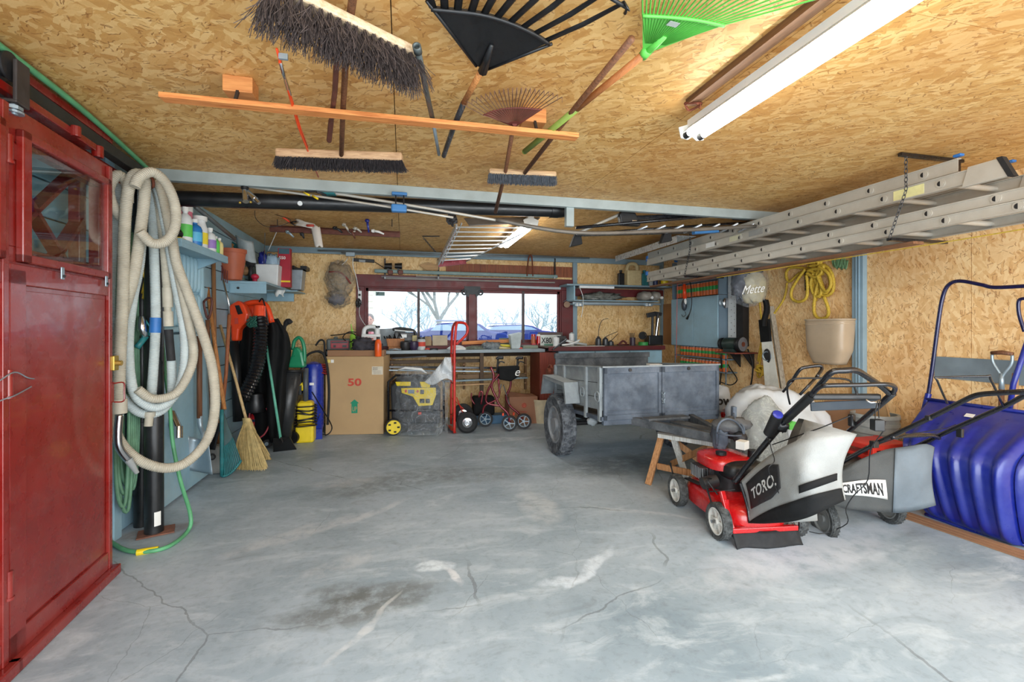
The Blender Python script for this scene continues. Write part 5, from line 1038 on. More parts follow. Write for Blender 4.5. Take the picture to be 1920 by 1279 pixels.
# brown rail with hand tools hanging behind the beam
tr_ = thing('tool_rail', 'rusty brown rail under the rear ceiling loaded with old gloves and pliers', 'rail', C(630, 435, 4.6))
b = B(); b.beam(C(506, 430, 4.6), C(750, 441, 4.75), .03, .05); b.beam(C(507, 424, 4.75), C(750, 436, 4.9), .03, .02); b.build('rail', brown_st, tr_, bevel=.004)
for u in (520, 735): b = B(); b.cyl(C(u, 425, 4.65), C(u, 425, 4.65)+V((0, 0, .2)), .004); b.build('suspension_wire', dark_mt, tr_)
for i, (u, v, du, dv, m_, nm, lab) in enumerate(((530, 408, 28, 18, orange_pl, 'orange_snips', 'orange and black snips on the left end of the rusty rail'), (545, 440, 12, 10, galv, 'steel_punch', 'short steel tool hooked on the rusty rail left of the white glove'), (568, 443, 4, 8, dark_mt, 'hook_tool', 'dark hooked tool under the rusty rail beside the glove'),
     (597, 444, 8, 9, galv, 'steel_chisel', 'small steel chisel hanging right of the white glove'), (690, 425, 3, 22, blue_pl, 'blue_brush', 'blue brush standing on the rusty rail near its right end'), (710, 436, 20, 6, white_pp, 'white_wrapper', 'white wrapper lying on the right end of the rusty rail'),
     (650, 428, 10, 14, alu, 'pliers', 'silver pliers in the middle of the rusty rail'), (662, 440, 8, 14, brown_st, 'pipe_clamp', 'rusty clamp hanging under the middle of the rail'), (672, 432, 12, 8, alu, 'wing_bracket', 'bent silver bracket on the rail left of the blue brush'), (635, 432, 14, 9, dark_mt, 'dark_wrench', 'dark wrench on the rail left of the silver pliers'))):
    r = thing(nm, lab, 'hand tool', C(u, v, 4.6)); b = B(); a0, a1 = C(u-du/2, v-dv/2, 4.58), C(u+du/2, v+dv/2, 4.6)
    b.tube([a0, a0.lerp(a1, .5)+V((0, -.01, .006)), a1], [.013, .012, .008], 8); b.blob(a0, (.022, .014, .018), .4, 4, 10, 8, seed=i); b.build('body', m_, r, True)
    if i in (0, 6): b = B(); b.tube([a1, a1+V((.05, 0, -.03))], .008, 6); b.tube([a1, a1+V((.06, 0, .01))], .008, 6); b.build('handle', black_pl if i == 0 else alu, r, True)
r = thing('work_glove', 'limp white work glove with red cuff hanging over the rusty rail', 'glove', C(580, 440, 4.55)); b = B()
b.grid(lambda u, v: C(552+34*u+v*4+4*math.sin(v*5), 412+10*v+6*u, 4.55-.03*math.sin(3.14*u)), 8, 6, .02); b.grid(lambda u, v: C(582+8*v*1+(18-2*v)*u, 424+38*v+2*math.sin(u*9), 4.56-.02*math.sin(3.14*u)), 6, 10, .02); b.build('fabric', M('glove_white', (208, 200, 190), .9, 0, .1, 8, .3), r, True); b = B(); b.tube([C(575, 423, 4.5), C(588, 423, 4.5)], .012, 6); b.build('cuff', red_ink, r, True)
o = B().tube(cat([C(478, 392, 4.3), C(480, 410, 4.3), C(500, 425, 4.4), C(530, 422, 4.5), C(545, 412, 4.5), C(515, 402, 4.45), C(480, 390, 4.35)], 5), .003, 5).build('loose_wire', dark_mt); tag(o, 'thin dark wire loop drooping left of the rusty rail', 'wire')
# conduit and outlets at the back top
o = B(); o.tube([PY(596, 470, 6.68), PY(1120, 481, 6.68)], .012, 8); o.tube([PY(640, 474, 6.66), PY(1105, 484, 6.66)], .012, 8); tag(stuff(o.build('conduit', galv, smooth=True)), 'thin metal conduit along the top of the back wall', 'conduit')
o = thing('junction_box', 'small metal box with two white cables at top left of back wall', 'junction box', PY(658, 478, 6.66)); b = B(); b.box(PY(657, 477, 6.64), (.12, .05, .055)); b.build('box', galv, o, bevel=.004); b = B(); b.tube(cat([PY(651, 483, 6.64), PY(650, 488, 6.6), PY(641, 497, 6.6)], 4), .006, 6); b.tube(cat([PY(662, 483, 6.64), PY(662, 500, 6.68), PY(668, 520, 6.72), PY(672, 545, 6.72)], 4), .006, 6); b.build('cable', hose_wh2, o, True)
o = thing('power_strip', 'black power strip with grey sockets below the conduit at back wall', 'power strip', PY(682, 489, 6.74)); b = B(); b.beam(PY(661, 487, 6.74), PY(702, 490, 6.74), .04, .045); b.build('body', black_pl, o, bevel=.005); b = B(); b.beam(PY(673, 489, 6.715), PY(685, 490, 6.715), .004, .035); b.build('socket_face', grey_pl, o); b = B(); b.tube(cat([PY(702, 491, 6.72), PY(712, 497, 6.7), PY(722, 504, 6.7)], 4), .005, 5); b.build('cable', black_pl, o)
o = thing('hanging_clamp', 'dark iron bar clamp hanging above the right half of the window', 'clamp', PY(993, 500, 6.6)); b = B(); b.tube(cat([PY(988, 518, 6.6), PY(991, 484, 6.6), PY(997, 481, 6.6), PY(999, 518, 6.6)], 3), .011, 6); b.build('frame', rust, o, True)
# ================================================================ LEFT SIDE: HOSES
def H(u, v, off=0.0): return C(u, v, 2.62+(u-205)/200*.45+off)
def hp(pts, off=0.0): return cat([H(p[0], p[1], off+(p[2] if len(p) > 2 else 0)) for p in pts], 6)
hk = thing('hose_hook', 'rusty hook on the wall holding the bundle of pool hoses', 'hook', H(285, 345, .1)); b = B(); b.tube(cat([H(280, 352, .1), H(287, 350, -.05), H(287, 338, -.07), H(281, 330, -.05), H(276, 326, .1), H(276, 320, .3)], 4), .008, 6); b.build('hook', rust, hk, True)
h = thing('white_pool_hose', 'pale grey white corrugated hose in long loops with black coupling', 'hose', H(260, 776))
b = B(); b.corr(hp([(268, 345), (263, 480), (249, 560), (241, 645), (249, 730), (275, 760), (304, 762), (330, 738), (345, 690), (345, 620), (331, 540), (312, 430), (300, 370), (289, 345), (276, 338)], .02), .027, .09, .011); b.build('corrugated_hose', hose_wh, h, S40)
b = B(); b.corr(hp([(222, 345), (214, 420), (207, 520), (206, 640), (215, 720), (236, 752), (262, 774), (290, 776), (312, 762), (322, 735), (321, 675)], .09), .027, .09, .011); b.build('corrugated_hose', hose_wh, h, S40)
b = B(); b.tube([H(321, 676, .06), H(316, 618, .06)], .024, 14); b.build('coupling', black_rub, h, S40); b = B(); b.tube([H(316, 612, .06), H(315, 584, .06)], .028, 14); b.tube([H(315, 576, .06), H(314, 540, .06)], .029, 14); b.tube([H(315, 586, .06), H(314, 574, .06)], .02, 14); b.build('cuff', hose_bg, h, S40)
b = B(); b.corr(hp([(314, 540), (307, 450), (296, 370), (287, 345)], .06), .027, .09, .011); b.build('corrugated_hose', hose_bg, h, S40)
h = thing('taped_pool_hose', 'short straight white corrugated hose with blue tape ring in the middle of the bundle', 'hose', H(285, 776, .05))
b = B(); b.corr(hp([(284, 350), (289, 480), (292, 600), (287, 700), (281, 770)], .08), .028, .10, .010); b.build('corrugated_hose', hose_wh, h, S40); b = B(); b.tube([H(292, 596, .08), H(291, 624, .08)], .0305, 16); b.build('blue_tape', MC['blue_cap'], h, S40); b = B(); b.tube([H(281, 772, .08), H(280, 781, .08)], .031, 14); b.tube([H(280, 781, .08), H(278, 799, .08)], .023, 14); b.build('cuff', hose_bg, h, S40)
h = thing('beige_pool_hose', 'beige corrugated hose with the largest loop and a chrome elbow wand end', 'hose', H(300, 880))
b = B(); b.corr(hp([(224, 750), (224, 700), (230, 560), (234, 420), (243, 345), (258, 325), (272, 345, .0), (264, 430), (250, 520), (228, 600, .06), (214, 700, .1), (214, 800, .12), (245, 852, .06), (300, 877), (348, 868), (388, 825), (403, 765), (398, 690), (378, 620), (352, 550, .02), (330, 490, .05), (318, 420, .08), (304, 365, .08), (290, 335, .06)], -.06), .030, .09, .010); b.build('corrugated_hose', hose_bg, h, S40)
b = B(); b.tube([H(224, 748, -.06), H(224, 775, -.06)], .036, 16); b.build('cuff', hose_bg, h, S40); b = B(); b.tube(cat([H(224, 776, -.06), H(221, 815, -.06), H(224, 840, -.06), H(240, 862, -.05)], 5), .020, 14); b.build('chrome_elbow', chrome, h, True); b = B(); b.tube([H(240, 861, -.05), H(257, 887, -.05)], [.022, .012], 10); b.build('nozzle', grey_pl, h, S40)
h = thing('beige_curl_hose', 'beige corrugated hose curled into a small ring at the top of the bundle', 'hose', H(290, 457, -.1))
b = B(); b.corr(hp([(262, 434), (285, 456), (312, 452), (328, 425), (328, 385), (312, 345), (287, 323), (262, 332), (252, 352)], -.14), .029, .09, .010); b.corr(hp([(229, 410), (211, 385), (204, 352), (221, 328), (238, 345), (240, 380)], -.02), .029, .09, .010); b.build('corrugated_hose', hose_bg, h, S40)
h = thing('beige_inner_hose', 'beige corrugated hose whose loop ends above the taped hose end', 'hose', H(300, 748))
b = B(); b.corr(hp([(258, 730), (287, 748), (329, 738), (354, 700), (363, 658), (352, 595), (332, 500), (318, 430), (303, 360), (290, 338)], -.01), .027, .09, .011); b.build('corrugated_hose', hose_bg, h, S40)
# green garden hose: wall coil and loose end
h = thing('coiled_garden_hose', 'faded green garden hose coiled behind the pool hoses, its end trailing on the floor', 'hose', F(300, 1030))
b = B()
for k in range(6):
    x0 = 218+k*3; x1 = 240+k*3.5; lo = 940+random.randint(-40, 25)
    b.tube(hp([(x1-4, 400+k*12), (x1, 600), (x1+2, 800), ((x0+x1)/2+6, lo), (x0+2, lo-20), (x0-3, 780), (x0-2, 600), (x0+4, 430)], .13+.012*k), .011, 8)
b.build('coil', hose_gr2, h, True)
g = [F(352, 1000), F(318, 1028), F(275, 1039), F(235, 1036), F(204, 1018)]
for q in g: q.z = .014
b = B(); b.tube(cat([H(296, 560, .25), H(308, 680, .22), H(318, 760, .2), H(324, 830, .2), H(338, 900, .15), C(357, 965, 2.98)]+g, 6), .0125, 8); b.build('loose_end', hose_gr, h, True)
b = B(); q0, q1 = g[2]+V((-.05, 0, 0)), g[2]+V((.05, .02, 0)); b.tube([q0, q1], .018, 12); b.build('yellow_connector', yellow_pl, h, S40)
o = thing('spray_nozzle', 'chrome and teal hose spray gun hanging among the pool hoses', 'spray gun', H(267, 655)); b = B(); b.tube([H(265, 593, .1), H(266, 615, .1), H(272, 632, .1)], [.02, .026, .02], 10); b.build('head', chrome, o, True); b = B(); b.tube([H(274, 630, .1), H(262, 645, .1), H(256, 652, .1)], [.018, .017, .02], 10); b.tube([H(272, 600, .1), H(281, 612, .1), H(280, 630, .1)], .006, 6); b.build('grip', teal, o, True)
o = B(); o.tube(cat([H(266, 440, .2), H(274, 470, .15), H(266, 500, .15), H(274, 530, .15), H(268, 560, .2)], 5), .008, 6); o.tube(cat([H(270, 440, .2), H(264, 480, .15), H(273, 515, .15), H(267, 550, .2)], 5), .008, 6); tag(stuff(o.build('yellow_rope_strand', rope_y, smooth=True)), 'yellow twisted rope hanging behind the pool hoses', 'rope')
o = thing('pump_fitting', 'small chrome and black pipe fitting hanging behind the green hose near the wall', 'pipe fitting', C(325, 820, 3.4)); b = B(); b.cyl(C(318, 775, 3.42), C(332, 805, 3.38), .035, n=14); b.cyl(C(334, 800, 3.38), C(334, 822, 3.36), .03, n=14); b.build('body', chrome, o, S40); b = B(); b.blob(C(318, 790, 3.45), .05, .3); b.build('collar', black_pl, o, True)
o = tag(B().prism([H(277, 350, .12), H(292, 350, .12), H(288, 385, .12), H(278, 390, .12)], (0, .02, 0)).build('white_tag', white_pp), 'white card tag hanging beside the hose hook', 'tag')
# ================================================================ RIBBED BLUE PLASTIC PANEL
rp_ = thing('ribbed_plastic_panel', 'pale blue ribbed plastic panel with rounded corners hung on the left wall', 'plastic panel', (LW+.05, 4.1, 1.3))
bp = M('blue_blow_plastic', (158, 194, 208), .4, 0, .06, 6)
b = B(); b.bb(LW+.01, LW+.045, 3.72, 4.56, 1.31, 1.97); b.build('panel', bp, rp_, bevel=.03)
for tier in ((1.36, 1.60), (1.655, 1.92)):
    for k in range(11):
        y = 3.79+k*.07; b = B(); b.tube(cat([(LW+.04, y, tier[0]), (LW+.058, y, tier[0]+.02), (LW+.06, y, tier[1]-.02), (LW+.04, y, tier[1])], 2), .022, 8); b.build('rib', bp, rp_, True)
b = B(); b.tube(cat([(LW+.05, 3.75, 1.34), (LW+.06, 3.74, 1.64), (LW+.05, 3.76, 1.95), (LW+.06, 4.14, 1.965), (LW+.05, 4.52, 1.94), (LW+.06, 4.54, 1.64), (LW+.05, 4.52, 1.33), (LW+.06, 4.14, 1.32)], 5, True), .025, 8, True); b.build('rim', bp, rp_, True)
# upper shelf on left wall
def fz(u, v, X): return PX(u, v, X)
sh1 = thing('upper_wall_shelf', 'small pale blue shelf high on the left wall holding cleaning bottles', 'shelf', (LW+.12, 4.0, 1.9))
B().bb(LW, LW+.30, 3.60, 4.46, 1.925, 1.955).build('board', blue_paint, sh1, bevel=.003)
b = B(); b.bb(LW+.27, LW+.30, 3.60, 4.46, 1.895, 1.925); b.build('edge', blue_paint, sh1); b = B(); b.prism([V((LW, 4.44, 1.925)), V((LW+.26, 4.44, 1.925)), V((LW, 4.44, 1.80))], (0, .02, 0)); b.build('bracket', blue_paint, sh1)
zs = 1.955
def bottle(name, lab, y, x, h, r, m_, capm, grp=None, neck=.35, label=None, cat_='bottle', z0=None, flat=1.0):
    z0 = zs if z0 is None else z0; o = thing(name, lab, cat_, (x, y, z0), grp)
    b = B(); b.lathe((x, y, z0), [(r*.92, 0), (r, .01), (r, h*.62), (r*.8, h*.74), (r*neck, h*.82), (r*neck, h*.88)], n=18); b.build('body', m_, o, S40)
    b = B(); b.cyl((x, y, z0+h*.87), (x, y, z0+h), r*neck*1.3, n=14); b.build('cap', capm, o, S40)
    if label: b = B(); b.lathe((x, y, z0+h*.15), [(r*1.02, 0), (r*1.02, h*.35)], n=18, cap=False); b.build('label', label, o, S40)
    return o
pk = M('pink_plastic', (206, 110, 130), .45); ylw = M('yellow_cap', (236, 214, 60), .45); bl = M('blue_bottle', (40, 120, 190), .35); lg = M('green_label', (96, 200, 90), .5)
bottle('spray_bottle', 'white bottle with lime green and red label at the near end of the upper shelf', 3.80, LW+.24, .26, .045, hose_wh2, white_pp, label=lg)
bottle('cleaner_bottle', 'bright blue bottle in front on the upper wall shelf', 3.93, LW+.25, .20, .05, bl, white_pp, label=M('sky_label', (90, 180, 220), .5))
o = thing('pink_tub', 'tall pink tub with white lid on the upper wall shelf behind the blue bottle', 'tub', (LW+.14, 4.0, zs)); b = B(); b.cyl((LW+.15, 4.0, zs), (LW+.15, 4.0, zs+.27), .05, .055, 20); b.build('body', pk, o, S40); b = B(); b.cyl((LW+.15, 4.0, zs+.27), (LW+.15, 4.0, zs+.31), .058, n=20); b.build('lid', white_pp, o, S40)
bottle('yellow_capped_bottle', 'white bottle with yellow label and wide cap in the middle of the upper shelf', 4.10, LW+.22, .26, .055, hose_wh2, white_pp, neck=.7, label=ylw)
bottle('detergent_bottle', 'white bottle with violet label next to the yellow labelled one', 4.24, LW+.24, .2, .045, hose_wh2, white_pp, label=M('violet_label', (150, 120, 190), .5))
for k, (y, cm, lab) in enumerate(((4.33, lg, 'small bottle with green body near the far end of the upper shelf'), (4.41, M('cream_pl', (222, 206, 140), .5), 'small cream bottle at the far end of the upper shelf'))): bottle('small_bottle', lab, y, LW+.25, .15, .03, cm, white_pp)
bb2 = thing('metal_cabinet_box', 'grey metal switch box with round dial above the upper wall shelf', 'switch box', (LW+.1, 3.75, 1.97)); b = B(); b.bb(LW, LW+.1, 3.62, 3.9, 1.97, 2.28); b.build('case', M('box_grey', (92, 96, 94), .5, .4), bb2, bevel=.005); b = B(); b.cyl((LW+.1, 3.79, 2.2), (LW+.108, 3.79, 2.2), .03); b.build('dial', M('dial_orange', (150, 90, 60), .6), bb2); b = B(); b.bb(LW+.1, LW+.104, 3.75, 3.83, 2.02, 2.09); b.build('plate', M('plate_tan', (150, 130, 110), .6), bb2)
o = thing('black_camera_bag', 'black bundle with yellow stripe at the near end of the upper shelf', 'bundle', (LW+.2, 3.68, zs)); b = B(); b.blob((LW+.18, 3.69, zs+.05), (.09, .07, .05), .2, flat=-.05); b.build('body', black_pl, o, True); b = B(); b.bb(LW+.2, LW+.275, 3.64, 3.72, zs, zs+.012); b.build('stripe', yellow_pl, o)
# long grey tube running up the corner
o = B().tube([C(367, 388, 3.6), C(440, 448, 4.35)], .018, 8).build('shovel_shaft', M('shaft_grey', (112, 118, 120), .4, .4), smooth=True); tag(o, 'grey metal shaft slanting down the left wall corner to the teal shovel', 'shaft')
sc2 = thing('grain_scoop', 'teal and grey plastic shovel head stored above the lower corner shelf', 'shovel head', C(455, 470, 4.9)); b = B(); b.grid(lambda u, v: C(441+34*u+6*v, 441+40*v+4*u*(1-u)*3+12*u, 4.8-.06*math.sin(3.14*u)), 8, 8, .012); b.build('blade', M('scoop_grey', (158, 168, 170), .5), sc2, True)
b = B(); b.grid(lambda u, v: C(430+26*u+14*v, 450+24*v+14*u, 4.9), 6, 6, .012); b.build('back_blade', teal, sc2, True)
# lower corner shelf
SX1 = LW+.36
sh2 = thing('corner_shelf', 'pale blue box shelf in the rear left corner crowded with pots', 'shelf', (LW+.18, 5.4, 1.7))
B().bb(LW, SX1, 5.38, BW, 1.805, 1.83).build('board', blue_paint, sh2, bevel=.003)
b = B(); b.bb(LW, SX1, 5.38, 5.40, 1.70, 1.805); b.bb(LW, LW+.02, 5.38, 6.7, 1.70, 1.805); b.build('front_board', blue_paint, sh2, bevel=.003); b = B(); b.cyl((LW+.09, 5.37, 1.755), (LW+.09, 5.38, 1.755), .012); b.build('bolt', dark_mt, sh2)
b = B(); b.bb(LW, -1.44, 6.70, 6.73, 1.69, 1.81); b.bb(LW, SX1+.12, 6.3, BW, 1.795, 1.81); b.build('rear_board', blue_paint, sh2)
zz = 1.83
o = thing('plant_pot', 'large terracotta coloured plastic pot at the near end of the corner shelf', 'pot', (LW+.12, 5.5, zz)); b = B(); pc_ = C(436, 527, 4.72); pc_.z = zz; b.lathe(pc_, [(.085, 0), (.13, .27), (.14, .27), (.14, .31), (.12, .31), (.075, .01)], (.0, 0, 1), 26, False, True); b.build('pot', terra, o, S40)
o = thing('clay_saucer', 'orange brown tub leaning over the terracotta pot', 'tub', C(440, 470, 5.0)); b = B(); b.cyl(C(430, 478, 5.0), C(444, 458, 5.0), .1, .11, 20); b.build('tub', M('ochre', (176, 118, 60), .6), o, S40)
for i, (u, v, r_, m_, nm, lab, c_) in enumerate(((458, 508, .055, wood('cork', (150, 112, 72), (110, 78, 46), 0), 'twine_roll', 'brown roll of twine lying on the corner shelf', 'roll'), (478, 519, .042, M('crimson', (200, 40, 70), .5), 'red_ball', 'crimson round cap in front of the white bin', 'cap'),
    (455, 488, .05, M('lime_yel', (190, 190, 60), .6), 'yellow_green_packet', 'yellow green packet behind the twine roll', 'packet'), (470, 490, .055, dark_mt, 'dark_jar', 'dark jumbled jar between the pot and the white bin', 'jar'))):
    p = C(u, v, 5.3 if i != 1 else 5.15); o = thing(nm, lab, c_, (p.x, p.y, zz)); b = B()
    if i == 0: b.cyl(p-V((0, .05, 0)), p+V((0, .05, 0)), r_, n=20); b.cyl(p-V((0, .055, 0)), p-V((0, .05, 0)), .015, n=10)
    else: b.blob((p.x, p.y, p.z), (r_, r_, r_*(1.3 if i > 1 else .8)), .25 if i > 1 else .05, 3, seed=i); b.bb(p.x-.02, p.x+.02, p.y-.02, p.y+.02, zz, p.z)
    b.build('body', m_, o, True)
wb = thing('white_bin', 'white square bin stuffed with blue bags on the corner shelf', 'bin', C(498, 530, 5.4)); q = C(479, 529, 5.35); b = B(); wq = .25; z1 = C(498, 496, 5.4).z
b.hexa([(q.x+.015, q.y, zz), (q.x+wq-.015, q.y, zz), (q.x+wq-.015, q.y+.2, zz), (q.x+.015, q.y+.2, zz)], [(q.x, q.y-.01, z1), (q.x+wq, q.y-.01, z1), (q.x+wq, q.y+.21, z1), (q.x, q.y+.21, z1)]); b.build('bin', hose_wh2, wb, bevel=.01)
b = B(); b.blob((q.x+.06, q.y+.06, z1+.06), (.05, .05, .09), .5, 4); b.build('blue_bag', blue_pl, wb, True); b = B(); b.blob((q.x+.16, q.y+.08, z1+.04), (.08, .06, .09), .4, 4, seed=4); b.build('clear_bag', M('pale_blue_film', (150, 176, 196), .3), wb, True)
b = B(); b.torus((q.x+.16, q.y+.06, z1+.05), (.2, 1, 0), .075, .003, 24, 5); b.build('wire_rim', chrome, wb); b = B(); b.tube([C(495, 498, 5.4), C(497, 430, 5.3)], .004, 5); b.build('rod', chrome, wb)
b = B(); b.tube(cat([C(503, 470, 5.4), C(512, 450, 5.3), C(520, 432, 5.2), C(524, 425, 5.1)], 4), .005, 5); tag(b.build('white_string', hose_wh2, smooth=True), 'pale cord rising from the white bin to the ceiling rail', 'cord')
rb_ = thing('red_box', 'tall red carton with white number behind the white bin', 'box', C(530, 527, 5.6)); b = B(); q = C(521, 528, 5.55); z1 = C(521, 465, 5.55).z; b.bb(q.x, q.x+.14, q.y, q.y+.09, zz, z1); b.build('carton', M('red_carton', (168, 30, 50), .5), rb_, bevel=.004)
b = B(); b.bb(q.x+.01, q.x+.13, q.y-.002, q.y, z1-.07, z1-.005); b.build('top_badge', M('badge_teal', (60, 96, 110), .5), rb_, bevel=.002); b = B(); b.text('550', (q.x+.05, q.y-.003, z1-.12), (1, 0, 0), (0, 0, 1), .05, .001, bold=.02); b.build('number', white_pp, rb_); b = B(); b.bb(q.x, q.x+.14, q.y-.002, q.y, zz+.06, zz+.08); b.build('yellow_band', yellow_pl, rb_)
tb_ = thing('clear_storage_tub', 'translucent grey tub with black lid hanging past the end of the corner shelf', 'tub', C(556, 545, 6.2)); b = B(); q0, q1 = C(543, 543, 5.95), C(568, 506, 6.0); b.hexa([(q0.x+.01, q0.y, q0.z), (q1.x-.02, q0.y, q0.z), (q1.x-.02, q0.y+.2, q0.z), (q0.x+.01, q0.y+.2, q0.z)], [(q0.x, q0.y, q1.z), (q1.x, q0.y, q1.z), (q1.x, q0.y+.22, q1.z), (q0.x, q0.y+.22, q1.z)]); b.build('tub', M('frosty_grey', (150, 162, 170), .35), tb_, bevel=.01)
b = B(); b.bb(q0.x-.02, q1.x+.03, q0.y-.01, q0.y+.23, q1.z, q1.z+.02); b.bb(q0.x+.0, q0.x+.06, q0.y-.01, q0.y+.2, q1.z, q1.z+.05); b.bb(q1.x-.03, q1.x+.05, q0.y-.01, q0.y+.2, q1.z, q1.z+.05); b.build('lid', black_pl, tb_, bevel=.004)
o = thing('glove_rag', 'white rag hanging from the right end of the corner shelf', 'rag', C(526, 555, 5.7)); b = B(); b.grid(lambda u, v: C(516+16*u+2*math.sin(v*6), 536+18*v+3*math.sin(u*8), 5.7-.02*math.sin(u*6)), 8, 8, .008); b.build('cloth', white_pp, o, True)
o = thing('hanging_screwdriver', 'dark handled tool hanging by a red cord below the corner shelf', 'hand tool', C(537, 590, 6.3)); b = B(); b.tube([C(538, 540, 6.3), C(538, 572, 6.3)], .004, 5); b.build('cord', red_tube, o); b = B(); b.tube([C(538, 571, 6.3), C(536, 590, 6.3)], [.012, .017], 8); b.build('handle', black_pl, o, True)
o = thing('rust_rake_head', 'rusty red garden rake head hooked at the left end of the corner shelf', 'rake', C(415, 520, 4.7)); b = B(); b.tube(cat([C(397, 492, 4.6), C(412, 497, 4.6), C(428, 512, 4.7)], 3), .008, 6); b.build('bar', M('rake_red', (104, 40, 42), .6), o, True)
for k in range(9): q = C(398+k*3.6, 493+k*1.8, 4.62); b = B(); b.tube([q, q-V((0, .01, .13))], .004, 5); b.build('tooth', MC['rake_red'], o)
# ================================================================ LONG HANDLED TOOLS ON THE LEFT
def pole(name, lab, c_, pts, r, m_, parts=()):
    o = thing(name, lab, c_, C(*pts[-1])); b = B(); b.tube([C(*p) for p in pts], r, 10); b.build('handle', m_, o, True); return o
o = pole('grain_shovel', 'shovel with thick brown handle and steel socket hanging on the blue wall board', 'shovel', [(374, 630, 3.75), (374, 784, 3.75)], .02, handle_d)
b = B(); b.tube(cat([C(374, 780, 3.75), C(376, 800, 3.75), C(381, 815, 3.72), C(379, 830, 3.7)], 4), [.02]*4+[.017]*4+[.015]*5, 10); b.build('socket', galv, o, True); b = B(); b.grid(lambda u, v: C(352+38*u-8*v*(1-2*u), 818+62*v+10*u, 3.68+.05*math.sin(3.14*u)), 10, 10, .006); b.build('blade', galv, o, True)
o = pole('steel_shovel', 'second shovel with wooden D grip and dark steel blade behind the big hose loop', 'shovel', [(389, 600, 3.95), (394, 700, 4.0), (398, 800, 4.05)], .016, handle_d)
b = B(); b.tube(cat([C(382, 566, 3.95), C(384, 580, 3.95), C(390, 598, 3.95), C(396, 580, 3.95), C(397, 562, 3.95), C(390, 559, 3.95), C(382, 566, 3.95)], 3), .01, 8); b.build('grip', M('wine_grip', (94, 52, 44), .5), o, True); b = B(); b.grid(lambda u, v: C(388+26*u-12*v, 790+50*v+4*u, 4.1+.04*math.sin(3.14*u)), 8, 8, .006); b.build('blade', dark_mt, o, True)
o = pole('teal_leaf_rake', 'teal plastic leaf rake standing head down with bright wooden handle', 'rake', [(385, 512, 4.35), (402, 640, 4.2), (421, 768, 4.08)], .0165, handle_w)
def rk_(u, v): return C(416+(2+34*v)*u+.0*v, 768+v*(125-30*u*(u)), 4.02+.12*u)
b = B(); b.grid(rk_, 10, 14, .008); b.build('fan', M('rake_slate', (74, 100, 104), .6, 0, .15, 12), o, True); b = B(); b.tube([rk_(0, v/6) for v in range(7)], .016, 6); b.tube([rk_(u/8, 1) for u in range(9)], .012, 6); b.build('rim', teal, o, True)
b = B(); [b.tube([rk_(u/12, .55)-V((0, .012, 0)), rk_(u/12, 1)-V((0, .012, 0))], .004, 4) for u in range(1, 13)]; stuff(b.build('tines', teal, o))
pole('brown_pole', 'plain vertical brown wooden pole standing left of the teal rake', 'pole', [(400, 470, 4.36), (403, 700, 4.38), (409, 835, 4.40)], .018, wood('mid_brown', (156, 112, 74), (112, 76, 48), 2))
o = pole('steel_tipped_pole', 'orange brown handle crossing in front of the black bags with silver upper rod', 'pole', [(430, 590, 4.35), (424, 700, 4.4), (410, 836, 4.5)], .016, wood('sienna', (168, 100, 62), (124, 70, 42), 2)); b = B(); b.tube([C(418, 525, 4.3), C(429, 570, 4.33), C(430, 592, 4.35)], .009, 8); b.build('rod', chrome, o, True)
for k, (pts, lab, nb) in enumerate((([(413, 610, 4.52), (440, 705, 4.42), (462, 788, 4.33)], 'corn broom with the flared pale bristles resting on the floor, left of the pair', (462, 784, 470, 838, 440, 500, 882)), ([(428, 652, 4.78), (446, 730, 4.7), (463, 790, 4.62)], 'second corn broom half hidden behind the first, its tip showing to the right', (463, 786, 480, 830, 486, 506, 862)))):
    o = pole('corn_broom', lab, 'broom', pts, .013, wood('pale_broom_handle', (204, 178, 130), (160, 126, 84), 2)); d0 = pts[-1][2]
    x0, y0, x1, y1, xa, xb, y2 = nb; b = B(); rnd = random.Random(k)
    def sheaf(u, v):
        w0 = 6+(2 if v < .35 else (v-.35)/.65*(xb-xa)/2-2); cx = x0+((xa+xb)/2-x0)*v; a = 6.28318*u
        return C(cx+w0*math.cos(a), y0+(y2-y0)*v, d0+.035*math.sin(a)*(1+v)-.1*v+.1*v)
    b.grid(sheaf, 22, 10); b.build('bristle_core', straw, o, True); s_ = B()
    for i in range(420 if k == 0 else 160):
        t = rnd.uniform(-1, 1); st_ = C(x0+t*5, y0+6, d0+rnd.uniform(-.03, .03)); en = C((xa+xb)/2+t*(xb-xa)/2*rnd.uniform(.8, 1.12), y2+rnd.uniform(-14, 2), d0-.06+rnd.uniform(-.06, .04)); mid = st_.lerp(en, .5)+V((t*.01, -.03, .015)); s_.tube([st_, mid, en], .0018, 3, cap=False)
    stuff(s_.build('straws', straw, o)); b = B(); q = C(x0+1.5, y0+34, d0); b.torus(q, (.1, 0, 1), .034, .004, 18, 5); b.torus(q+V((0, 0, .02)), (.1, 0, 1), .032, .003, 18, 5); b.build('binding', galv, o)
o = thing('grey_fuel_tank', 'small translucent grey plastic tank with round opening on the floor by the teal rake', 'tank', F(400, 889)); f0 = F(386, 890); f1 = F(415, 889); b = B(); b.hexa([f0, f1, f1+V((0, .16, 0)), f0+V((0, .16, 0))], [C(391, 838, 4.15), C(411, 836, 4.15), C(411, 836, 4.15)+V((0, .12, 0)), C(391, 838, 4.15)+V((0, .12, 0))]); b.build('tank', M('tank_grey', (154, 152, 146), .5), o, bevel=.025); b = B(); b.torus(C(398, 857, 4.08), (0, -1, .2), .022, .007, 18, 6); b.build('opening', dark_mt, o)
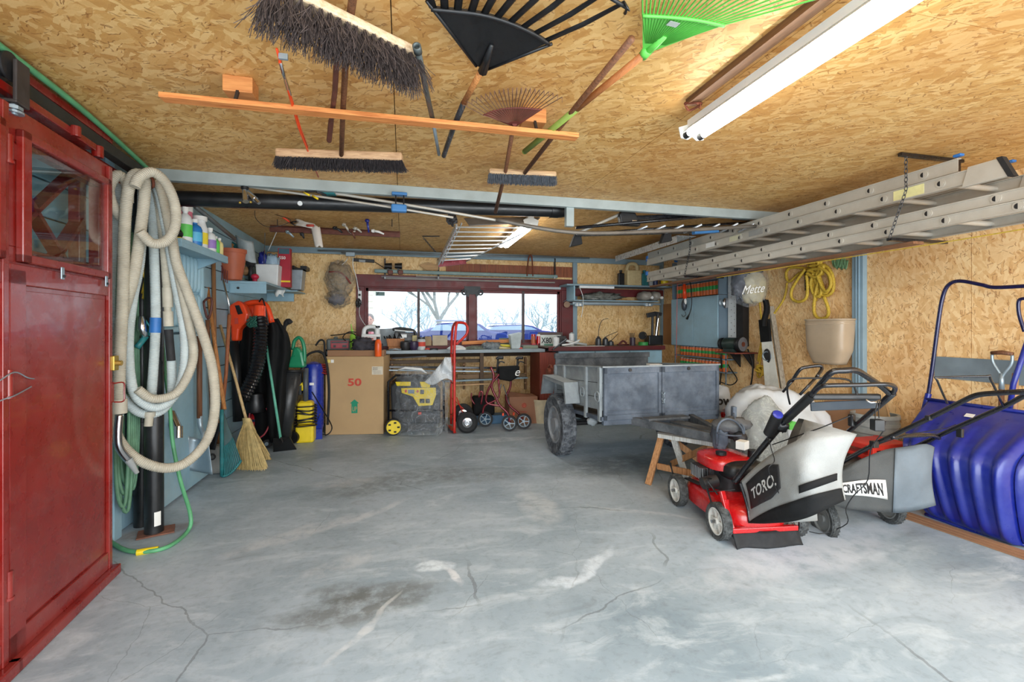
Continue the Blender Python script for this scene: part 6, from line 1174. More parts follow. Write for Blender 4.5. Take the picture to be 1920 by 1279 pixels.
# orange leaf blower
lb_ = thing('orange_leaf_blower', 'orange leaf blower with black tube hanging beside the corrugated duct', 'leaf blower', C(450, 770, 4.75)); d = 4.75
pts = [(430, 572), (446, 563), (458, 572), (465, 590), (462, 604), (448, 618), (446, 640), (433, 640), (432, 612), (425, 596)]
b = B(); b.prism([C(u, v, d) for u, v in pts], (0, .14, 0)); bd_ = b.build('motor_housing', orange_pl, lb_, bevel=.02)
b = B(); b.prism([C(u, v, d-.01) for u, v in ((440, 573), (448, 572), (455, 588), (446, 590))], (0, .02, 0)); b.build('handle_hole', black_pl, bd_, bevel=.004); b = B(); b.prism([C(u, v, d-.01) for u, v in ((440, 597), (446, 596), (447, 607), (440, 608))], (0, .02, 0)); b.build('switch', red_ink, bd_)
b = B(); b.tube([C(439, 640, d), C(443, 700, d-.02), C(447, 790, d-.05)], [.042, .045, .05], 14); b.build('nozzle_tube', black_pl, lb_, True)
o = thing('vacuum_duct', 'wide black corrugated leaf vacuum duct sagging between black bags', 'duct', C(460, 745, 4.7)); b = B(); b.corr(cat([C(486, 596, 4.78), C(489, 620, 4.75), C(486, 665, 4.72), C(476, 705, 4.7), C(458, 742, 4.66)], 8), .072, .16, .034, 18); b.build('corrugated_duct', black_mt, o, S40)
b = B(); b.cyl(C(486, 600, 4.78), C(487, 574, 4.8), .062, .055, 18); b.build('orange_collar', orange_pl, o, S40); 
lb2 = thing('orange_blower_vacuum', 'second orange blower head with handle under the corner shelf', 'leaf blower', C(490, 590, 4.95)); b = B(); b.tube(cat([C(456, 578, 4.95), C(462, 570, 4.95), C(485, 567, 4.95), C(500, 575, 4.95), (C(510, 605, 4.95))], 4), .03, 10); b.build('handle', orange_pl, lb2, True); b = B(); b.blob(C(472, 588, 5.05), (.1, .08, .11), .15, 3, e=.7); b.build('housing', orange_pl, lb2, True)
b = B(); b.tube(cat([C(486, 566, 4.9), C(492, 560, 4.88), C(498, 580, 4.86), C(503, 610, 4.85)], 4), .008, 6); b.build('cord', black_pl, lb2, True)
o = thing('green_cord_bundle', 'tangled dark green cord hanging from the blower', 'cord', C(468, 610, 4.72)); b = B(); rnd = random.Random(2)
for i in range(9): b.tube(cat([C(462+rnd.uniform(0, 20), 592+rnd.uniform(0, 22), 4.7-rnd.uniform(0, .05)) for _ in range(4)], 4), .008, 5)
b.build('loops', M('dark_green_cord', (30, 84, 70), .6), o, True)
def drape(name, lab, c_, rows, d, m_, seed=0, th=.03):
    """rows: (xl, xr, y) silhouette from top to bottom"""
    o = thing(name, lab, c_, C((rows[-1][0]+rows[-1][1])/2, rows[-1][2], d)); R_ = cat([V(r) for r in rows], 3)
    def fn(u, v):
        i = v*(len(R_)-1); k = min(int(i), len(R_)-2); q = R_[k].lerp(R_[k+1], i-k)
        return C(q.x+(q.y-q.x)*u, q.z, d-.10*math.sin(3.14*u)-.03*math.sin(u*11+v*3+seed)-.02*mnoise.noise(V((u*5, v*6, seed))))
    b = B(); b.grid(fn, 20, 20, th); b.build('cloth', m_, o, True); return o
drape('black_leaf_bag', 'black cloth leaf bag hanging behind the orange blower tube', 'bag', [(452, 478, 608), (448, 482, 650), (446, 480, 720), (450, 468, 740), (455, 464, 752)], 5.0, black_cl, 1)
drape('black_leaf_bag', 'large black cloth bag hanging right of the corrugated duct', 'bag', [(503, 520, 598), (497, 540, 625), (496, 546, 660), (498, 540, 700), (500, 536, 770), (505, 530, 830)], 5.05, black_cl, 4)
drape('dark_cover', 'black cover filling the corner behind the brooms', 'cover', [(462, 505, 640), (460, 508, 700), (462, 520, 800), (466, 520, 828)], 5.35, black_cl, 7)
o = thing('black_boot', 'black curled strap end sticking up beside the black bag', 'strap', C(540, 640, 5.1)); b = B(); b.tube(cat([C(534, 640, 5.15), C(533, 615, 5.15), C(540, 602, 5.15), C(545, 606, 5.15)], 4), [.02]*6+[.03]*7, 8); b.build('strap', black_rub, o, True)
# shop vac, extinguisher
o = thing('black_shop_canister', 'black round canister on top of the red cylinder under the duct', 'canister', C(478, 770, 5.1)); b = B(); b.lathe(C(479, 772, 5.1), [(.09, 0), (.1, .06), (.085, .14), (.075, .2)], n=20); b.build('canister', black_pl, o, S40)
o = thing('red_fire_extinguisher', 'glossy red cylinder standing below the black canister', 'extinguisher', F(480, 826)); f = F(481, 826); b = B(); b.lathe(f, [(.075, 0), (.085, .02), (.085, .25), (.07, .30), (.05, .33)], n=22); b.build('cylinder', red_pl, o, S40); b = B(); b.lathe(f+V((0, 0, .235)), [(.087, 0), (.087, .03)], n=22, cap=False); b.build('band', M('navy_band', (30, 30, 70), .5), o)
o = B().tube(cat([C(469, 770, 5.05), C(466, 800, 5.0), C(476, 822, 4.98), C(495, 815, 5.0), C(506, 790, 5.05), C(500, 765, 5.05)], 5), .009, 6).build('red_air_hose', M('dark_red_hose', (150, 50, 60), .5), smooth=True); tag(o, 'thin dark red hose looping in front of the red cylinder', 'hose')
o = thing('green_ice_scraper', 'green handled scraper with black blade standing before the black bags', 'scraper', F(530, 846)); b = B(); b.tube([C(498, 640, 5.0), C(526, 822, 4.85)], .014, 8); b.build('handle', M('mint_green', (98, 176, 152), .5), o, True); b = B(); b.tube([C(526, 820, 4.85), C(530, 830, 4.83)], .012, 6); b.prism([C(512, 822, 4.85), C(543, 820, 4.85), F(556, 843), F(512, 848)], (0, .02, 0)); b.build('blade', black_pl, o, bevel=.004)
o = thing('small_caster_wheel', 'small dark wheel on the floor below the red cylinder', 'wheel', F(501, 838)); b = B(); b.lathe(F(501, 840)+V((0, 0, .05)), [(.02, -.02), (.045, -.02), (.05, 0), (.045, .02), (.02, .02)], (-.3, 1, 0), 18); b.build('wheel', black_rub, o, S40); b = B(); b.cyl(F(501, 840)+V((0, -.03, .05)), F(501, 840)+V((0, -.02, .05)), .02); b.build('hub', galv, o)
# green blower on black tube
o = thing('green_leaf_blower', 'green electric blower head on a wide black tube standing in the rear left corner', 'leaf blower', F(538, 835)); d = 5.15
b = B(); b.tube([C(549, 695, d), C(540, 760, d), C(533, 828, d-.05)], [.095, .09, .07], 18); b.build('tube', M('smoke_black', (44, 46, 48), .35), o, True); b = B(); b.torus(C(549, 696, d), (0, .1, 1), .11, .014, 24, 6); b.build('ring', black_pl, o, True)
b = B(); b.prism([C(u, v, d-.06) for u, v in ((539, 690), (538, 678), (545, 668), (549, 652), (558, 650), (566, 660), (572, 690))], (0, .14, 0)); g_ = b.build('motor_housing', green_pl, o, bevel=.025); b = B(); b.tube(cat([C(549, 656, d), C(552, 640, d), C(561, 633, d), C(568, 642, d), C(571, 660, d), C(571, 680, d)], 4), .02, 8); b.build('handle', green_pl, o, True); b = B(); b.tube([C(527, 672, d), C(542, 672, d)], .004, 5); b.build('prong', chrome, o)
# blue air tank and yellow washer
o = thing('blue_air_compressor', 'tall blue tank with black hose behind the yellow pressure washer', 'tank', F(588, 822)); f = C(588, 810, 5.55); f.z = .04; b = B(); b.lathe(f, [(.05, 0), (.1, .03), (.115, .1), (.115, .78), (.09, .85), (.03, .88)], n=26); b.build('tank', blue_tank, o, S40)
b = B(); b.bb(f.x-.12, f.x+.12, f.y-.14, f.y-.12, .0, .12); b.build('foot', blue_tank, o); b = B(); b.box(f+V((-.0, -.117, .62)), (.05, .004, .03)); b.build('emblem', white_pp, o); b = B(); b.tube(cat([f+V((-.12, 0, .5)), f+V((-.13, -.05, .75)), f+V((-.08, 0, .95)), f+V((.08, .0, 1.0)), f+V((.15, 0, .85)), f+V((.17, .05, .5)), f+V((.16, 0, .1))], 5), .014, 8); b.tube(cat([C(592, 640+8, 5.7), C(600, 638, 5.7), C(608, 642, 5.7), C(608, 670, 5.7)], 4), .012, 8); b.build('black_hose', black_rub, o, True)
o = thing('red_hose_coil', 'dark red air hose coiled on top of the blue tank', 'hose', C(590, 690, 5.6)); b = B()
for k in range(5): b.torus(C(590, 688+k*2.5, 5.62)+V((0, 0, 0)), (.1*(k-2), .2, 1), .12+.008*k, .011, 28, 6, 1)
b.build('coil', M('maroon_hose', (124, 30, 36), .5), o, True)
yw = thing('yellow_pressure_washer', 'yellow pressure washer wrapped in black cord on the floor', 'pressure washer', F(570, 833)); f = F(570, 832); f0 = f+V((0, .1, 0))
b = B(); b.box(f0+V((0, 0, .10)), (.20, .17, .20)); b.box(f0+V((0, 0, .34)), (.17, .14, .26)); b.box(f0+V((0, .01, .45)), (.15, .12, .06)); b.build('body', yellow_pl, yw, bevel=.025)
b = B(); b.tube([f0+V((.0, -.01, .45)), f0+V((.0, 0, .86))], .03, 8); b.tube([f0+V((-.06, -.0, .55)), f0+V((-.07, 0, .80)), f0+V((-.02, 0, .86))], .018, 8); b.build('upright', M('slate_grey', (76, 82, 88), .5), yw, True); b = B(); b.tube([f0+V((-.1, 0, .62)), f0+V((-.04, 0, .68)), f0+V((-.03, 0, .6))], .018, 8); b.build('trigger', yellow_pl, yw, True)
b = B(); rnd = random.Random(5)
for k in range(8):
    z = .19+.033*k; b.tube(cat([f0+V((-.12, .0, z)), f0+V((-.06, -.11, z+rnd.uniform(-.03, .03))), f0+V((.06, -.11, z+rnd.uniform(-.03, .03))), f0+V((.12, 0, z)), f0+V((.05, .1, z)), f0+V((-.06, .1, z))], 4, True), .008, 6, True)
b.build('wrapped_cord', black_pl, yw, True); b = B(); b.lathe(f0+V((-.12, -.06, .075)), [(.02, -.035), (.07, -.035), (.075, 0), (.07, .035), (.02, .035)], (-.3, -1, 0), 22); b.build('wheel', black_pl, yw, S40)
o = B().tube(cat([C(585, 735, 5.3), C(600, 760, 5.2), C(618, 790, 5.1), C(622, 805, 5.05), F(612, 817)+V((0, 0, .01)), F(590, 816)+V((0, 0, .01)), F(575, 824)+V((0, -.05, .01))], 6), .007, 6).build('black_cable', black_pl, smooth=True); tag(o, 'black cable looping onto the floor before the big cardboard box', 'cable')
o = thing('wire_stand', 'thin chrome wire stand on the floor left of the cardboard box', 'stand', F(590, 814)); b = B(); b.tube([C(582, 780, 5.3), F(604, 814)], .005, 5); b.tube([C(600, 776, 5.3), F(584, 815)], .005, 5); b.tube([F(583, 815)+V((0, 0, .006)), F(606, 813)+V((0, 0, .006))], .005, 5); b.build('wire', chrome, o)
# ================================================================ BIG CARTON AND WHAT LIES ON IT
bxo = thing('large_cardboard_box', 'big upright cardboard box with red 50 and green UP arrow before the workbench', 'box', F(664, 815))
f0, f1 = F(610, 816), F(719, 814); ex = (f1-f0).normalized(); ey = V((-ex.y, ex.x, 0)); H_ = .975
b = B(); b.hexa([f0, f1, f1+ey*.18, f0+ey*.18], [p+V((0, 0, H_)) for p in (f0, f1, f1+ey*.45, f0+ey*.45)]); b.build('carton', cardb, bxo, bevel=.008)
up = V((0, 0, 1)); W_ = (f1-f0).length
def onbox(x, z, off=.002): return f0+ex*x*W_-ey*off+up*z*H_
b = B(); b.text('50', onbox(.50, .665), ex, up, (.17, .125), .001, bold=.03); b.build('number', red_ink, bxo)
b = B(); b.prism([onbox(.5+x, z) for x, z in ((-.052, .275), (.052, .275), (.052, .40), (.08, .40), (0, .45), (-.08, .40), (-.052, .40))], -ey*.001); ar = b.build('arrow', green_ink, bxo)
b = B(); b.text('UP', onbox(.5, .325, .0045), ex, up, (.048, .085), .0008, bold=.0); b.build('lettering', cardb, ar)
b = B(); b.hexa([onbox(.8, .765, .001), onbox(.99, .765, .001), onbox(.99, .87, .001), onbox(.8, .87, .001)], [onbox(.8, .765, .003), onbox(.99, .765, .003), onbox(.99, .87, .003), onbox(.8, .87, .003)]); pl = b.build('label', M('label_beige', (206, 198, 180), .7), bxo)
b = B()
for i in range(6): b.hexa([onbox(.82+.028*(i%3), .845-.02*(i//3), .0035), onbox(.84+.028*(i%3), .845-.02*(i//3), .0035), onbox(.84+.028*(i%3), .858-.02*(i//3), .0035), onbox(.82+.028*(i%3), .858-.02*(i//3), .0035)], [onbox(.82+.028*(i%3), .845-.02*(i//3), .0045), onbox(.84+.028*(i%3), .845-.02*(i//3), .0045), onbox(.84+.028*(i%3), .858-.02*(i//3), .0045), onbox(.82+.028*(i%3), .858-.02*(i//3), .0045)])
for k in range(4): b.beam(onbox(.82, .815-.012*k, .0035), onbox(.96, .815-.012*k, .0035), .001, .003)
stuff(b.build('printed_marks', M('grey_print', (150, 140, 126), .7), pl))
for x, m_ in ((.035, M('yellow_label', (226, 206, 110), .6)), (.095, white_pp)): b = B(); b.hexa([onbox(x, .92, .001), onbox(x+.05, .92, .001), onbox(x+.05, .96, .001), onbox(x, .96, .001)], [onbox(x, .92, .003), onbox(x+.05, .92, .003), onbox(x+.05, .96, .003), onbox(x, .96, .003)]); b.build('sticker', m_, bxo)
zt = H_
b = B(); b.hexa([onbox(.02, 1)+ey*.03+up*.001, onbox(1.0, 1)+ey*.03+up*.001, onbox(1.0, 1)+ey*.175+up*.001, onbox(.02, 1)+ey*.175+up*.001], [onbox(.02, 1)+ey*.03+up*.075, onbox(1.0, 1)+ey*.03+up*.075, onbox(1.0, 1)+ey*.175+up*.075, onbox(.02, 1)+ey*.175+up*.075]); tag(b.build('flat_cardboard_box', cardb_d, bevel=.004), 'flat darker cardboard box lying on top of the big carton', 'box')
z2 = H_+.076
def on(u, d, z): p = C(u, 615, d); p.z = z; return p
ch = thing('battery_charger', 'grey and red car battery charger on the left of the flat box', 'battery charger', on(638, 6.0, 1.032)); q = on(638, 6.0, 1.032)
b = B(); b.box(q+V((-.02, .03, .078)), (.29, .18, .156)); b.box(q+V((-.06, .03, .165)), (.05, .1, .04)); b.build('case', M('charger_grey', (84, 92, 92), .5), ch, bevel=.02); b = B(); b.box(q+V((.0, -.062, .08)), (.22, .01, .10)); pn = b.build('front_panel', M('charger_red', (150, 24, 36), .4), ch, bevel=.004); b = B(); b.box(q+V((.0, -.068, .11)), (.2, .004, .02)); b.box(q+V((-.06, -.068, .06)), (.03, .01, .03)); b.box(q+V((.06, -.068, .06)), (.05, .01, .03)); b.build('dials', black_pl, pn)
b = B(); b.tube(cat([q+V((-.12, 0, .2)), q+V((0, -.04, .21)), q+V((.14, -.03, .23)), q+V((.2, 0, .18)), q+V((.12, -.05, .11)), q+V((.04, -.06, .17)), q+V((.1, -.02, .24)), q+V((.2, 0, .24))], 5), .007, 5); b.build('cable', black_pl, ch)
b = B(); q = on(609, 5.95, .98); b.blob(q+V((.03, 0, .02)), (.05, .04, .05), .5, 4); b.tube(cat([q, q+V((-.1, 0, .04)), q+V((-.2, .05, .02))], 4), .008, 5); tag(b.build('cable_clamps', black_pl, smooth=True), 'black clamp cables hanging off the left edge of the flat box', 'cable')
o = thing('lime_funnel', 'lime green plastic funnel standing behind the red battery charger', 'funnel', on(662, 6.05, 1.032)); q = on(664, 6.07, 1.032); b = B(); b.tube(cat([q+V((-.04, 0, .35)), q+V((-.02, 0, .22)), q+V((.0, 0, .12)), q+V((.0, 0, 0))], 4), [.006]*3+[.02]*2+[.045]*2+[.06]*2+[.068]*2+[.06]*2, 14); b.build('cone', M('lime_bright', (150, 206, 70), .4), o, True)
b = B(); q = on(685, 5.78, z2); b.blob(q+V((-.03, -.01, .06)), (.12, .09, .095), .5, 3, 26, 16, flat=-.06, seed=2); b.blob(q+V((.08, 0, .04)), (.12, .09, .07), .5, 3, 26, 16, flat=-.04, seed=5); tag(stuff(b.build('dark_rag_gloves', M('charcoal_cloth', (58, 56, 62), .9, 0, .35, 14, .6), smooth=True)), 'crumpled dark work gloves on the flat box by the orange bottle', 'gloves')
o = thing('orange_spray_bottle', 'orange bottle with black cap at the right front corner of the big carton', 'bottle', on(709, 5.66, H_)); q = on(709, 5.66, H_); b = B(); b.lathe(q, [(.036, 0), (.042, .01), (.042, .15), (.036, .19), (.02, .215)], n=20); b.build('body', M('bottle_orange', (232, 92, 30), .35), o, S40); b = B(); b.cyl(q+up*.21, q+up*.245, .021, n=14); b.build('cap', black_pl, o, S40)
# ================================================================ LEFT WORKBENCH
wb_ = thing('left_workbench', 'long grey worktop under the window crowded with tools', 'workbench', (.8, 6.45, .98)); BZ = 1.03
B().bb(-.95, 1.98, 6.215, 6.74, .985, 1.03).build('worktop', M('grey_top', (132, 144, 150), .5, .1, .12, 6), wb_, bevel=.004)
b = B(); b.bb(-.93, -.85, 6.3, 6.38, 0, .985); b.build('leg', handle_d, wb_); b = B(); b.bb(1.05, 1.10, 6.28, 6.33, 0, .985); b.build('leg', M('dark_post', (90, 74, 60), .8), wb_)
b = B(); b.bb(-.8, 2.3, 6.60, 6.74, 1.031, 1.075); tag(b.build('sill_ledge', red_dark), 'dark red ledge at the back of the workbench under the window', 'ledge')
LZ = 1.076
def P6(u, z=BZ, y=6.35):
    p = PY(u, 630, y); return V((p.x, y, z))
def bx(name, lab, u0, u1, v0, y, m_, z=BZ, dep=.1, c_='box', bev=.004):
    a, c = P6(u0, z, y), P6(u1, z, y); t = PY((u0+u1)/2, v0, y).z
    return tag(B().bb(a.x, c.x, y, y+dep, z, t).build(name, m_, bevel=bev), lab, c_)
o = thing('white_jug', 'white plastic jug with handle hole beside the orange bottle', 'jug', P6(697)); q = P6(696, BZ, 6.3); b = B()
def jug(b, q, w, dd, h, hole=True):
    b.hexa([q+V((-w, -dd, 0)), q+V((w, -dd, 0)), q+V((w, dd, 0)), q+V((-w, dd, 0))], [q+V((-w, -dd, h*.66)), q+V((w, -dd, h*.66)), q+V((w, dd, h*.66)), q+V((-w, dd, h*.66))])
    b.tube(cat([q+V((-w*.8, 0, h*.6)), q+V((-w*.7, 0, h*.86)), q+V((-w*.2, 0, h*.96)), q+V((w*.5, 0, h*.92)), q+V((w*.75, 0, h*.62))], 4), w*.24, 8)
    b.cyl(q+V((w*.65, 0, h*.6)), q+V((w*.65, 0, h*.9)), w*.28, n=14)
jug(b, q, .12, .06, .33); b.build('body', hose_wh2, o, bevel=.02); b = B(); b.cyl(q+V((.08, 0, .30)), q+V((.08, 0, .33)), .035, n=14); b.build('cap', black_pl, o, S40); b = B(); b.bb(q.x-.08, q.x+.08, q.y-.063, q.y-.06, .05+BZ, .19+BZ); l_ = b.build('label', M('lab_w', (226, 214, 214), .6), o); b = B(); b.bb(q.x-.06, q.x+.06, q.y-.065, q.y-.063, .12+BZ, .14+BZ); b.bb(q.x-.05, q.x+.03, q.y-.065, q.y-.063, .15+BZ, .165+BZ); b.build('print', red_ink, l_)
b = B(); b.prism([P6(704, LZ, 6.62), P6(762, LZ, 6.62), P6(760, LZ+.23, 6.62), P6(742, LZ+.25, 6.62), P6(712, LZ+.24, 6.62), P6(700, LZ+.24, 6.62)], (0, .02, 0)); tag(b.build('grey_sheet', M('panel_grey', (124, 132, 136), .5, .3), bevel=.003), 'grey metal panel standing against the first window pane', 'panel')
o = thing('dark_hedge_tool', 'dark angled hand saw and cord lying over the white jug', 'hand tool', P6(696, 1.36, 6.5)); b = B(); b.prism([PY(686, 622, 6.5), PY(697, 612, 6.5), PY(706, 614, 6.5), PY(712, 626, 6.5), PY(700, 622, 6.5)], (0, .03, 0)); b.build('blade', M('olive_dark', (86, 90, 84), .5), o); b = B(); b.tube([PY(681, 621, 6.5), PY(689, 617, 6.5)], .01, 6); b.tube([PY(703, 610, 6.5), PY(708, 626, 6.5)], .008, 6); b.tube([PY(684, 660, 6.5), PY(688, 622, 6.5)], .008, 6); b.build('arm', dark_mt, o)
o = thing('wicker_basket', 'brown wicker basket of black clips on the bench before the grey panel', 'basket', P6(738)); b = B(); q0, q1 = P6(724, BZ, 6.4), P6(755, BZ, 6.4); zt_ = PY(740, 635, 6.4).z; q0.z = q1.z = PY(740, 650, 6.4).z; b.bb(q0.x+.03, q1.x-.02, 6.38, 6.5, BZ, q0.z); b.hexa([q0+V((.02, 0, 0)), q1, q1+V((0, .14, 0)), q0+V((.02, .14, 0))], [V((q0.x, 6.39, zt_)), V((q1.x+.03, 6.39, zt_)), V((q1.x+.03, 6.55, zt_)), V((q0.x, 6.55, zt_))]); b.build('basket', wood('wicker', (176, 116, 66), (130, 80, 42), 2), o, bevel=.005); b = B(); [b.tube([P6(722+i*4, zt_, 6.45), P6(721+i*4+random.uniform(-4, 4), zt_+random.uniform(.03, .08), 6.43)], .009, 5) for i in range(9)]; b.build('clips', black_pl, o)
o = thing('black_power_tool', 'black and white power tool with handle standing behind the wicker basket', 'power tool', P6(762, 1.2, 6.5)); b = B(); b.tube(cat([PY(736, 618, 6.5), PY(750, 616, 6.5), PY(775, 620, 6.5), PY(780, 630, 6.5)], 4), .022, 8); b.prism([PY(740, 640, 6.46), PY(740, 622, 6.46), PY(776, 624, 6.46), PY(780, 640, 6.46)], (0, .08, 0)); b.bb(PY(744, 640, 6.46).x, PY(774, 640, 6.46).x, 6.46, 6.54, BZ, PY(744, 640, 6.46).z); b.build('body', black_pl, o, bevel=.008); b = B(); b.tube([PY(740, 619, 6.46), PY(775, 622, 6.46)], .01, 6); b.box(PY(755, 630, 6.45), (.11, .01, .045)); b.box(PY(754, 637, 6.44), (.05, .01, .05)); b.build('white_strip', hose_wh2, o)
bx('yellow_tin', 'small dull yellow tin standing right of the black power tool', 773, 782, 629, 6.42, M('tin_yellow', (176, 162, 104), .5), dep=.06, c_='tin')
o = thing('screw_jar', 'clear jar with black lid and red label on the bench', 'jar', P6(790)); q = P6(790, BZ, 6.32); b = B(); b.lathe(q, [(.05, 0), (.055, .01), (.055, .13), (.045, .15)], n=20); b.build('glass', M('jar_glass', (190, 196, 196), .15), o, S40); b = B(); b.cyl(q+up*.15, q+up*.175, .05, n=18); b.build('lid', black_pl, o, S40); b = B(); b.lathe(q+up*.05, [(.0555, 0), (.0555, .06)], n=20, cap=False); b.build('label', red_ink, o)
for u, m_, lab, r_ in ((760, dark_mt, 'dark round pot on the bench in front of the wicker basket', .07), (776, M('aubergine', (52, 40, 66), .4), 'dark purple round mug on the bench left of the jar', .065)): q = P6(u, BZ, 6.3); b = B(); b.lathe(q, [(r_*.6, 0), (r_, .05), (r_*.95, .11), (r_*.8, .12), (r_*.7, .03)], n=20); tag(b.build('round_pot' if u == 760 else 'dark_mug', m_, smooth=S40), lab, 'pot' if u == 760 else 'mug')
for k, (u0, u1, m_, lab) in enumerate(((730, 752, galv, 'silver wrench lying on the bench below the wicker basket'), (797, 806, red_ink, 'small red grip pliers on the bench below the two tan boxes'), (806, 821, dark_mt, 'dark cutters with red tip lying beside the red pliers'))):
    b = B(); b.tube([P6(u0, BZ+.012, 6.24), P6((u0+u1)/2, BZ+.02, 6.24), P6(u1, BZ+.012, 6.25)], [.012, .01, .014], 6); tag(b.build(('wrench', 'pliers', 'wire_cutter')[k], m_, smooth=True), lab, 'hand tool')
bx('tan_book_box', 'small tan box at the left end of the red ledge', 797, 809, 631, 6.6, M('tan_box', (166, 144, 110), .7), z=LZ, dep=.08); bx('cream_parcel', 'cream wrapped parcel on the red ledge right of the tan box', 811, 839, 629, 6.6, M('parcel_cream', (196, 184, 160), .8, 0, .1, 12, .3), z=LZ, dep=.1)
bx('red_block', 'red block under the tan and cream boxes', 797, 840, 650, 6.5, red_dark, dep=.08, c_='block')
o = thing('white_bowl', 'white bowl turned over on the bench behind the hand truck', 'bowl', P6(856)); q = P6(856, BZ, 6.32); b = B(); b.lathe(q, [(.14, 0), (.13, .02), (.09, .045), (.04, .058), (.001, .06)], n=28); b.build('bowl', hose_wh2, o, True)
o = B().beam(P6(866, LZ+.035, 6.6), P6(955, LZ+.06, 6.6), .05, .05).build('wood_offcut', lumber_x, bevel=.003); tag(o, 'weathered wooden offcut lying on the window ledge', 'wood')
bx('green_box_end', 'grey green box on the window ledge behind the grey scoop', 937, 958, 634, 6.66, M('grey_green', (98, 112, 108), .6), z=LZ, dep=.06)
b = B(); q = P6(921, BZ, 6.34); b.blob(q+up*.04, (.13, .08, .06), .5, 4, 26, 14, flat=-.04, seed=9); tag(b.build('grey_gloves', M('striped_grey', (120, 128, 132), .9, 0, .5, 40), smooth=True), 'crumpled grey and black gloves on the worktop', 'gloves')
b = B(); q = P6(890, BZ, 6.34); b.blob(q+up*.015, (.13, .07, .035), .5, 4, 24, 10, flat=-.015, seed=11); tag(b.build('rope_scraps', M('scrap_green', (110, 116, 104), .9, 0, .4, 40), smooth=True), 'flat heap of grey green scraps between bowl and gloves', 'scraps')
b = B(); b.tube([P6(934, BZ+.05, 6.4), P6(958, BZ+.04, 6.4)], .02, 8); tag(b.build('plastic_grip', M('muted_yellow', (206, 190, 60), .5), smooth=True), 'yellow tool handle lying behind the grey gloves', 'handle')
b = B(); b.tube([P6(936, BZ+.02, 6.3), P6(957, BZ+.01, 6.3)], [.02, .008], 8); tag(b.build('cream_cone', M('cream_tip', (206, 190, 140), .6), smooth=True), 'cream coloured caulk tip lying left of the grey scoop', 'nozzle')
o = thing('grey_scoop_bin', 'tall open grey plastic bin standing on the bench', 'bin', P6(967)); q0, q1 = P6(958, BZ, 6.3), P6(977, BZ, 6.3); zt_ = PY(967, 623, 6.3).z; b = B(); b.hexa([q0+V((.01, 0, 0)), q1+V((-.01, 0, 0)), q1+V((-.01, .12, 0)), q0+V((.01, .12, 0))], [V((q0.x-.01, 6.28, zt_-.05)), V((q1.x+.01, 6.28, zt_)), V((q1.x+.01, 6.45, zt_)), V((q0.x-.01, 6.45, zt_-.03))]); b.build('bin', M('bin_grey', (172, 184, 186), .5), o, bevel=.01)
b = B(); b.bb(q1.x-.03, q1.x+.02, 6.3, 6.4, BZ, BZ+.02); tag(b.build('red_plate', red_ink), 'flat red lid by the foot of the grey scoop bin', 'lid')
bx('green_tin_box', 'low grey green metal box right of the grey scoop bin', 981, 1009, 648, 6.4, M('moss_grey', (126, 136, 118), .6), dep=.12)
for u, m_, lab, nm in ((1000, M('spice', (176, 96, 60), .5), 'red capped spice jar left of the licence plate', 'spice_jar'), (1010, red_pl, 'second red jar touching the licence plate', 'red_jar')):
    q = P6(u, LZ+.02, 6.62); o = thing(nm, lab, 'jar', q); b = B(); b.cyl(q, q+up*.11, .036, n=16); b.build('jar', m_, o, S40); b = B(); b.cyl(q+up*.11, q+up*.14, .034, n=16); b.build('cap', white_pp if u > 1005 else red_pl, o, S40)
    b = B(); b.bb(q.x-.03, q.x+.03, q.y-.03, q.y+.03, LZ, LZ+.02); b.build('base', red_pl, o)
lp = thing('licence_plate', 'white licence plate reading X80 SA propped on the bench by the window corner', 'licence plate', P6(1030, LZ, 6.6)); a, c = PY(1013, 650, 6.58), PY(1052, 628, 6.58); b = B(); b.bb(a.x, c.x, 6.58, 6.584, a.z, c.z); b.build('plate', M('plate_white', (206, 212, 206), .5), lp, bevel=.002)
b = B(); b.text('X80 SA', ((a.x+c.x)/2, 6.578, (a.z+c.z)/2+.0), (1, 0, 0), (0, 0, 1), (.095, .12), .001, bold=.015); b.build('number', blk_ink, lp); b = B(); b.bb(a.x+.06, a.x+.2, 6.576, 6.579, a.z+.005, a.z+.04); b.build('green_picture', M('plate_green', (110, 160, 140), .6), lp); b = B(); b.bb(a.x-.03, c.x+.03, 6.59, 6.61, LZ, c.z+.04); b.build('backing_frame', M('frame_brown', (92, 78, 74), .6), lp, bevel=.003)
bx('red_cabinet_side', 'dark red cabinet side at the left end of the right bench', 1012, 1042, 661, 6.14, wood('red_wood', (136, 58, 40), (96, 36, 28), 2), z=0, dep=.5, c_='cabinet')
# long stock stored under the left bench
for i, (u0, v0, u1, v1, y, w, h, m_, nm, lab) in enumerate(((722, 680, 905, 676, 6.45, .06, .045, M('weathered', (96, 82, 68), .8, 0, .3, 10), 'weathered_plank', 'weathered plank highest of the stock stored under the left bench'), (722, 688, 930, 690, 6.35, .04, .03, black_mt, 'black_pipe', 'long black pipe under the left bench'),
    (722, 694, 935, 697, 6.3, .03, .018, galv, 'steel_bar', 'shiny steel bar just below the black pipe'), (857, 706, 985, 704, 6.4, .06, .06, M('pale_plank', (132, 108, 82), .8, 0, .2, 12), 'short_plank', 'brown plank under the bench behind the rollator'), (830, 715, 988, 708, 6.3, .1, .02, greyblue, 'grey_shelf_board', 'grey board under the bench behind the rollator'),
    (852, 722, 925, 719, 6.25, .08, .02, M('torn_ply', (182, 148, 110), .8), 'pale_offcut', 'pale offcut lying lowest under the left bench'), (735, 672, 800, 668, 6.4, .03, .02, dark_mt, 'crossed_iron', 'dark iron rod slanting under the worktop edge'))):
    o = B(); p, q = PY(u0, v0, y), PY(u1, v1, y); o.beam(p, q, w, h); o = o.build(nm, m_, bevel=.003); tag(o, lab, 'bar' if i in (2, 6) else ('pipe' if i == 1 else 'board'))
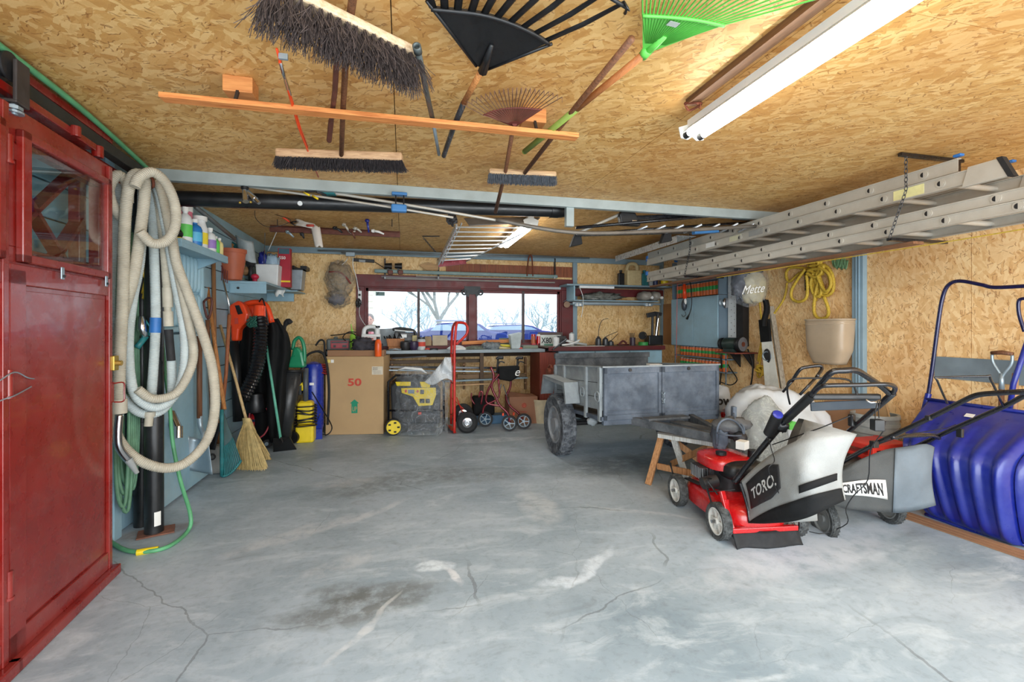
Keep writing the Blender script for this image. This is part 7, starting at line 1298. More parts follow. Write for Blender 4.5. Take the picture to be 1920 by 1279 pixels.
b = B(); [b.beam(PY(u, 670, 6.5), PY(u, 730, 6.5), .03, .05, (0, 1, 0)) for u in (735, 870, 985)]; [b.beam(PY(u, v, 6.22), PY(u, v, 6.76), .03, .02) for u in (735, 870, 985) for v in (684, 700, 718)]; tag(stuff(b.build('lumber_bracket', M('bracket_wood', (120, 90, 62), .8))), 'wooden brackets carrying the boards and pipes below the bench', 'bracket')
# shelf pole above the window
o = thing('green_pipe_shelf', 'grey green pipe and slats stored on brackets above the window', 'pipe', (1, 6.6, 2.1)); b = B(); b.beam(PY(702, 508, 6.62), PY(1045, 519, 6.62), .05, .05); b.build('pipe', M('sage_pipe', (116, 140, 138), .5), o, bevel=.01); b = B(); b.beam(PY(720, 522, 6.7), PY(1040, 530, 6.7), .03, .02); b.beam(PY(780, 518, 6.66), PY(1010, 524, 6.66), .02, .015); b.build('slat', M('sage_slat', (134, 128, 122), .6), o)
for u in (722, 822, 1040): b = B(); b.beam(PY(u, 485, 6.74), PY(u, 522, 6.74), .02, .035, (0, 1, 0)); b.beam(PY(u, 521, 6.74), PY(u, 521, 6.55), .02, .03); b.build('bracket', black_mt, o)
for u, lab in ((728, 'left of two black round spotlights on the green pipe'), (747, 'right of two black round spotlights on the green pipe')):
    r = thing('black_spotlight', lab, 'lamp', PY(u, 510, 6.6)); b = B(); q = PY(u, 499, 6.6); b.cyl(q-V((.05, 0, 0)), q+V((.05, 0, 0)), .035, .045, 14); b.beam(q, q-V((0, 0, .09)), .03, .03); b.build('head', black_pl, r, S40); b = B(); b.box(PY(u+4, 511, 6.58), (.07, .05, .06)); b.build('clamp', brown_st, r, bevel=.01)
o = B().prism([PY(786, 497, 6.7), PY(803, 492, 6.7), PY(822, 497, 6.7), PY(822, 506, 6.7), PY(800, 507, 6.7)], (0, .01, 0)).build('wood_shim', wood('shim', (196, 156, 106), None, 0)); tag(o, 'pale wooden shim standing on the green pipe behind the rack', 'wood')
# hanging bag of netting, thermometer
hb_ = thing('netting_bag', 'clear plastic bag of brown netting hanging left of the window', 'bag', PY(640, 530, 6.6)); b = B(); b.blob(PY(636, 520, 6.62), (.13, .07, .19), .3, 2, 28, 20, seed=3); b.build('netting', M('netting', (150, 130, 98), .9, 0, .5, 30, .8), hb_, True)
b = B(); b.blob(PY(637, 524, 6.6), (.19, .12, .25), .2, 3, 30, 20, seed=4); b.blob(PY(634, 560, 6.6), (.15, .1, .12), .3, 3, 24, 14, seed=6); b.build('bag_film', bag_dark, hb_, True); b = B(); b.blob(PY(632, 562, 6.6), (.1, .07, .07), .4, 3, seed=8); b.build('dull_cloth', M('dull_bluish', (96, 100, 118), .8), hb_, True); b = B(); b.tube(cat([PY(617, 510, 6.52), PY(640, 512, 6.5), PY(658, 532, 6.5)], 4), .012, 6); b.build('red_strap', M('old_red', (128, 56, 48), .7), hb_, True)
o = thing('wall_thermometer', 'white thermometer with black clip at the left edge of the window frame', 'thermometer', PY(674, 560, 6.72)); b = B(); b.bb(PY(671, 0, 6.73).x, PY(678, 0, 6.73).x, 6.73, 6.745, PY(0, 562, 6.73).z, PY(0, 533, 6.73).z); b.build('tube_plate', hose_wh2, o, bevel=.004); b = B(); b.box(PY(674, 541, 6.725), (.03, .004, .015)); b.box(PY(674, 553, 6.725), (.03, .004, .03)); b.build('marks', blk_ink, o); b = B(); b.blob(PY(672, 568, 6.7), (.04, .03, .06), .4, 4); b.build('clip', black_pl, o)
o = B().tube(cat([PY(668, 520, 6.73), PY(675, 560, 6.73), PY(674, 590, 6.73), PY(685, 610, 6.7), PY(692, 618, 6.6)], 5), .004, 5).build('thin_wire', hose_wh2); tag(o, 'thin pale wire running down the left edge of the window', 'wire')
# ================================================================ GENERATOR UNDER PLASTIC
gn = thing('yellow_generator', 'yellow and black portable generator under a clear plastic sheet', 'generator', F(785, 815)); g0 = F(780, 812); gz = lambda u, v: C(u, v, 5.72)
b = B(); b.prism([gz(735, 795), gz(732, 725), gz(745, 712), gz(815, 712), gz(826, 730), gz(826, 795)], (0, .4, 0)); b.build('engine_body', M('gen_black', (40, 42, 46), .5, 0, .2, 12), gn, bevel=.02)
G = lambda u, v, o=0: C(u, v, 5.70-o)
b = B(); b.prism([G(741, 716), G(770, 716), G(770, 724), G(744, 724)], (0, .02, 0)); b.prism([G(752, 728), G(817, 727), G(818, 740), G(811, 760), G(785, 762), G(774, 744), G(753, 737)], (0, .02, 0)); b.prism([G(787, 716), G(808, 716), G(806, 727), G(790, 727)], (0, .02, 0)); yp = b.build('yellow_panel', yellow_pl, gn, bevel=.006)
for u0, v0, u1, v1, m_ in ((765, 731, 777, 738, M('gauge_blue', (110, 130, 150), .4)), (788, 731, 795, 739, black_pl), (781, 732, 785, 736, red_ink), (787, 748, 796, 756, black_pl), (798, 748, 806, 756, black_pl), (759, 731, 763, 736, red_ink)):
    b = B(); b.prism([G(u0, v0, .015), G(u1, v0, .015), G(u1, v1, .015), G(u0, v1, .015)], (0, .01, 0)); b.build('socket', m_, yp, bevel=.003)
b = B(); b.tube([G(728, 805), G(728, 716), G(742, 704), G(820, 704), G(832, 716), G(832, 808)], .015, 8); b.tube([G(728, 770), G(832, 770)], .012, 8); b.build('frame', black_mt, gn, True); b = B(); b.lathe(F(738, 818)+V((0, .05, .105)), [(.03, -.03), (.10, -.03), (.105, 0), (.10, .03), (.03, .03)], (.0, 1, 0), 26); w_ = b.build('wheel', black_rub, gn, S40); wc = F(738, 818)+V((0, .05, .105)); b = B(); b.lathe(wc, [(.001, -.04), (.085, -.04), (.088, -.03)], (0, 1, 0), 24)
b.build('yellow_rim', yellow_pl, w_, S40); b = B(); [b.box(wc+V((.058*math.cos(i*1.2566), -.041, .058*math.sin(i*1.2566))), (.03, .005, .02)) for i in range(5)]; b.build('rim_slot', black_rub, w_)
b = B(); b.bb(g0.x-.1, g0.x+.25, g0.y+.1, g0.y+.4, 0, .12); b.build('base', black_pl, gn); b = B(); b.box(G(787, 775), (.04, .02, .03)); b.build('red_badge', red_ink, gn)
b = B(); b.tube([G(747, 694, -.1), G(760, 690, -.1), G(790, 693, -.1), G(800, 700, -.1)], [.01, .018, .02, .008], 8); b.build('exhaust_tube', hose_wh2, gn, True)
def shroud(u, v):
    t = (1-u)*(-.15)+u*1.15; a = 6.28318*u
    # ring of silhouette points from base to top
    cx, hw = 786+6*v, (52-3*v+10*max(0, .35-v))
    x = cx+hw*math.cos(a)*(1+.12*mnoise.noise(V((math.cos(a)*3, v*6, math.sin(a)*3)))); yv = 816-v*118+6*mnoise.noise(V((a, v*3, 1)))*v
    if v > .6: x += (v-.6)*40*max(0, math.cos(a)); yv -= (v-.6)*46*max(0, math.cos(a))**2
    return C(x, yv, 5.80+.30*math.sin(a)*(1-.2*v)+.09*abs(mnoise.noise(V((a*2+v*4, v*5-a, 7)))))
b = B(); b.grid(shroud, 72, 34); tag(b.build('plastic_sheet', bag_clear, smooth=True), 'crumpled clear plastic sheet draped over the yellow generator', 'plastic sheet')
# peaked corner of the sheet
b = B(); b.grid(lambda u, v: C(796+(52-2*v)*u+26*(1-u)*v*0+(40*v)*(1-u)**1.5, 716-46*v**1.1*(1-.0*u)+6*math.sin(u*6)*(1-v), 5.66-.04*math.sin(3.1*u)+.02*math.sin(v*9+u*7)), 18, 14, .004); tag(b.build('sheet_corner', bag_white, smooth=True), 'milky gathered corner of the plastic sheet pointing up beside the hand truck', 'plastic sheet')
# ================================================================ HAND TRUCK
ht = thing('red_hand_truck', 'red tubular hand truck standing upright before the bench', 'hand truck', F(858, 811))
b = B(); b.tube(cat([C(852, 812, 5.72), C(852, 750, 5.72), C(852, 660, 5.72), C(854, 625, 5.72), C(856, 608, 5.74), C(861, 605, 5.8), C(872, 607, 5.9), C(877, 616, 5.9), C(874, 628, 5.9), C(862, 640, 5.85), C(856, 645, 5.75)], 4), .017, 10); b.build('frame_tube', red_tube, ht, True)
b = B(); b.tube(cat([C(846, 795, 6.05), C(846, 700, 6.05), C(847, 640, 6.0), C(849, 615, 5.95), C(853, 606, 5.85), C(858, 605, 5.8)], 4), .017, 10); b.build('frame_tube', red_tube, ht, True)
b = B(); [b.tube([C(852, v, 5.72), C(846, v-3, 6.05)], .011, 8) for v in (665, 720, 780)]; b.build('cross_bar', red_tube, ht, True); b = B(); b.prism([C(845, 806, 5.75), C(856, 812, 5.7), C(848, 800, 6.05), C(836, 796, 6.1)], (0, 0, .008)); b.build('toe_plate', red_tube, ht); b = B(); b.tube([C(856, 745, 5.74), C(868, 775, 5.85)], .006, 6); b.tube([C(846, 745, 6.0), C(870, 768, 6.0)], .006, 6); b.build('brace_rod', red_tube, ht)
def smallwheel(root, c, R, w, ax, rimm=chrome):
    b = B(); b.lathe(c, [(R*.45, -w*.4), (R*.8, -w*.5), (R, -w*.25), (R, w*.25), (R*.8, w*.5), (R*.45, w*.4)], ax, 28, False, True); t = b.build('wheel', black_rub, root, S40); b = B(); b.lathe(c, [(R*.46, -w*.42), (R*.3, -w*.5), (R*.2, -w*.38), (R*.12, -w*.55), (.001, -w*.55)], ax, 24); b.lathe(c, [(R*.46, w*.42), (R*.3, w*.3), (.001, w*.3)], ax, 24); b.build('rim', rimm, t, S40)
for u, v, d in ((876, 792, 5.76), (868, 776, 6.05)): smallwheel(ht, C(u, v, d), .135, .08, (.12, 1, 0))
B().cyl(C(876, 792, 5.72), C(868, 776, 6.1), .012).build('axle', dark_mt, ht)
# ================================================================ ROLLATOR
rl_ = thing('maroon_rollator', 'folded maroon rollator walker with black bag and grey wheels', 'walker', F(945, 810)); d = 5.85
def W(u, v, dd=0): return C(u, v, d+dd)
b = B(); b.tube(cat([W(920, 688), W(926, 705), W(922, 725), W(930, 745), W(937, 760), W(952, 775), W(956, 792)], 4), .016, 8); b.build('frame_tube', maroon, rl_, True)
b = B(); b.tube(cat([W(958, 700, .2), W(957, 725, .2), W(949, 745, .2), W(957, 762, .2), W(972, 775, .2), W(981, 790, .2)], 4), .016, 8); b.build('frame_tube', maroon, rl_, True)
b = B(); b.tube(cat([W(936, 702), W(920, 722), W(912, 742), W(914, 756), W(940, 762)], 4), .014, 8); b.tube(cat([W(934, 710), W(935, 745), W(910, 760), W(905, 775)], 4), .013, 8); b.build('frame_tube', maroon, rl_, True)
b = B(); b.tube(cat([W(898, 745, .1), W(900, 735, .1), W(905, 737, .1), W(902, 758, .1)], 4), .012, 6); b.tube(cat([W(890, 758, .1), W(884, 748, .1), W(884, 737, .1)], 4), .01, 6); b.build('rear_arm', maroon, rl_, True)
b = B(); b.tube([W(940, 720), W(930, 760)], .007, 6); b.tube([W(944, 722), W(955, 758, .1)], .007, 6); b.build('strut', chrome, rl_)
for u, v, dd in ((910, 784, .27), (955, 795, 0), (982, 790, .13)):
    c = W(u, v, dd); R = .1; c.z = .104; b = B(); b.lathe(c, [(R*.76, -.016), (R, -.018), (R*1.03, 0), (R, .018), (R*.76, .016)], (.35, 1, 0), 28, False, True); t = b.build('wheel', M('dark_tyre', (44, 45, 47), .7), rl_, S40); b = B(); x, y, a = frame((.35, 1, 0)); b.cyl(c-a*.015, c+a*.015, .018); [b.beam(c, c+(x*math.cos(k*1.2566)+y*math.sin(k*1.2566))*R*.78, .012, .016, a) for k in range(5)]; b.torus(c, a, R*.72, .007, 24, 6); b.build('spokes', galv, t)
for u, dd in ((930, 0), (967, .2)):
    b = B(); b.tube(cat([W(u+14, 671, dd), W(u+4, 671, dd), W(u+2, 674, dd)], 3), .02, 8); b.tube([W(u+4, 672, dd), W(u+2, 700, dd)], .014, 8); b.tube(cat([W(u+16, 680, dd), W(u+8, 678, dd), W(u+4, 684, dd)], 3), .009, 6); b.build('hand_grip', black_pl, rl_, True)
b = B(); b.prism([W(934, 688, .05), W(975, 686, .12), W(974, 706, .12), W(958, 716, .1), W(936, 712, .05)], (0, .10, 0)); bg_ = b.build('bag', black_cl, rl_, bevel=.02); b = B(); b.text('e', W(969, 698, .09), (1, 0, 0), up, .16, .002, shear=.3); b.build('logo', white_pp, bg_)
b = B(); b.box(W(943, 777, -.02), (.02, .02, .035)); b.build('reflector', orange_pl, rl_); b = B(); b.box(W(963, 776, .17), (.02, .02, .035)); b.build('reflector', orange_pl, rl_)
o = thing('blue_tool_case', 'blue and black case on the floor behind the rollator', 'case', F(905, 796)); b = B(); q = F(888, 797); b.bb(q.x, q.x+.5, q.y, q.y+.2, 0.0, .12); b.build('case', M('case_blue', (64, 104, 136), .5), o, bevel=.01); b = B(); b.bb(q.x+.0, q.x+.3, q.y, q.y+.2, .121, .38); b.build('black_bag', black_cl, o, bevel=.03)
o = thing('brown_carton', 'brown cardboard box with red round stamp beside the cream bucket', 'box', F(978, 795)); q0, q1 = F(955, 796), F(1008, 794); h = C(980, 745, 6.25).z; b = B(); b.hexa([q0, q1, q1+V((0, .3, 0)), q0+V((0, .3, 0))], [p+up*h for p in (q0, q1, q1+V((0, .3, 0)), q0+V((0, .3, 0)))]); b.build('carton', M('carton_brown', (158, 112, 86), .8, 0, .08, 4), o, bevel=.004)
b = B(); b.prism([q0+up*h, q1+up*h, q1+up*(h+.02)+V((-.12, .1, 0)), q0+up*(h+.06)+V((.02, .12, 0))], (0, .004, .0)); b.build('flap', M('carton_brown2', (140, 98, 74), .8), o); m0 = q0.lerp(q1, .52); b = B(); b.torus(m0+V((0, -.002, h*.68)), (0, 1, 0), .028, .005, 20, 4); b.cyl(m0+V((0, -.003, h*.68)), m0+V((0, .0, h*.68)), .014); b.beam(m0+V((-.1, -.002, h*.46)), m0+V((.14, -.002, h*.46)), .001, .004); b.beam(m0+V((-.04, -.002, h*.42)), m0+V((.14, -.002, h*.42)), .001, .004); b.build('stamp', red_ink, o)
o = thing('cream_bucket', 'cream plastic bucket on the floor left of the trailer wheel', 'bucket', F(1018, 794)); f = F(1018, 794)+V((0, .1, 0)); b = B(); b.lathe(f, [(.12, 0), (.145, .30), (.15, .30), (.15, .33), (.135, .33), (.11, .02)], n=26, cap=False, closed=True); b.cyl(f+up*.01, f+up*.02, .12, n=26); b.build('bucket', M('cream_bkt', (206, 192, 160), .5), o, S40)
# ================================================================ RIGHT BENCH AND SHELVES
rbn = thing('right_workbench', 'bench with red edge and pale blue drawers along the right of the back wall', 'workbench', (2.9, 6.4, 0)); RZ = 1.063
b = B(); b.bb(2.0, 3.81, 6.1, 6.74, 1.045, RZ); b.build('worktop', M('grey_wornt', (124, 112, 96), .7, 0, .25, 9), rbn); B().bb(1.99, 3.82, 6.08, 6.10, 1.005, 1.065).build('red_edge', red_dark, rbn, bevel=.003)
b = B(); b.bb(2.15, 3.80, 6.14, 6.70, 0.02, 1.0); b.build('carcass', M('bench_grey_blue', (110, 130, 140), .6), rbn)  # carcass in one even grey blue, duller than the drawer fronts
for x0, x1 in ((2.16, 2.7), (2.72, 3.25), (3.27, 3.79)): 
    b = B(); b.bb(x0, x1, 6.125, 6.14, .76, .99); dr = b.build('drawer', blue_paint, rbn, bevel=.004); b = B(); b.cyl(((x0+x1)/2, 6.125, .88), ((x0+x1)/2, 6.10, .88), .015); b.build('knob', dark_mt, dr); b = B(); b.bb(x0, x1, 6.125, 6.14, .05, .74); b.build('door', blue_paint, rbn, bevel=.004)
us = thing('upper_back_shelf', 'pale blue two tier shelf above the right bench', 'shelf', (3, 6.6, 1.7)); s0, s1 = PY(1062, 535, 6.42).x, 4.17
b = B(); b.bb(s0, s1, 6.4, 6.74, 1.965, 1.99); b.build('board', greyblue, us, bevel=.002); b = B(); s2 = PY(1076, 566, 6.42).x; b.bb(s2, PY(1236, 560, 6.42).x, 6.42, 6.74, 1.735, 1.755); b.build('board', greyblue, us, bevel=.002)
b = B(); b.bb(s2, s2+.02, 6.42, 6.74, 1.755, 1.965); b.build('upright', blue_paint, us); b = B(); b.bb(s2+.02, s1, 6.70, 6.74, 1.83, 1.95); b.build('red_back_board', red_dark, us); b = B(); b.bb(s2, PY(1236, 0, 6.5).x, 6.45, 6.47, 1.69, 1.72); b.bb(s2, PY(1236, 0, 6.5).x, 6.7, 6.72, 1.69, 1.72); b.build('rail', galv, us)
o = thing('shelf_light', 'unlit white strip lamp under the upper board of the back shelf', 'lamp', PY(1118, 540, 6.4)); b = B(); q0, q1 = PY(1086, 540, 6.38), PY(1151, 541, 6.38); b.bb(q0.x, q1.x, 6.36, 6.40, 1.925, 1.963); b.build('housing', hose_wh2, o, bevel=.006); b = B(); b.tube(cat([q0+V((.01, 0, 0)), PY(1093, 556, 6.38), PY(1093, 575, 6.4), PY(1090, 595, 6.42)], 4), .005, 5); b.build('cord', hose_wh2, o)
for u, lab in ((1086, 'white socket box at the left below the back shelf'), (1216, 'white socket box at the right below the back shelf')): o = thing('socket_box', lab, 'socket', PY(u, 572, 6.42)); b = B(); q = PY(u, 571.5, 6.44); b.box(q, (.13, .04, .05)); b.build('box', galv, o, bevel=.005); b = B(); b.box(q+V((-.04, -.022, 0)), (.012, .004, .05)); b.box(q+V((.01, -.022, 0)), (.03, .004, .03)); b.build('outlet', white_pp, o)
def can(name, lab, u, y, z, r, h, m_, capm=None, c_='can', boxy=False):
    p = PY(u, 540, y); q = V((p.x, y, z)); o = thing(name, lab, c_, q); b = B()
    if boxy: b.bb(q.x-r, q.x+r, y-r*.6, y+r*.6, z, z+h*.8); b.cyl(q+up*h*.8, q+up*h*.9, r*.4)
    else: b.lathe(q, [(r, 0), (r, h*.88), (r*.8, h*.92)], n=18)
    b.build('body', m_, o, S40 if not boxy else False, bevel=.01 if boxy else 0)
    b = B(); b.cyl(q+up*h*.9, q+up*h, r*.45, n=12); b.build('cap', capm or m_, o, S40); return o
U = 1.99
can('dark_oil_bottle', 'dark bottle with tan label left of the beige jug on the upper shelf', 1164, 6.5, U, .05, .24, black_pl, boxy=True)
o = thing('beige_oil_jug', 'large stained beige jug on the upper back shelf', 'jug', PY(1186, 532, 6.5)); q = V((PY(1186, 532, 6.5).x, 6.5, U)); b = B(); jug(b, q, .12, .07, .36); b.build('body', M('jug_beige', (204, 186, 140), .5, 0, .1, 8, 0, 60, .5, 0, (120, 80, 50), .6), o, bevel=.025)
can('teal_oil_bottle', 'teal bottle right of the beige jug on the upper shelf', 1208, 6.5, U, .055, .25, teal, boxy=True); can('grey_bottle', 'grey bottle between the teal and navy bottles', 1220, 6.5, U, .04, .22, grey_pl); can('navy_can', 'navy can under the far end of the ladders on the upper shelf', 1229, 6.5, U, .04, .16, M('navy', (30, 44, 86), .4)); can('yellow_can', 'yellow can at the right end of the upper shelf', 1246, 6.5, U, .06, .15, yellow_pl)
for u, lab in ((1209, 'left of two cloudy plastic jugs lying on the lower back shelf'), (1227, 'right of two cloudy plastic jugs lying on the lower back shelf')): o = thing('cloudy_jug', lab, 'jug', PY(u, 560, 6.5)); b = B(); q = V((PY(u, 560, 6.5).x, 6.52, 1.757+.075)); b.blob(q, (.095 if u < 1220 else .075, .14, .075), .1, 2, 20, 14, e=.75); b.build('body', M('cloudy', (156, 150, 140), .35), o, True); b = B(); b.cyl(q+V((.05, -.13, -.03)), q+V((.05, -.16, -.03)), .022); b.build('cap', white_pp, o, S40)
b = B(); q = V((PY(1130, 560, 6.5).x, 6.55, 1.757)); b.blob(q+up*.05, (.30, .13, .07), .5, 4, 36, 14, flat=-.05, seed=12); tag(b.build('plastic_wrap_heap', M('heap', (110, 112, 106), .3, 0, .5, 14, .6), smooth=True), 'heap of grey plastic wrap on the lower back shelf', 'plastic wrap')
o = thing('hanging_disc', 'round grindstone hanging on the red frame left of the back shelf', 'disc', PY(1063, 572, 6.68)); b = B(); b.cyl(PY(1063, 571, 6.7), PY(1063, 571, 6.67), .048, n=24); b.build('disc', M('stone', (146, 120, 100), .8), o, S40); b = B(); b.tube([PY(1057, 566, 6.69), PY(1069, 557, 6.7)], .004, 5); b.build('wire', galv, o)
# things on the right bench
def P7(u, y=6.35): p = PY(u, 640, y); return V((p.x, y, RZ))
can('white_spray_can', 'white can at the left end of the right bench against the red frame', 1072, 6.5, RZ, .04, .2, hose_wh2, M('can_grey', (150, 160, 156), .5))
bx('black_angle_box', 'black open box above the licence plate corner', 1048, 1062, 630, 6.3, black_pl, z=RZ, dep=.12)
can('white_mug', 'white cup just left of the black box on the bench', 1043, 6.3, RZ+.0, .045, .14, hose_wh2)
b = B(); a = P7(1060, 6.2); b.tube(cat([a+V((-.05, 0, .02)), a+V((.1, 0, .04)), a+V((.22, 0, .09))], 4), .014, 8); b.tube([a+V((0, 0, .09)), a+V((.12, .05, .06)), a+V((.36, .08, .02))], .018, 8); tag(stuff(b.build('pipe_offcuts', hose_wh2, smooth=True)), 'pale curved pipe offcuts at the left of the right bench', 'pipe')
b = B(); a = P7(1036, 6.06); b.beam(PY(1036, 656, 6.04), PY(1063, 636, 6.04), .04, .015); tag(b.build('dark_iron_bar', dark_mt), 'dark iron bar slanting over the left corner of the right bench', 'bar')
bx('white_paper_sheet', 'flat white sheet on the front of the right bench', 1062, 1134, 649, 6.12, white_pp, z=RZ, dep=.1, c_='paper', bev=0)
for u, h, lab, sp in ((1122, .14, 'oil can with a tall curved spout on the right bench', [(0, .14), (.01, .26), (.06, .38), (.16, .41)]), (1135, .13, 'oil can with long straight spout pointing right', [(0, .13), (.09, .17), (.2, .21)]), (1145, .08, 'small squat oil can with thin slanting spout', [(0, .07), (.06, .12), (.12, .18)])):
    q = P7(u); o = thing('oil_can', lab, 'oil can', q); b = B(); b.lathe(q, [(.045, 0), (.048, .02), (.042, h*.75), (.02, h*.9), (.018, h)], n=18); b.build('can', M('gunmetal', (72, 74, 76), .4, .5), o, S40); b = B(); b.tube(cat([q+V((x, 0, z)) for x, z in sp], 4), .0045, 6); b.build('spout', dark_mt, o, True)
o = thing('hand_plane', 'small dark red hand plane lying on the right bench', 'hand plane', P7(1170)); b = B(); q = P7(1168); b.tube(cat([q+V((-.06, 0, .02)), q+V((0, 0, .07)), q+V((.06, 0, .03))], 3), .015, 6); b.box(q+V((0, 0, .012)), (.18, .05, .02)); b.build('body', M('oxblood', (90, 36, 36), .5), o, True)
o = thing('pen_mug', 'dark mug of pens on the right bench', 'mug', P7(1186)); q = P7(1186); b = B(); b.lathe(q, [(.042, 0), (.045, .12), (.04, .12), (.036, .01)], n=18); b.build('mug', M('plum', (60, 44, 58), .4), o, S40); b = B(); [b.tube([q+V((.01*i-.02, 0, .08)), q+V((.02*i-.05, 0, .19))], .004, 5) for i in range(5)]; b.build('pens', dark_mt, o)
o = thing('tape_and_ring', 'green tape roll with a black ringed mirror on the right bench', 'tape', P7(1206)); q = P7(1206); b = B(); b.cyl(q, q+up*.05, .075, n=22); b.build('tape_roll', M('tape_green', (52, 150, 70), .5), o, S40); b = B(); b.torus(q+V((-.02, -.02, .15)), (.3, 1, .2), .055, .008, 24, 6); b.cyl(q+V((-.02, -.018, .15)), q+V((-.02, -.014, .15)), .05, n=24); b.build('mirror', black_pl, o)
o = thing('tool_caddy', 'black tool caddy with a hammer and chrome wrench in the bench corner', 'tool caddy', P7(1226)); q = P7(1227, 6.4); b = B(); b.bb(q.x-.12, q.x+.12, 6.35, 6.5, RZ, RZ+.15); b.build('box', black_pl, o, bevel=.01); b = B(); b.tube([q+V((-.04, 0, .1)), q+V((-.03, 0, .5))], .02, 8); b.tube([q+V((.03, 0, .1)), q+V((.06, 0, .5))], .024, 8); b.beam(q+V((-.13, 0, .46)), q+V((.02, 0, .49)), .04, .07); b.beam(q+V((0, 0, .5)), q+V((.12, 0, .48)), .04, .05); b.build('hammer', dark_mt, o, bevel=.005); b = B(); b.tube([q+V((.0, -.03, .08)), q+V((.05, -.03, .42))], .01, 8); b.build('wrench', chrome, o)
# ================================================================ RIGHT WALL CABINET
hdb = B(); hdb.bb(RW-.012, RW-.001, 6.22, 6.72, 1.06, 1.72); tag(hdb.build('hardboard_panel', M('hardboard', (166, 120, 78), .7, 0, .06, 4)), 'plain brown hardboard panel on the right wall near the corner', 'panel')
o = thing('hand_saw', 'rusty saw and black handled tools hanging by the cabinet edge', 'saw', (RW-.03, 6.3, 1.2)); b = B(); b.bb(RW-.03, RW-.015, 6.26, 6.30, 1.2, 1.42); b.build('blade', rust, o); b = B(); b.bb(RW-.035, RW-.013, 6.24, 6.31, 1.42, 1.66); b.build('handle', black_pl, o, bevel=.006)
cb = thing('wall_cabinet', 'pale blue two door cabinet with open can shelves on the right wall', 'cabinet', (4.1, 5.67, 1.07)); X0 = 4.0; Y0, Y1 = 5.14, 6.2
cabp = M('cabinet_blue', (152, 186, 202), .5, 0, .08, 4, 0, 60, .5, 0, (112, 106, 90), .35); slate = M('slate_side', (112, 132, 146), .55, 0, .08, 5)
b = B(); b.bb(X0+.01, RW-.002, Y0, Y1, 1.07, 1.765); b.build('carcass', slate, cb)
for y0, y1 in ((Y0+.004, 5.66), (5.668, Y1-.004)): dr = B().bb(X0-.008, X0+.01, y0, y1, 1.075, 1.76).build('door', cabp, cb, bevel=.003)
b = B(); b.box((X0-.015, Y1-.03, 1.42), (.012, .03, .07)); b.build('latch', galv, dr)
b = B(); b.bb(X0+.01, RW-.002, Y0, Y0+.02, 1.77, 2.32); b.bb(X0+.01, RW-.002, Y1-.02, Y1, 1.77, 2.32); b.build('upright', slate, cb); shz = [1.775, 1.985, 2.19]
for z in shz[1:]: B().bb(X0+.01, RW-.002, Y0+.02, Y1-.02, z-.014, z).build('shelf', slate, cb)
o2 = B().bb(X0-.0, X0+.14, Y0-.012, Y0, 1.66, 1.75)
bell = thing('alarm_bell', 'small chrome bell fixed on the side of the blue cabinet', 'bell', (4.1, Y0-.03, 1.62)); b = B(); b.blob((4.10, Y0-.02, 1.655), (.05, .02, .07)); b.build('cover', chrome, bell, True); b = B(); b.blob((4.03, Y0-.01, 1.66), (.03, .015, .05)); b.build('plate', galv, bell, True)
b = B(); b.bb(4.02, RW, 5.02, Y1-.05, .915, .93); b.bb(4.02, RW, 5.02, Y1-.05, .745, .76); b.bb(4.02, 4.03, 5.02, 5.035, .60, 1.07); b.bb(4.02, 4.03, Y1-.065, Y1-.05, .60, 1.07); tag(b.build('can_rack', slate), 'narrow steel rack of cans below the blue cabinet', 'rack')
or_ = M('can_orange', (206, 104, 52), .45, 0, .1, 20); gr_ = M('can_green', (28, 150, 70), .45, 0, .08, 20)
def make_can(loc, h, label, group):
    o = thing('paint_can', label, 'can', loc, group); L = V(loc); b = B(); b.lathe(L, [(.029, 0), (.031, .004), (.031, h-.004), (.029, h)], n=14); b.build('body', or_, o, S40); b = B(); b.lathe(L, [(.0318, h*.38), (.0318, h*.68)], n=14, cap=False); b.build('green_band', gr_, o, S40); b = B(); b.lathe(L, [(.0295, h), (.0315, h+.001), (.0315, h+.006), (.026, h+.006), (.026, h+.002)], n=14); b.build('rim', galv, o, S40); return o
rows = ((1.777, .175, 14, X0+.05, 'orange can with green band on the shelf just above the cabinet doors', 'cans on the lower open shelf of the cabinet', Y0+.06, .068), (1.987, .165, 14, X0+.05, 'orange can with green band on the top open shelf under the ladders', 'cans on the top open shelf of the cabinet', Y0+.06, .068), (.932, .125, 13, 4.06, 'orange can with green band on the rack right under the cabinet', 'cans on the rack below the cabinet', Y0+.01, .072), (.762, .12, 13, 4.06, 'orange can with green band on the lowest rack shelf', 'cans on the lowest rack shelf', Y0+.01, .072))
for z, h, n, x, lab, grp, ys_, st_ in rows:
    first = make_can((x, ys_, z), h, lab, grp)
    for k in range(1, n): dup(first, (x+random.uniform(-.006, .006), ys_+k*st_, z))
for k, z in enumerate((.60, .762, .932)): o = make_can((4.04, 5.06, z), .15 if k < 2 else .13, ('orange can in the bottom corner of the rack nearest the trailer', 'orange can in the middle of the near rack corner', 'plain orange can at the near upper corner of the rack')[k], None) if k else None
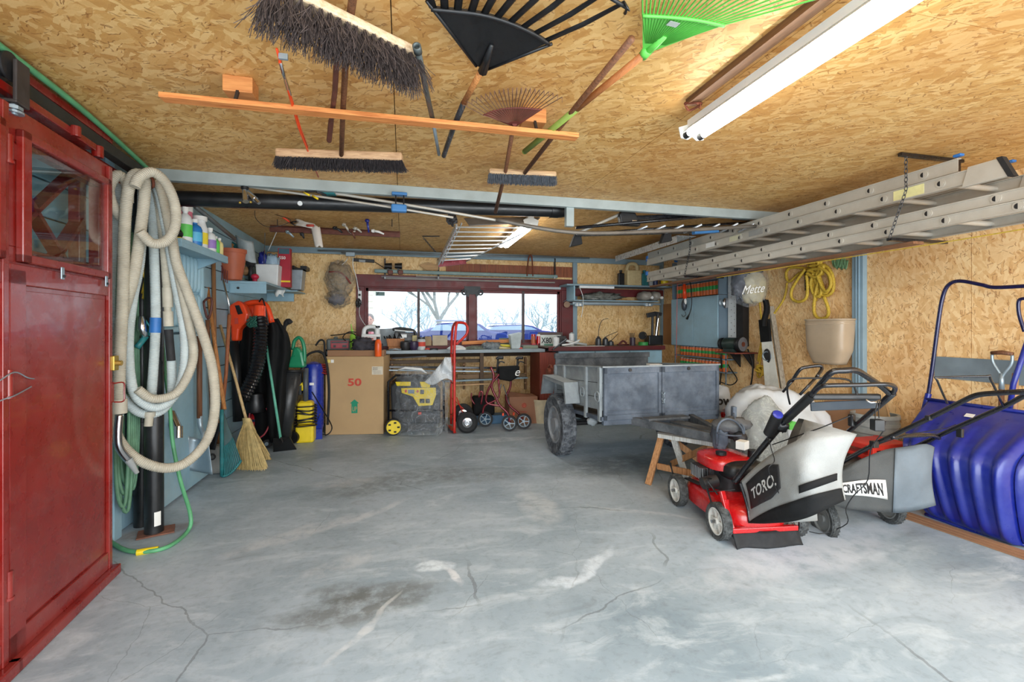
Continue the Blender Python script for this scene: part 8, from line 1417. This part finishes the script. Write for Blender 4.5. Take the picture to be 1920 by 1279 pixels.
# trouble light hanging in front of the cabinet
tl = thing('inspection_lamp', 'orange handled cage work lamp hanging before the blue cabinet', 'lamp', PX(1283, 560, 3.93)); q = lambda u, v: PX(u, v, 3.92)
b = B(); b.tube([q(1283, 533), q(1284, 560)], [.022, .028], 12); b.build('handle', orange_pl, tl, True); b = B(); b.blob(q(1283, 572), (.04, .04, .085), 0, 3, 14, 10); b.build('shade', M('lamp_dark', (66, 72, 80), .4, .3), tl, True); b = B(); b.blob(q(1285, 566), (.02, .02, .05)); b.build('bulb', white_pp, tl, True); b = B(); b.tube(cat([q(1284, 584), q(1286, 590), q(1281, 594), q(1278, 590)], 4), .004, 5); b.build('hook', dark_mt, tl)
b = B(); b.tube(cat([q(1265, 515), q(1275, 528), q(1290, 527), q(1290, 510), q(1270, 508), q(1266, 520), q(1280, 531)], 5), .009, 6); b.tube(cat([q(1290, 520), q(1296, 540), q(1297, 570), q(1293, 588)], 4), .006, 6); b.tube([q(1293, 588), q(1288, 598)], [.006, .018], 8); b.build('cord', black_pl, tl, True)
o = B().tube([q(1271, 500), q(1269, 600), q(1268, 672)], .004, 5).build('red_string', red_tube); tag(o, 'thin red cord hanging down the left door of the blue cabinet', 'cord')
# perforated post, bench grinder
b = B(); ya, yb = PX(1385, 600, 4.14).y, PX(1366, 600, 4.14).y; b.bb(4.13, RW-.001, ya, yb, 1.02, 2.2); pp_ = tag(b.build('perforated_post', hose_wh2, bevel=.003), 'white perforated metal post right of the blue cabinet', 'post')
for i in range(26): z = 1.06+i*.042; b = B(); b.cyl((4.1295, ya+(yb-ya)*(.35 if i % 2 else .65), z), (4.1285, ya+(yb-ya)*(.35 if i % 2 else .65), z), .006, n=8); b.build('hole', dark_mt, pp_)
b = B(); b.bb(4.10, RW-.001, ya-.12, ya-.005, 1.1, 1.95); tag(b.build('dark_gap_strip', M('blackish', (34, 32, 32), .7)), 'dark strip standing in for the shaded gap beside the white perforated post', 'board')  # near-black slab stands in for the shade in the gap beside the post
gd = thing('bench_grinder', 'dark green bench grinder on a small red wall shelf', 'grinder', PX(1375, 662, 4.0)); gq = PX(1373, 645, 3.98)
b = B(); yq = gq.y; b.bb(3.86, RW-.001, yq-.19, yq+.17, gq.z-.115, gq.z-.10); b.build('shelf', M('shelf_red', (126, 60, 46), .6), gd, bevel=.003); 
for dy in (-.13, .1): b = B(); b.prism([V((RW-.001, yq+dy, gq.z-.116)), V((RW-.16, yq+dy, gq.z-.116)), V((RW-.001, yq+dy, gq.z-.30))], (0, .02, 0)); b.build('bracket', dark_mt, gd)
b = B(); a_ = V((.25, -1, 0)).normalized(); b.lathe(gq-a_*.12, [(.03, 0), (.075, .02), (.08, .05), (.08, .18), (.07, .2)], a_, 22); b.box(gq-V((0, 0, .08)), (.14, .16, .04)); b.build('motor', M('grinder_green', (38, 52, 48), .35), gd, S40)
b = B(); b.lathe(gq+a_*.09, [(.095, 0), (.1, .01), (.1, .04), (.095, .05)], a_, 26); wg = b.build('guard', black_pl, gd, S40); b = B(); b.lathe(gq+a_*.142, [(.085, 0), (.085, .006)], a_, 26); w2_ = b.build('grinding_wheel', M('wheel_grey', (104, 104, 106), .7), wg, S40); b = B(); b.lathe(gq+a_*.15, [(.03, 0), (.03, .004)], a_, 18); b.build('flange', rust, w2_)
b = B(); b.lathe(gq-a_*.16, [(.07, 0), (.075, .01), (.075, .035), (.05, .045)], a_, 22); b.build('guard', black_pl, gd, S40)
b = B(); b.tube(cat([PX(1352, 664, 4.0), PX(1352, 700, 4.05), PX(1348, 735, 4.05), PX(1346, 760, 4.05)], 4), .009, 6); b.tube(cat([PX(1356, 670, 4.1), PX(1372, 695, 4.12), PX(1382, 712, 4.12), PX(1370, 722, 4.12), PX(1350, 716, 4.12)], 5), .007, 6); b.tube(cat([PX(1402, 655, 4.1), PX(1411, 680, 4.12), PX(1410, 710, 4.12), PX(1404, 738, 4.12)], 5), .009, 6); b.build('cable', black_pl, gd, True)
# ================================================================ RIGHT WALL
bgp = thing('hanging_plastic_bag', 'clear plastic bag with white script lettering hanging by the post', 'bag', PX(1405, 570, 3.9))
q5 = lambda u, v, d=5.0: C(u, v, d)
b = B(); b.blob(q5(1389, 532), (.10, .09, .17), .35, 3, 30, 20, seed=3); b.blob(q5(1404, 508), (.16, .09, .08), .35, 3, 26, 16, seed=6); b.build('dark_contents', M('dark_junk', (62, 64, 74), .7, 0, .5, 12, .5), bgp, True)
b = B(); b.blob(q5(1412, 538, 4.97), (.135, .10, .185), .14, 2, 34, 22, seed=9, e=.8); b.build('cream_sack', M('sack_cream', (176, 168, 140), .5, 0, .12, 8, .3), bgp, True)
b = B(); b.text('Mette', q5(1411, 543, 4.83), V((.97, -.23, .12)), up, (.10, .13), .003, shear=.5); b.build('lettering', white_pp, bgp)
b = B(); b.blob(q5(1404, 528, 4.99), (.22, .13, .26), .16, 2.4, 40, 26, seed=4, e=.85); b.build('film', film('bag_film2', (190, 198, 206), .12, .12, 1.4, .08), bgp, True); b = B(); b.tube([q5(1408, 505), q5(1400, 486, 5.1)], [.06, .015], 8); b.build('knot', M('knot_grey', (150, 150, 150), .5), bgp)
b = B(); b.grid(lambda u, v: C(1429+12*u+3*math.sin(v*5), 562+50*v, 5.0-.04*math.sin(3.1*u)), 6, 8, .03); tag(b.build('black_sling', black_cl, smooth=True), 'black cloth strip hanging below the plastic bag', 'cloth')
rp0 = lambda u, v, off=0: PX(u, v, RW-.045-off)
yr = thing('yellow_rope_bundle', 'big yellow rope coil tied in a knot hanging high on the right wall', 'rope', rp0(1530, 590)); b = B()
R1 = .0175
loops = [[(1490, 470), (1510, 487), (1530, 495), (1520, 505), (1500, 512), (1480, 528), (1474, 515), (1480, 503), (1500, 502), (1525, 508)], [(1520, 470), (1527, 490), (1524, 510), (1530, 530), (1538, 560)], [(1530, 468), (1534, 490), (1536, 520), (1530, 545), (1526, 580), (1532, 595), (1545, 597), (1553, 590), (1552, 575), (1544, 555)],
   [(1510, 505), (1495, 525), (1484, 545), (1485, 560), (1498, 566), (1512, 558), (1514, 535), (1512, 515)], [(1525, 500), (1545, 497), (1558, 510), (1563, 530), (1560, 548), (1545, 555), (1535, 540), (1532, 520)], [(1528, 506), (1545, 505), (1555, 520), (1556, 540), (1545, 550), (1538, 530)], [(1515, 505), (1530, 512), (1545, 500), (1530, 497), (1516, 500)], [(1512, 512), (1528, 520), (1542, 508), (1528, 504), (1514, 508)],
   [(1540, 468), (1538, 495), (1530, 515), (1526, 545), (1530, 565)], [(1508, 470), (1520, 490), (1532, 505), (1540, 530), (1548, 552)], [(1526, 512), (1520, 530), (1524, 548), (1532, 556), (1540, 548), (1536, 525)], [(1534, 500), (1552, 512), (1558, 532), (1550, 546), (1540, 536), (1530, 510)], [(1514, 498), (1530, 504), (1544, 512), (1530, 516), (1515, 508)], [(1545, 470), (1540, 490), (1532, 508), (1522, 528), (1524, 550)]]
for k, L_ in enumerate(loops): b.corr(cat([rp0(x, y, .012*(k % 4)) for x, y in L_], 5), R1, .22, .03, 8)
b.build('rope', rope_y, yr, True); b = B(); b.tube([rp0(1512, 505), rp0(1513, 545, -.02)], .02, 6); b.build('hook', black_pl, yr)
b = B(); b.corr(cat([rp0(1476, 530), rp0(1470, 560), rp0(1450, 590, .02), rp0(1436, 610, .03), rp0(1428, 640, .03), rp0(1421, 680, .03)], 5), .013, .22, .03, 8); b.corr(cat([rp0(1424, 560, .03), rp0(1428, 600, .03), rp0(1434, 625, .03), rp0(1428, 660, .04), rp0(1424, 684, .04)], 5), .013, .22, .03, 8)
for k in range(6): b.torus(rp0(1425, 688+k*2.2, .05), (math.sin(k), .3, math.cos(k)), .035+.004*k, .012, 14, 6)
tag(b.build('knotted_yellow_rope', rope_y, smooth=True), 'second yellow rope with a balled knot hanging over the white board', 'rope')
b = B(); rnd = random.Random(4)
for k in range(12): x = 1563+k*2; b.tube(cat([rp0(x, 468, .01*(k % 3)), rp0(x-2+rnd.uniform(-2, 2), 485), rp0(x+1, 503+rnd.uniform(-3, 3), .01*(k % 3)), rp0(x+5, 488)], 4), .006, 5)
tag(b.build('green_twine', M('twine_green', (110, 150, 108), .7, 0, .25, 40), smooth=True), 'pale green twine skein hanging right of the big yellow rope', 'twine')
bn = thing('beige_vinyl_bin', 'beige vinyl bin hanging on the right wall below the yellow rope', 'bin', PX(1548, 680, 4.0))
def binf(a, v):
    ang = 6.28318*a; top0, top1 = PX(1510, 604, 4.0), PX(1585, 600, 4.0); cy = (top0.y+top1.y)/2; hw = abs(top0.y-top1.y)/2
    r_ = (1-.10*v-.22*max(0, v-.7)/.3); x = 4.06-.10*0+.11*math.copysign(abs(math.cos(ang))**.5, math.cos(ang))*r_*(1+.06*math.sin(v*5)); y = cy+hw*1.0*math.copysign(abs(math.sin(ang))**.5, math.sin(ang))*r_
    z0 = PX(1548, 600, 4.0).z; z1 = PX(1548, 683, 3.98).z
    return V((min(x, RW-.01), y, z0+(z1-z0)*v-.02*math.sin(v*3)*math.cos(ang*2)*.5))
b = B(); b.grid(binf, 48, 16, .006); k0 = len(b.v); ring = [binf(i/40, 1.0) for i in range(40)]; b.add(ring, [tuple(range(40))]); b.build('bin', beige_vn, bn, True); b = B(); b.tube([binf(i/48, .0)+V((0, 0, .003)) for i in range(48)], .009, 6, True); b.tube([binf(i/48, .09) for i in range(48)], .005, 6, True); b.build('rim', M('rim_beige', (196, 176, 150), .4), bn, True)
# weathered white board with oval opening leaning on the wall
wbo = thing('white_board_plank', 'weathered white board with an oval hole leaning on the right wall', 'board', PX(1450, 750, 3.95)); A_, B_, C_, D_ = PX(1426, 620, 4.02), PX(1444, 612, 4.06), PX(1472, 800, 3.9), PX(1440, 800, 3.86)
b = B(); b.hexa([A_, B_, C_, D_], [p+V((.02, .02, 0)) for p in (A_, B_, C_, D_)]); b.build('board', M('white_weathered', (206, 206, 196), .7, 0, .1, 7, .3, 60, .3, 0, (120, 120, 110), .6), wbo, bevel=.003)
b = B(); c0 = PX(1438, 668, 3.985); b.blob(c0, (.008, .055, .085)); b.build('oval', dark_mt, wbo, True); b = B(); b.torus(c0-V((.004, 0, 0)), (1, .2, 0), .05, .007, 20, 6); b.build('oval_rim', galv, wbo)
for dx, m_, lab, nm in ((12, wood('grey_lath', (176, 166, 148), (130, 118, 100), 2), 'grey wooden lath leaning right of the white board', 'grey_lath'),): o = B(); o.beam(PX(1440+dx-6, 575, 4.12), PX(1470+dx-4, 790, 4.0), .05, .03); tag(o.build(nm, m_), lab, 'lath')
b = B(); b.prism([PX(1422, 600, 4.0), PX(1440, 598, 4.0), PX(1443, 640, 4.0), PX(1426, 642, 4.0)], (.03, 0, 0)); tag(b.build('dark_holster', black_cl), 'dark pouch strapped with wire above the white board', 'pouch')
# floor clutter behind the mowers
def bagblob(name, lab, c, r, m_, seed, flat=None, R=None, nz=.13):
    b = B(); b.blob(c, r, nz, 1.5, 48, 30, flat=flat, seed=seed, e=.9); return tag(b.build(name, m_, smooth=True), lab, 'bag')
wbg = M('white_sack', (196, 202, 206), .4, 0, .1, 5, .55, 9, .5)
c = C(1437, 800, 4.1); bagblob('white_sack', 'large white plastic sack slumped behind the red mower handle', V((c.x, c.y, .40)), (.36, .30, .42), wbg, 3, -.40)
c = C(1500, 790, 4.0); bagblob('white_sack', 'second white plastic sack with green mark right of the largest one', V((c.x, c.y, .36)), (.24, .2, .36), wbg, 8, -.36); g1_ = B(); c2 = C(1491, 802, 3.62)
g1_.prism([C(1481, 806, 3.66), C(1481, 796, 3.66), C(1487, 790, 3.66), C(1496, 792, 3.66), C(1500, 800, 3.66), C(1500, 808, 3.66)], (0, .06, 0)); tag(g1_.build('green_bag_print', lime), 'green printed patch on the white sack', 'print')
o = thing('clear_sheet_bundle', 'smoky clear plastic bundle between the white sack and the mower handle', 'bag', C(1440, 850, 3.8)); c = C(1432, 815, 3.85); b = B(); b.blob(V((c.x, c.y, .36)), (.2, .18, .36), .14, 1.6, 40, 26, flat=-.36, seed=14); b.build('film', film('grey_film', (176, 182, 178), .6, .2), o, True)
bk_ = thing('grey_pail', 'ribbed pale grey pail standing behind the dark mower', 'bucket', C(1640, 830, 3.85)); c = C(1640, 800, 4.0); f = V((c.x, c.y, .02)); b = B(); b.lathe(f, [(.14, 0), (.165, .46), (.175, .46), (.175, .49), (.168, .49), (.17, .52), (.178, .53), (.175, .56), (.155, .56), (.13, .02)], n=32, closed=True, cap=False); b.cyl(f, f+up*.02, .14, n=30); b.build('pail', M('pail_grey', (168, 176, 176), .45), bk_, S40); b = B(); b.torus(f+up*.40, (0, 0, 1), .166, .004, 32, 5); b.torus(f+up*.34, (0, 0, 1), .162, .004, 32, 5); b.build('rib', grey_pl, bk_)
rt_ = thing('red_crate', 'red plastic crate half hidden behind the dark mower bag', 'crate', C(1645, 850, 3.4)); c = C(1646, 840, 3.6); b = B()
for z in (.05, .14, .23, .32, .40): b.bb(c.x-.22, c.x+.16, c.y-.13, c.y+.13, z, z+.04)
for sx in (-.215, .155):
    for sy in (-.125, .125): b.bb(c.x+sx-.02, c.x+sx+.02, c.y+sy-.02, c.y+sy+.02, 0, .44)
b.build('crate', M('crate_red', (206, 48, 36), .45), rt_, bevel=.004)
o = B(); o.hexa([PX(1560, 850, 3.9), PX(1640, 850, 3.9), PX(1640, 850, 3.95), PX(1560, 850, 3.95)], [PX(1545, 752, 4.05), PX(1628, 740, 4.05), PX(1628, 740, 4.1), PX(1545, 752, 4.1)]); tag(o.build('leaning_cardboard', M('card_tan', (176, 136, 104), .8, 0, .06, 4)), 'tan cardboard sheet leaning on the wall behind the pail', 'cardboard')
o = B(); o.prism([PX(1640, 850, 4.0), PX(1672, 850, 4.0), PX(1668, 790, 4.05), PX(1660, 755, 4.1), PX(1636, 745, 4.12)], (.02, 0, 0)); tag(o.build('cardboard_piece', cardb), 'pale cardboard piece leaning right behind the pail', 'cardboard')
q = PX(1566, 860, 3.8); q.z = 0; o = B().beam(PX(1545, 770, 3.95), q, .03, .02).build('thin_batten', handle_w); tag(o, 'thin wooden batten leaning between the sacks and the cardboard', 'batten')
o = B().tube(cat([C(1400, 748, 4.4), C(1394, 743, 4.4), (C(1402, 739, 4.4)), C(1430, 738, 4.4), C(1455, 741, 4.4), C(1475, 748, 4.35)], 5), .018, 8).build('black_hose_arc', black_rub, smooth=True); tag(o, 'short black hose arching over the white sack', 'hose')
o = thing('low_stand', 'low whitish plank stand with red clutter beyond the trailer tongue', 'stand', C(1375, 775, 4.8)); b = B(); a_, c_ = C(1346, 768, 5.0), C(1402, 765, 4.7); b.hexa([a_, c_, c_+V((.1, .35, 0)), a_+V((.1, .35, 0))], [p+up*.03 for p in (a_, c_, c_+V((.1, .35, 0)), a_+V((.1, .35, 0)))]); b.build('plank', white_lum, o, bevel=.003)
b = B(); q = C(1392, 770, 4.75); b.beam(q, V((q.x, q.y, 0)), .05, .05); q = C(1352, 770, 5.05); b.beam(q, V((q.x, q.y, 0)), .05, .05); b.build('leg', white_lum, o); b = B(); c = C(1385, 783, 4.9); b.box(c, (.3, .2, .1)); b.build('red_tray', red_pl, o, bevel=.01)
o = thing('printed_white_bag', 'white bag with black letters standing right behind the trailer panel', 'bag', C(1357, 765, 4.9)); b = B(); c = C(1354, 748, 5.0); b.blob(c, (.1, .06, .15), .15, 3, seed=2); b.build('bag', wbg, o, True); b = B(); b.text('ow', C(1358, 752, 4.9), V((CS, -SN, 0)), up, .13, .002, bold=.03); b.build('lettering', blk_ink, o)
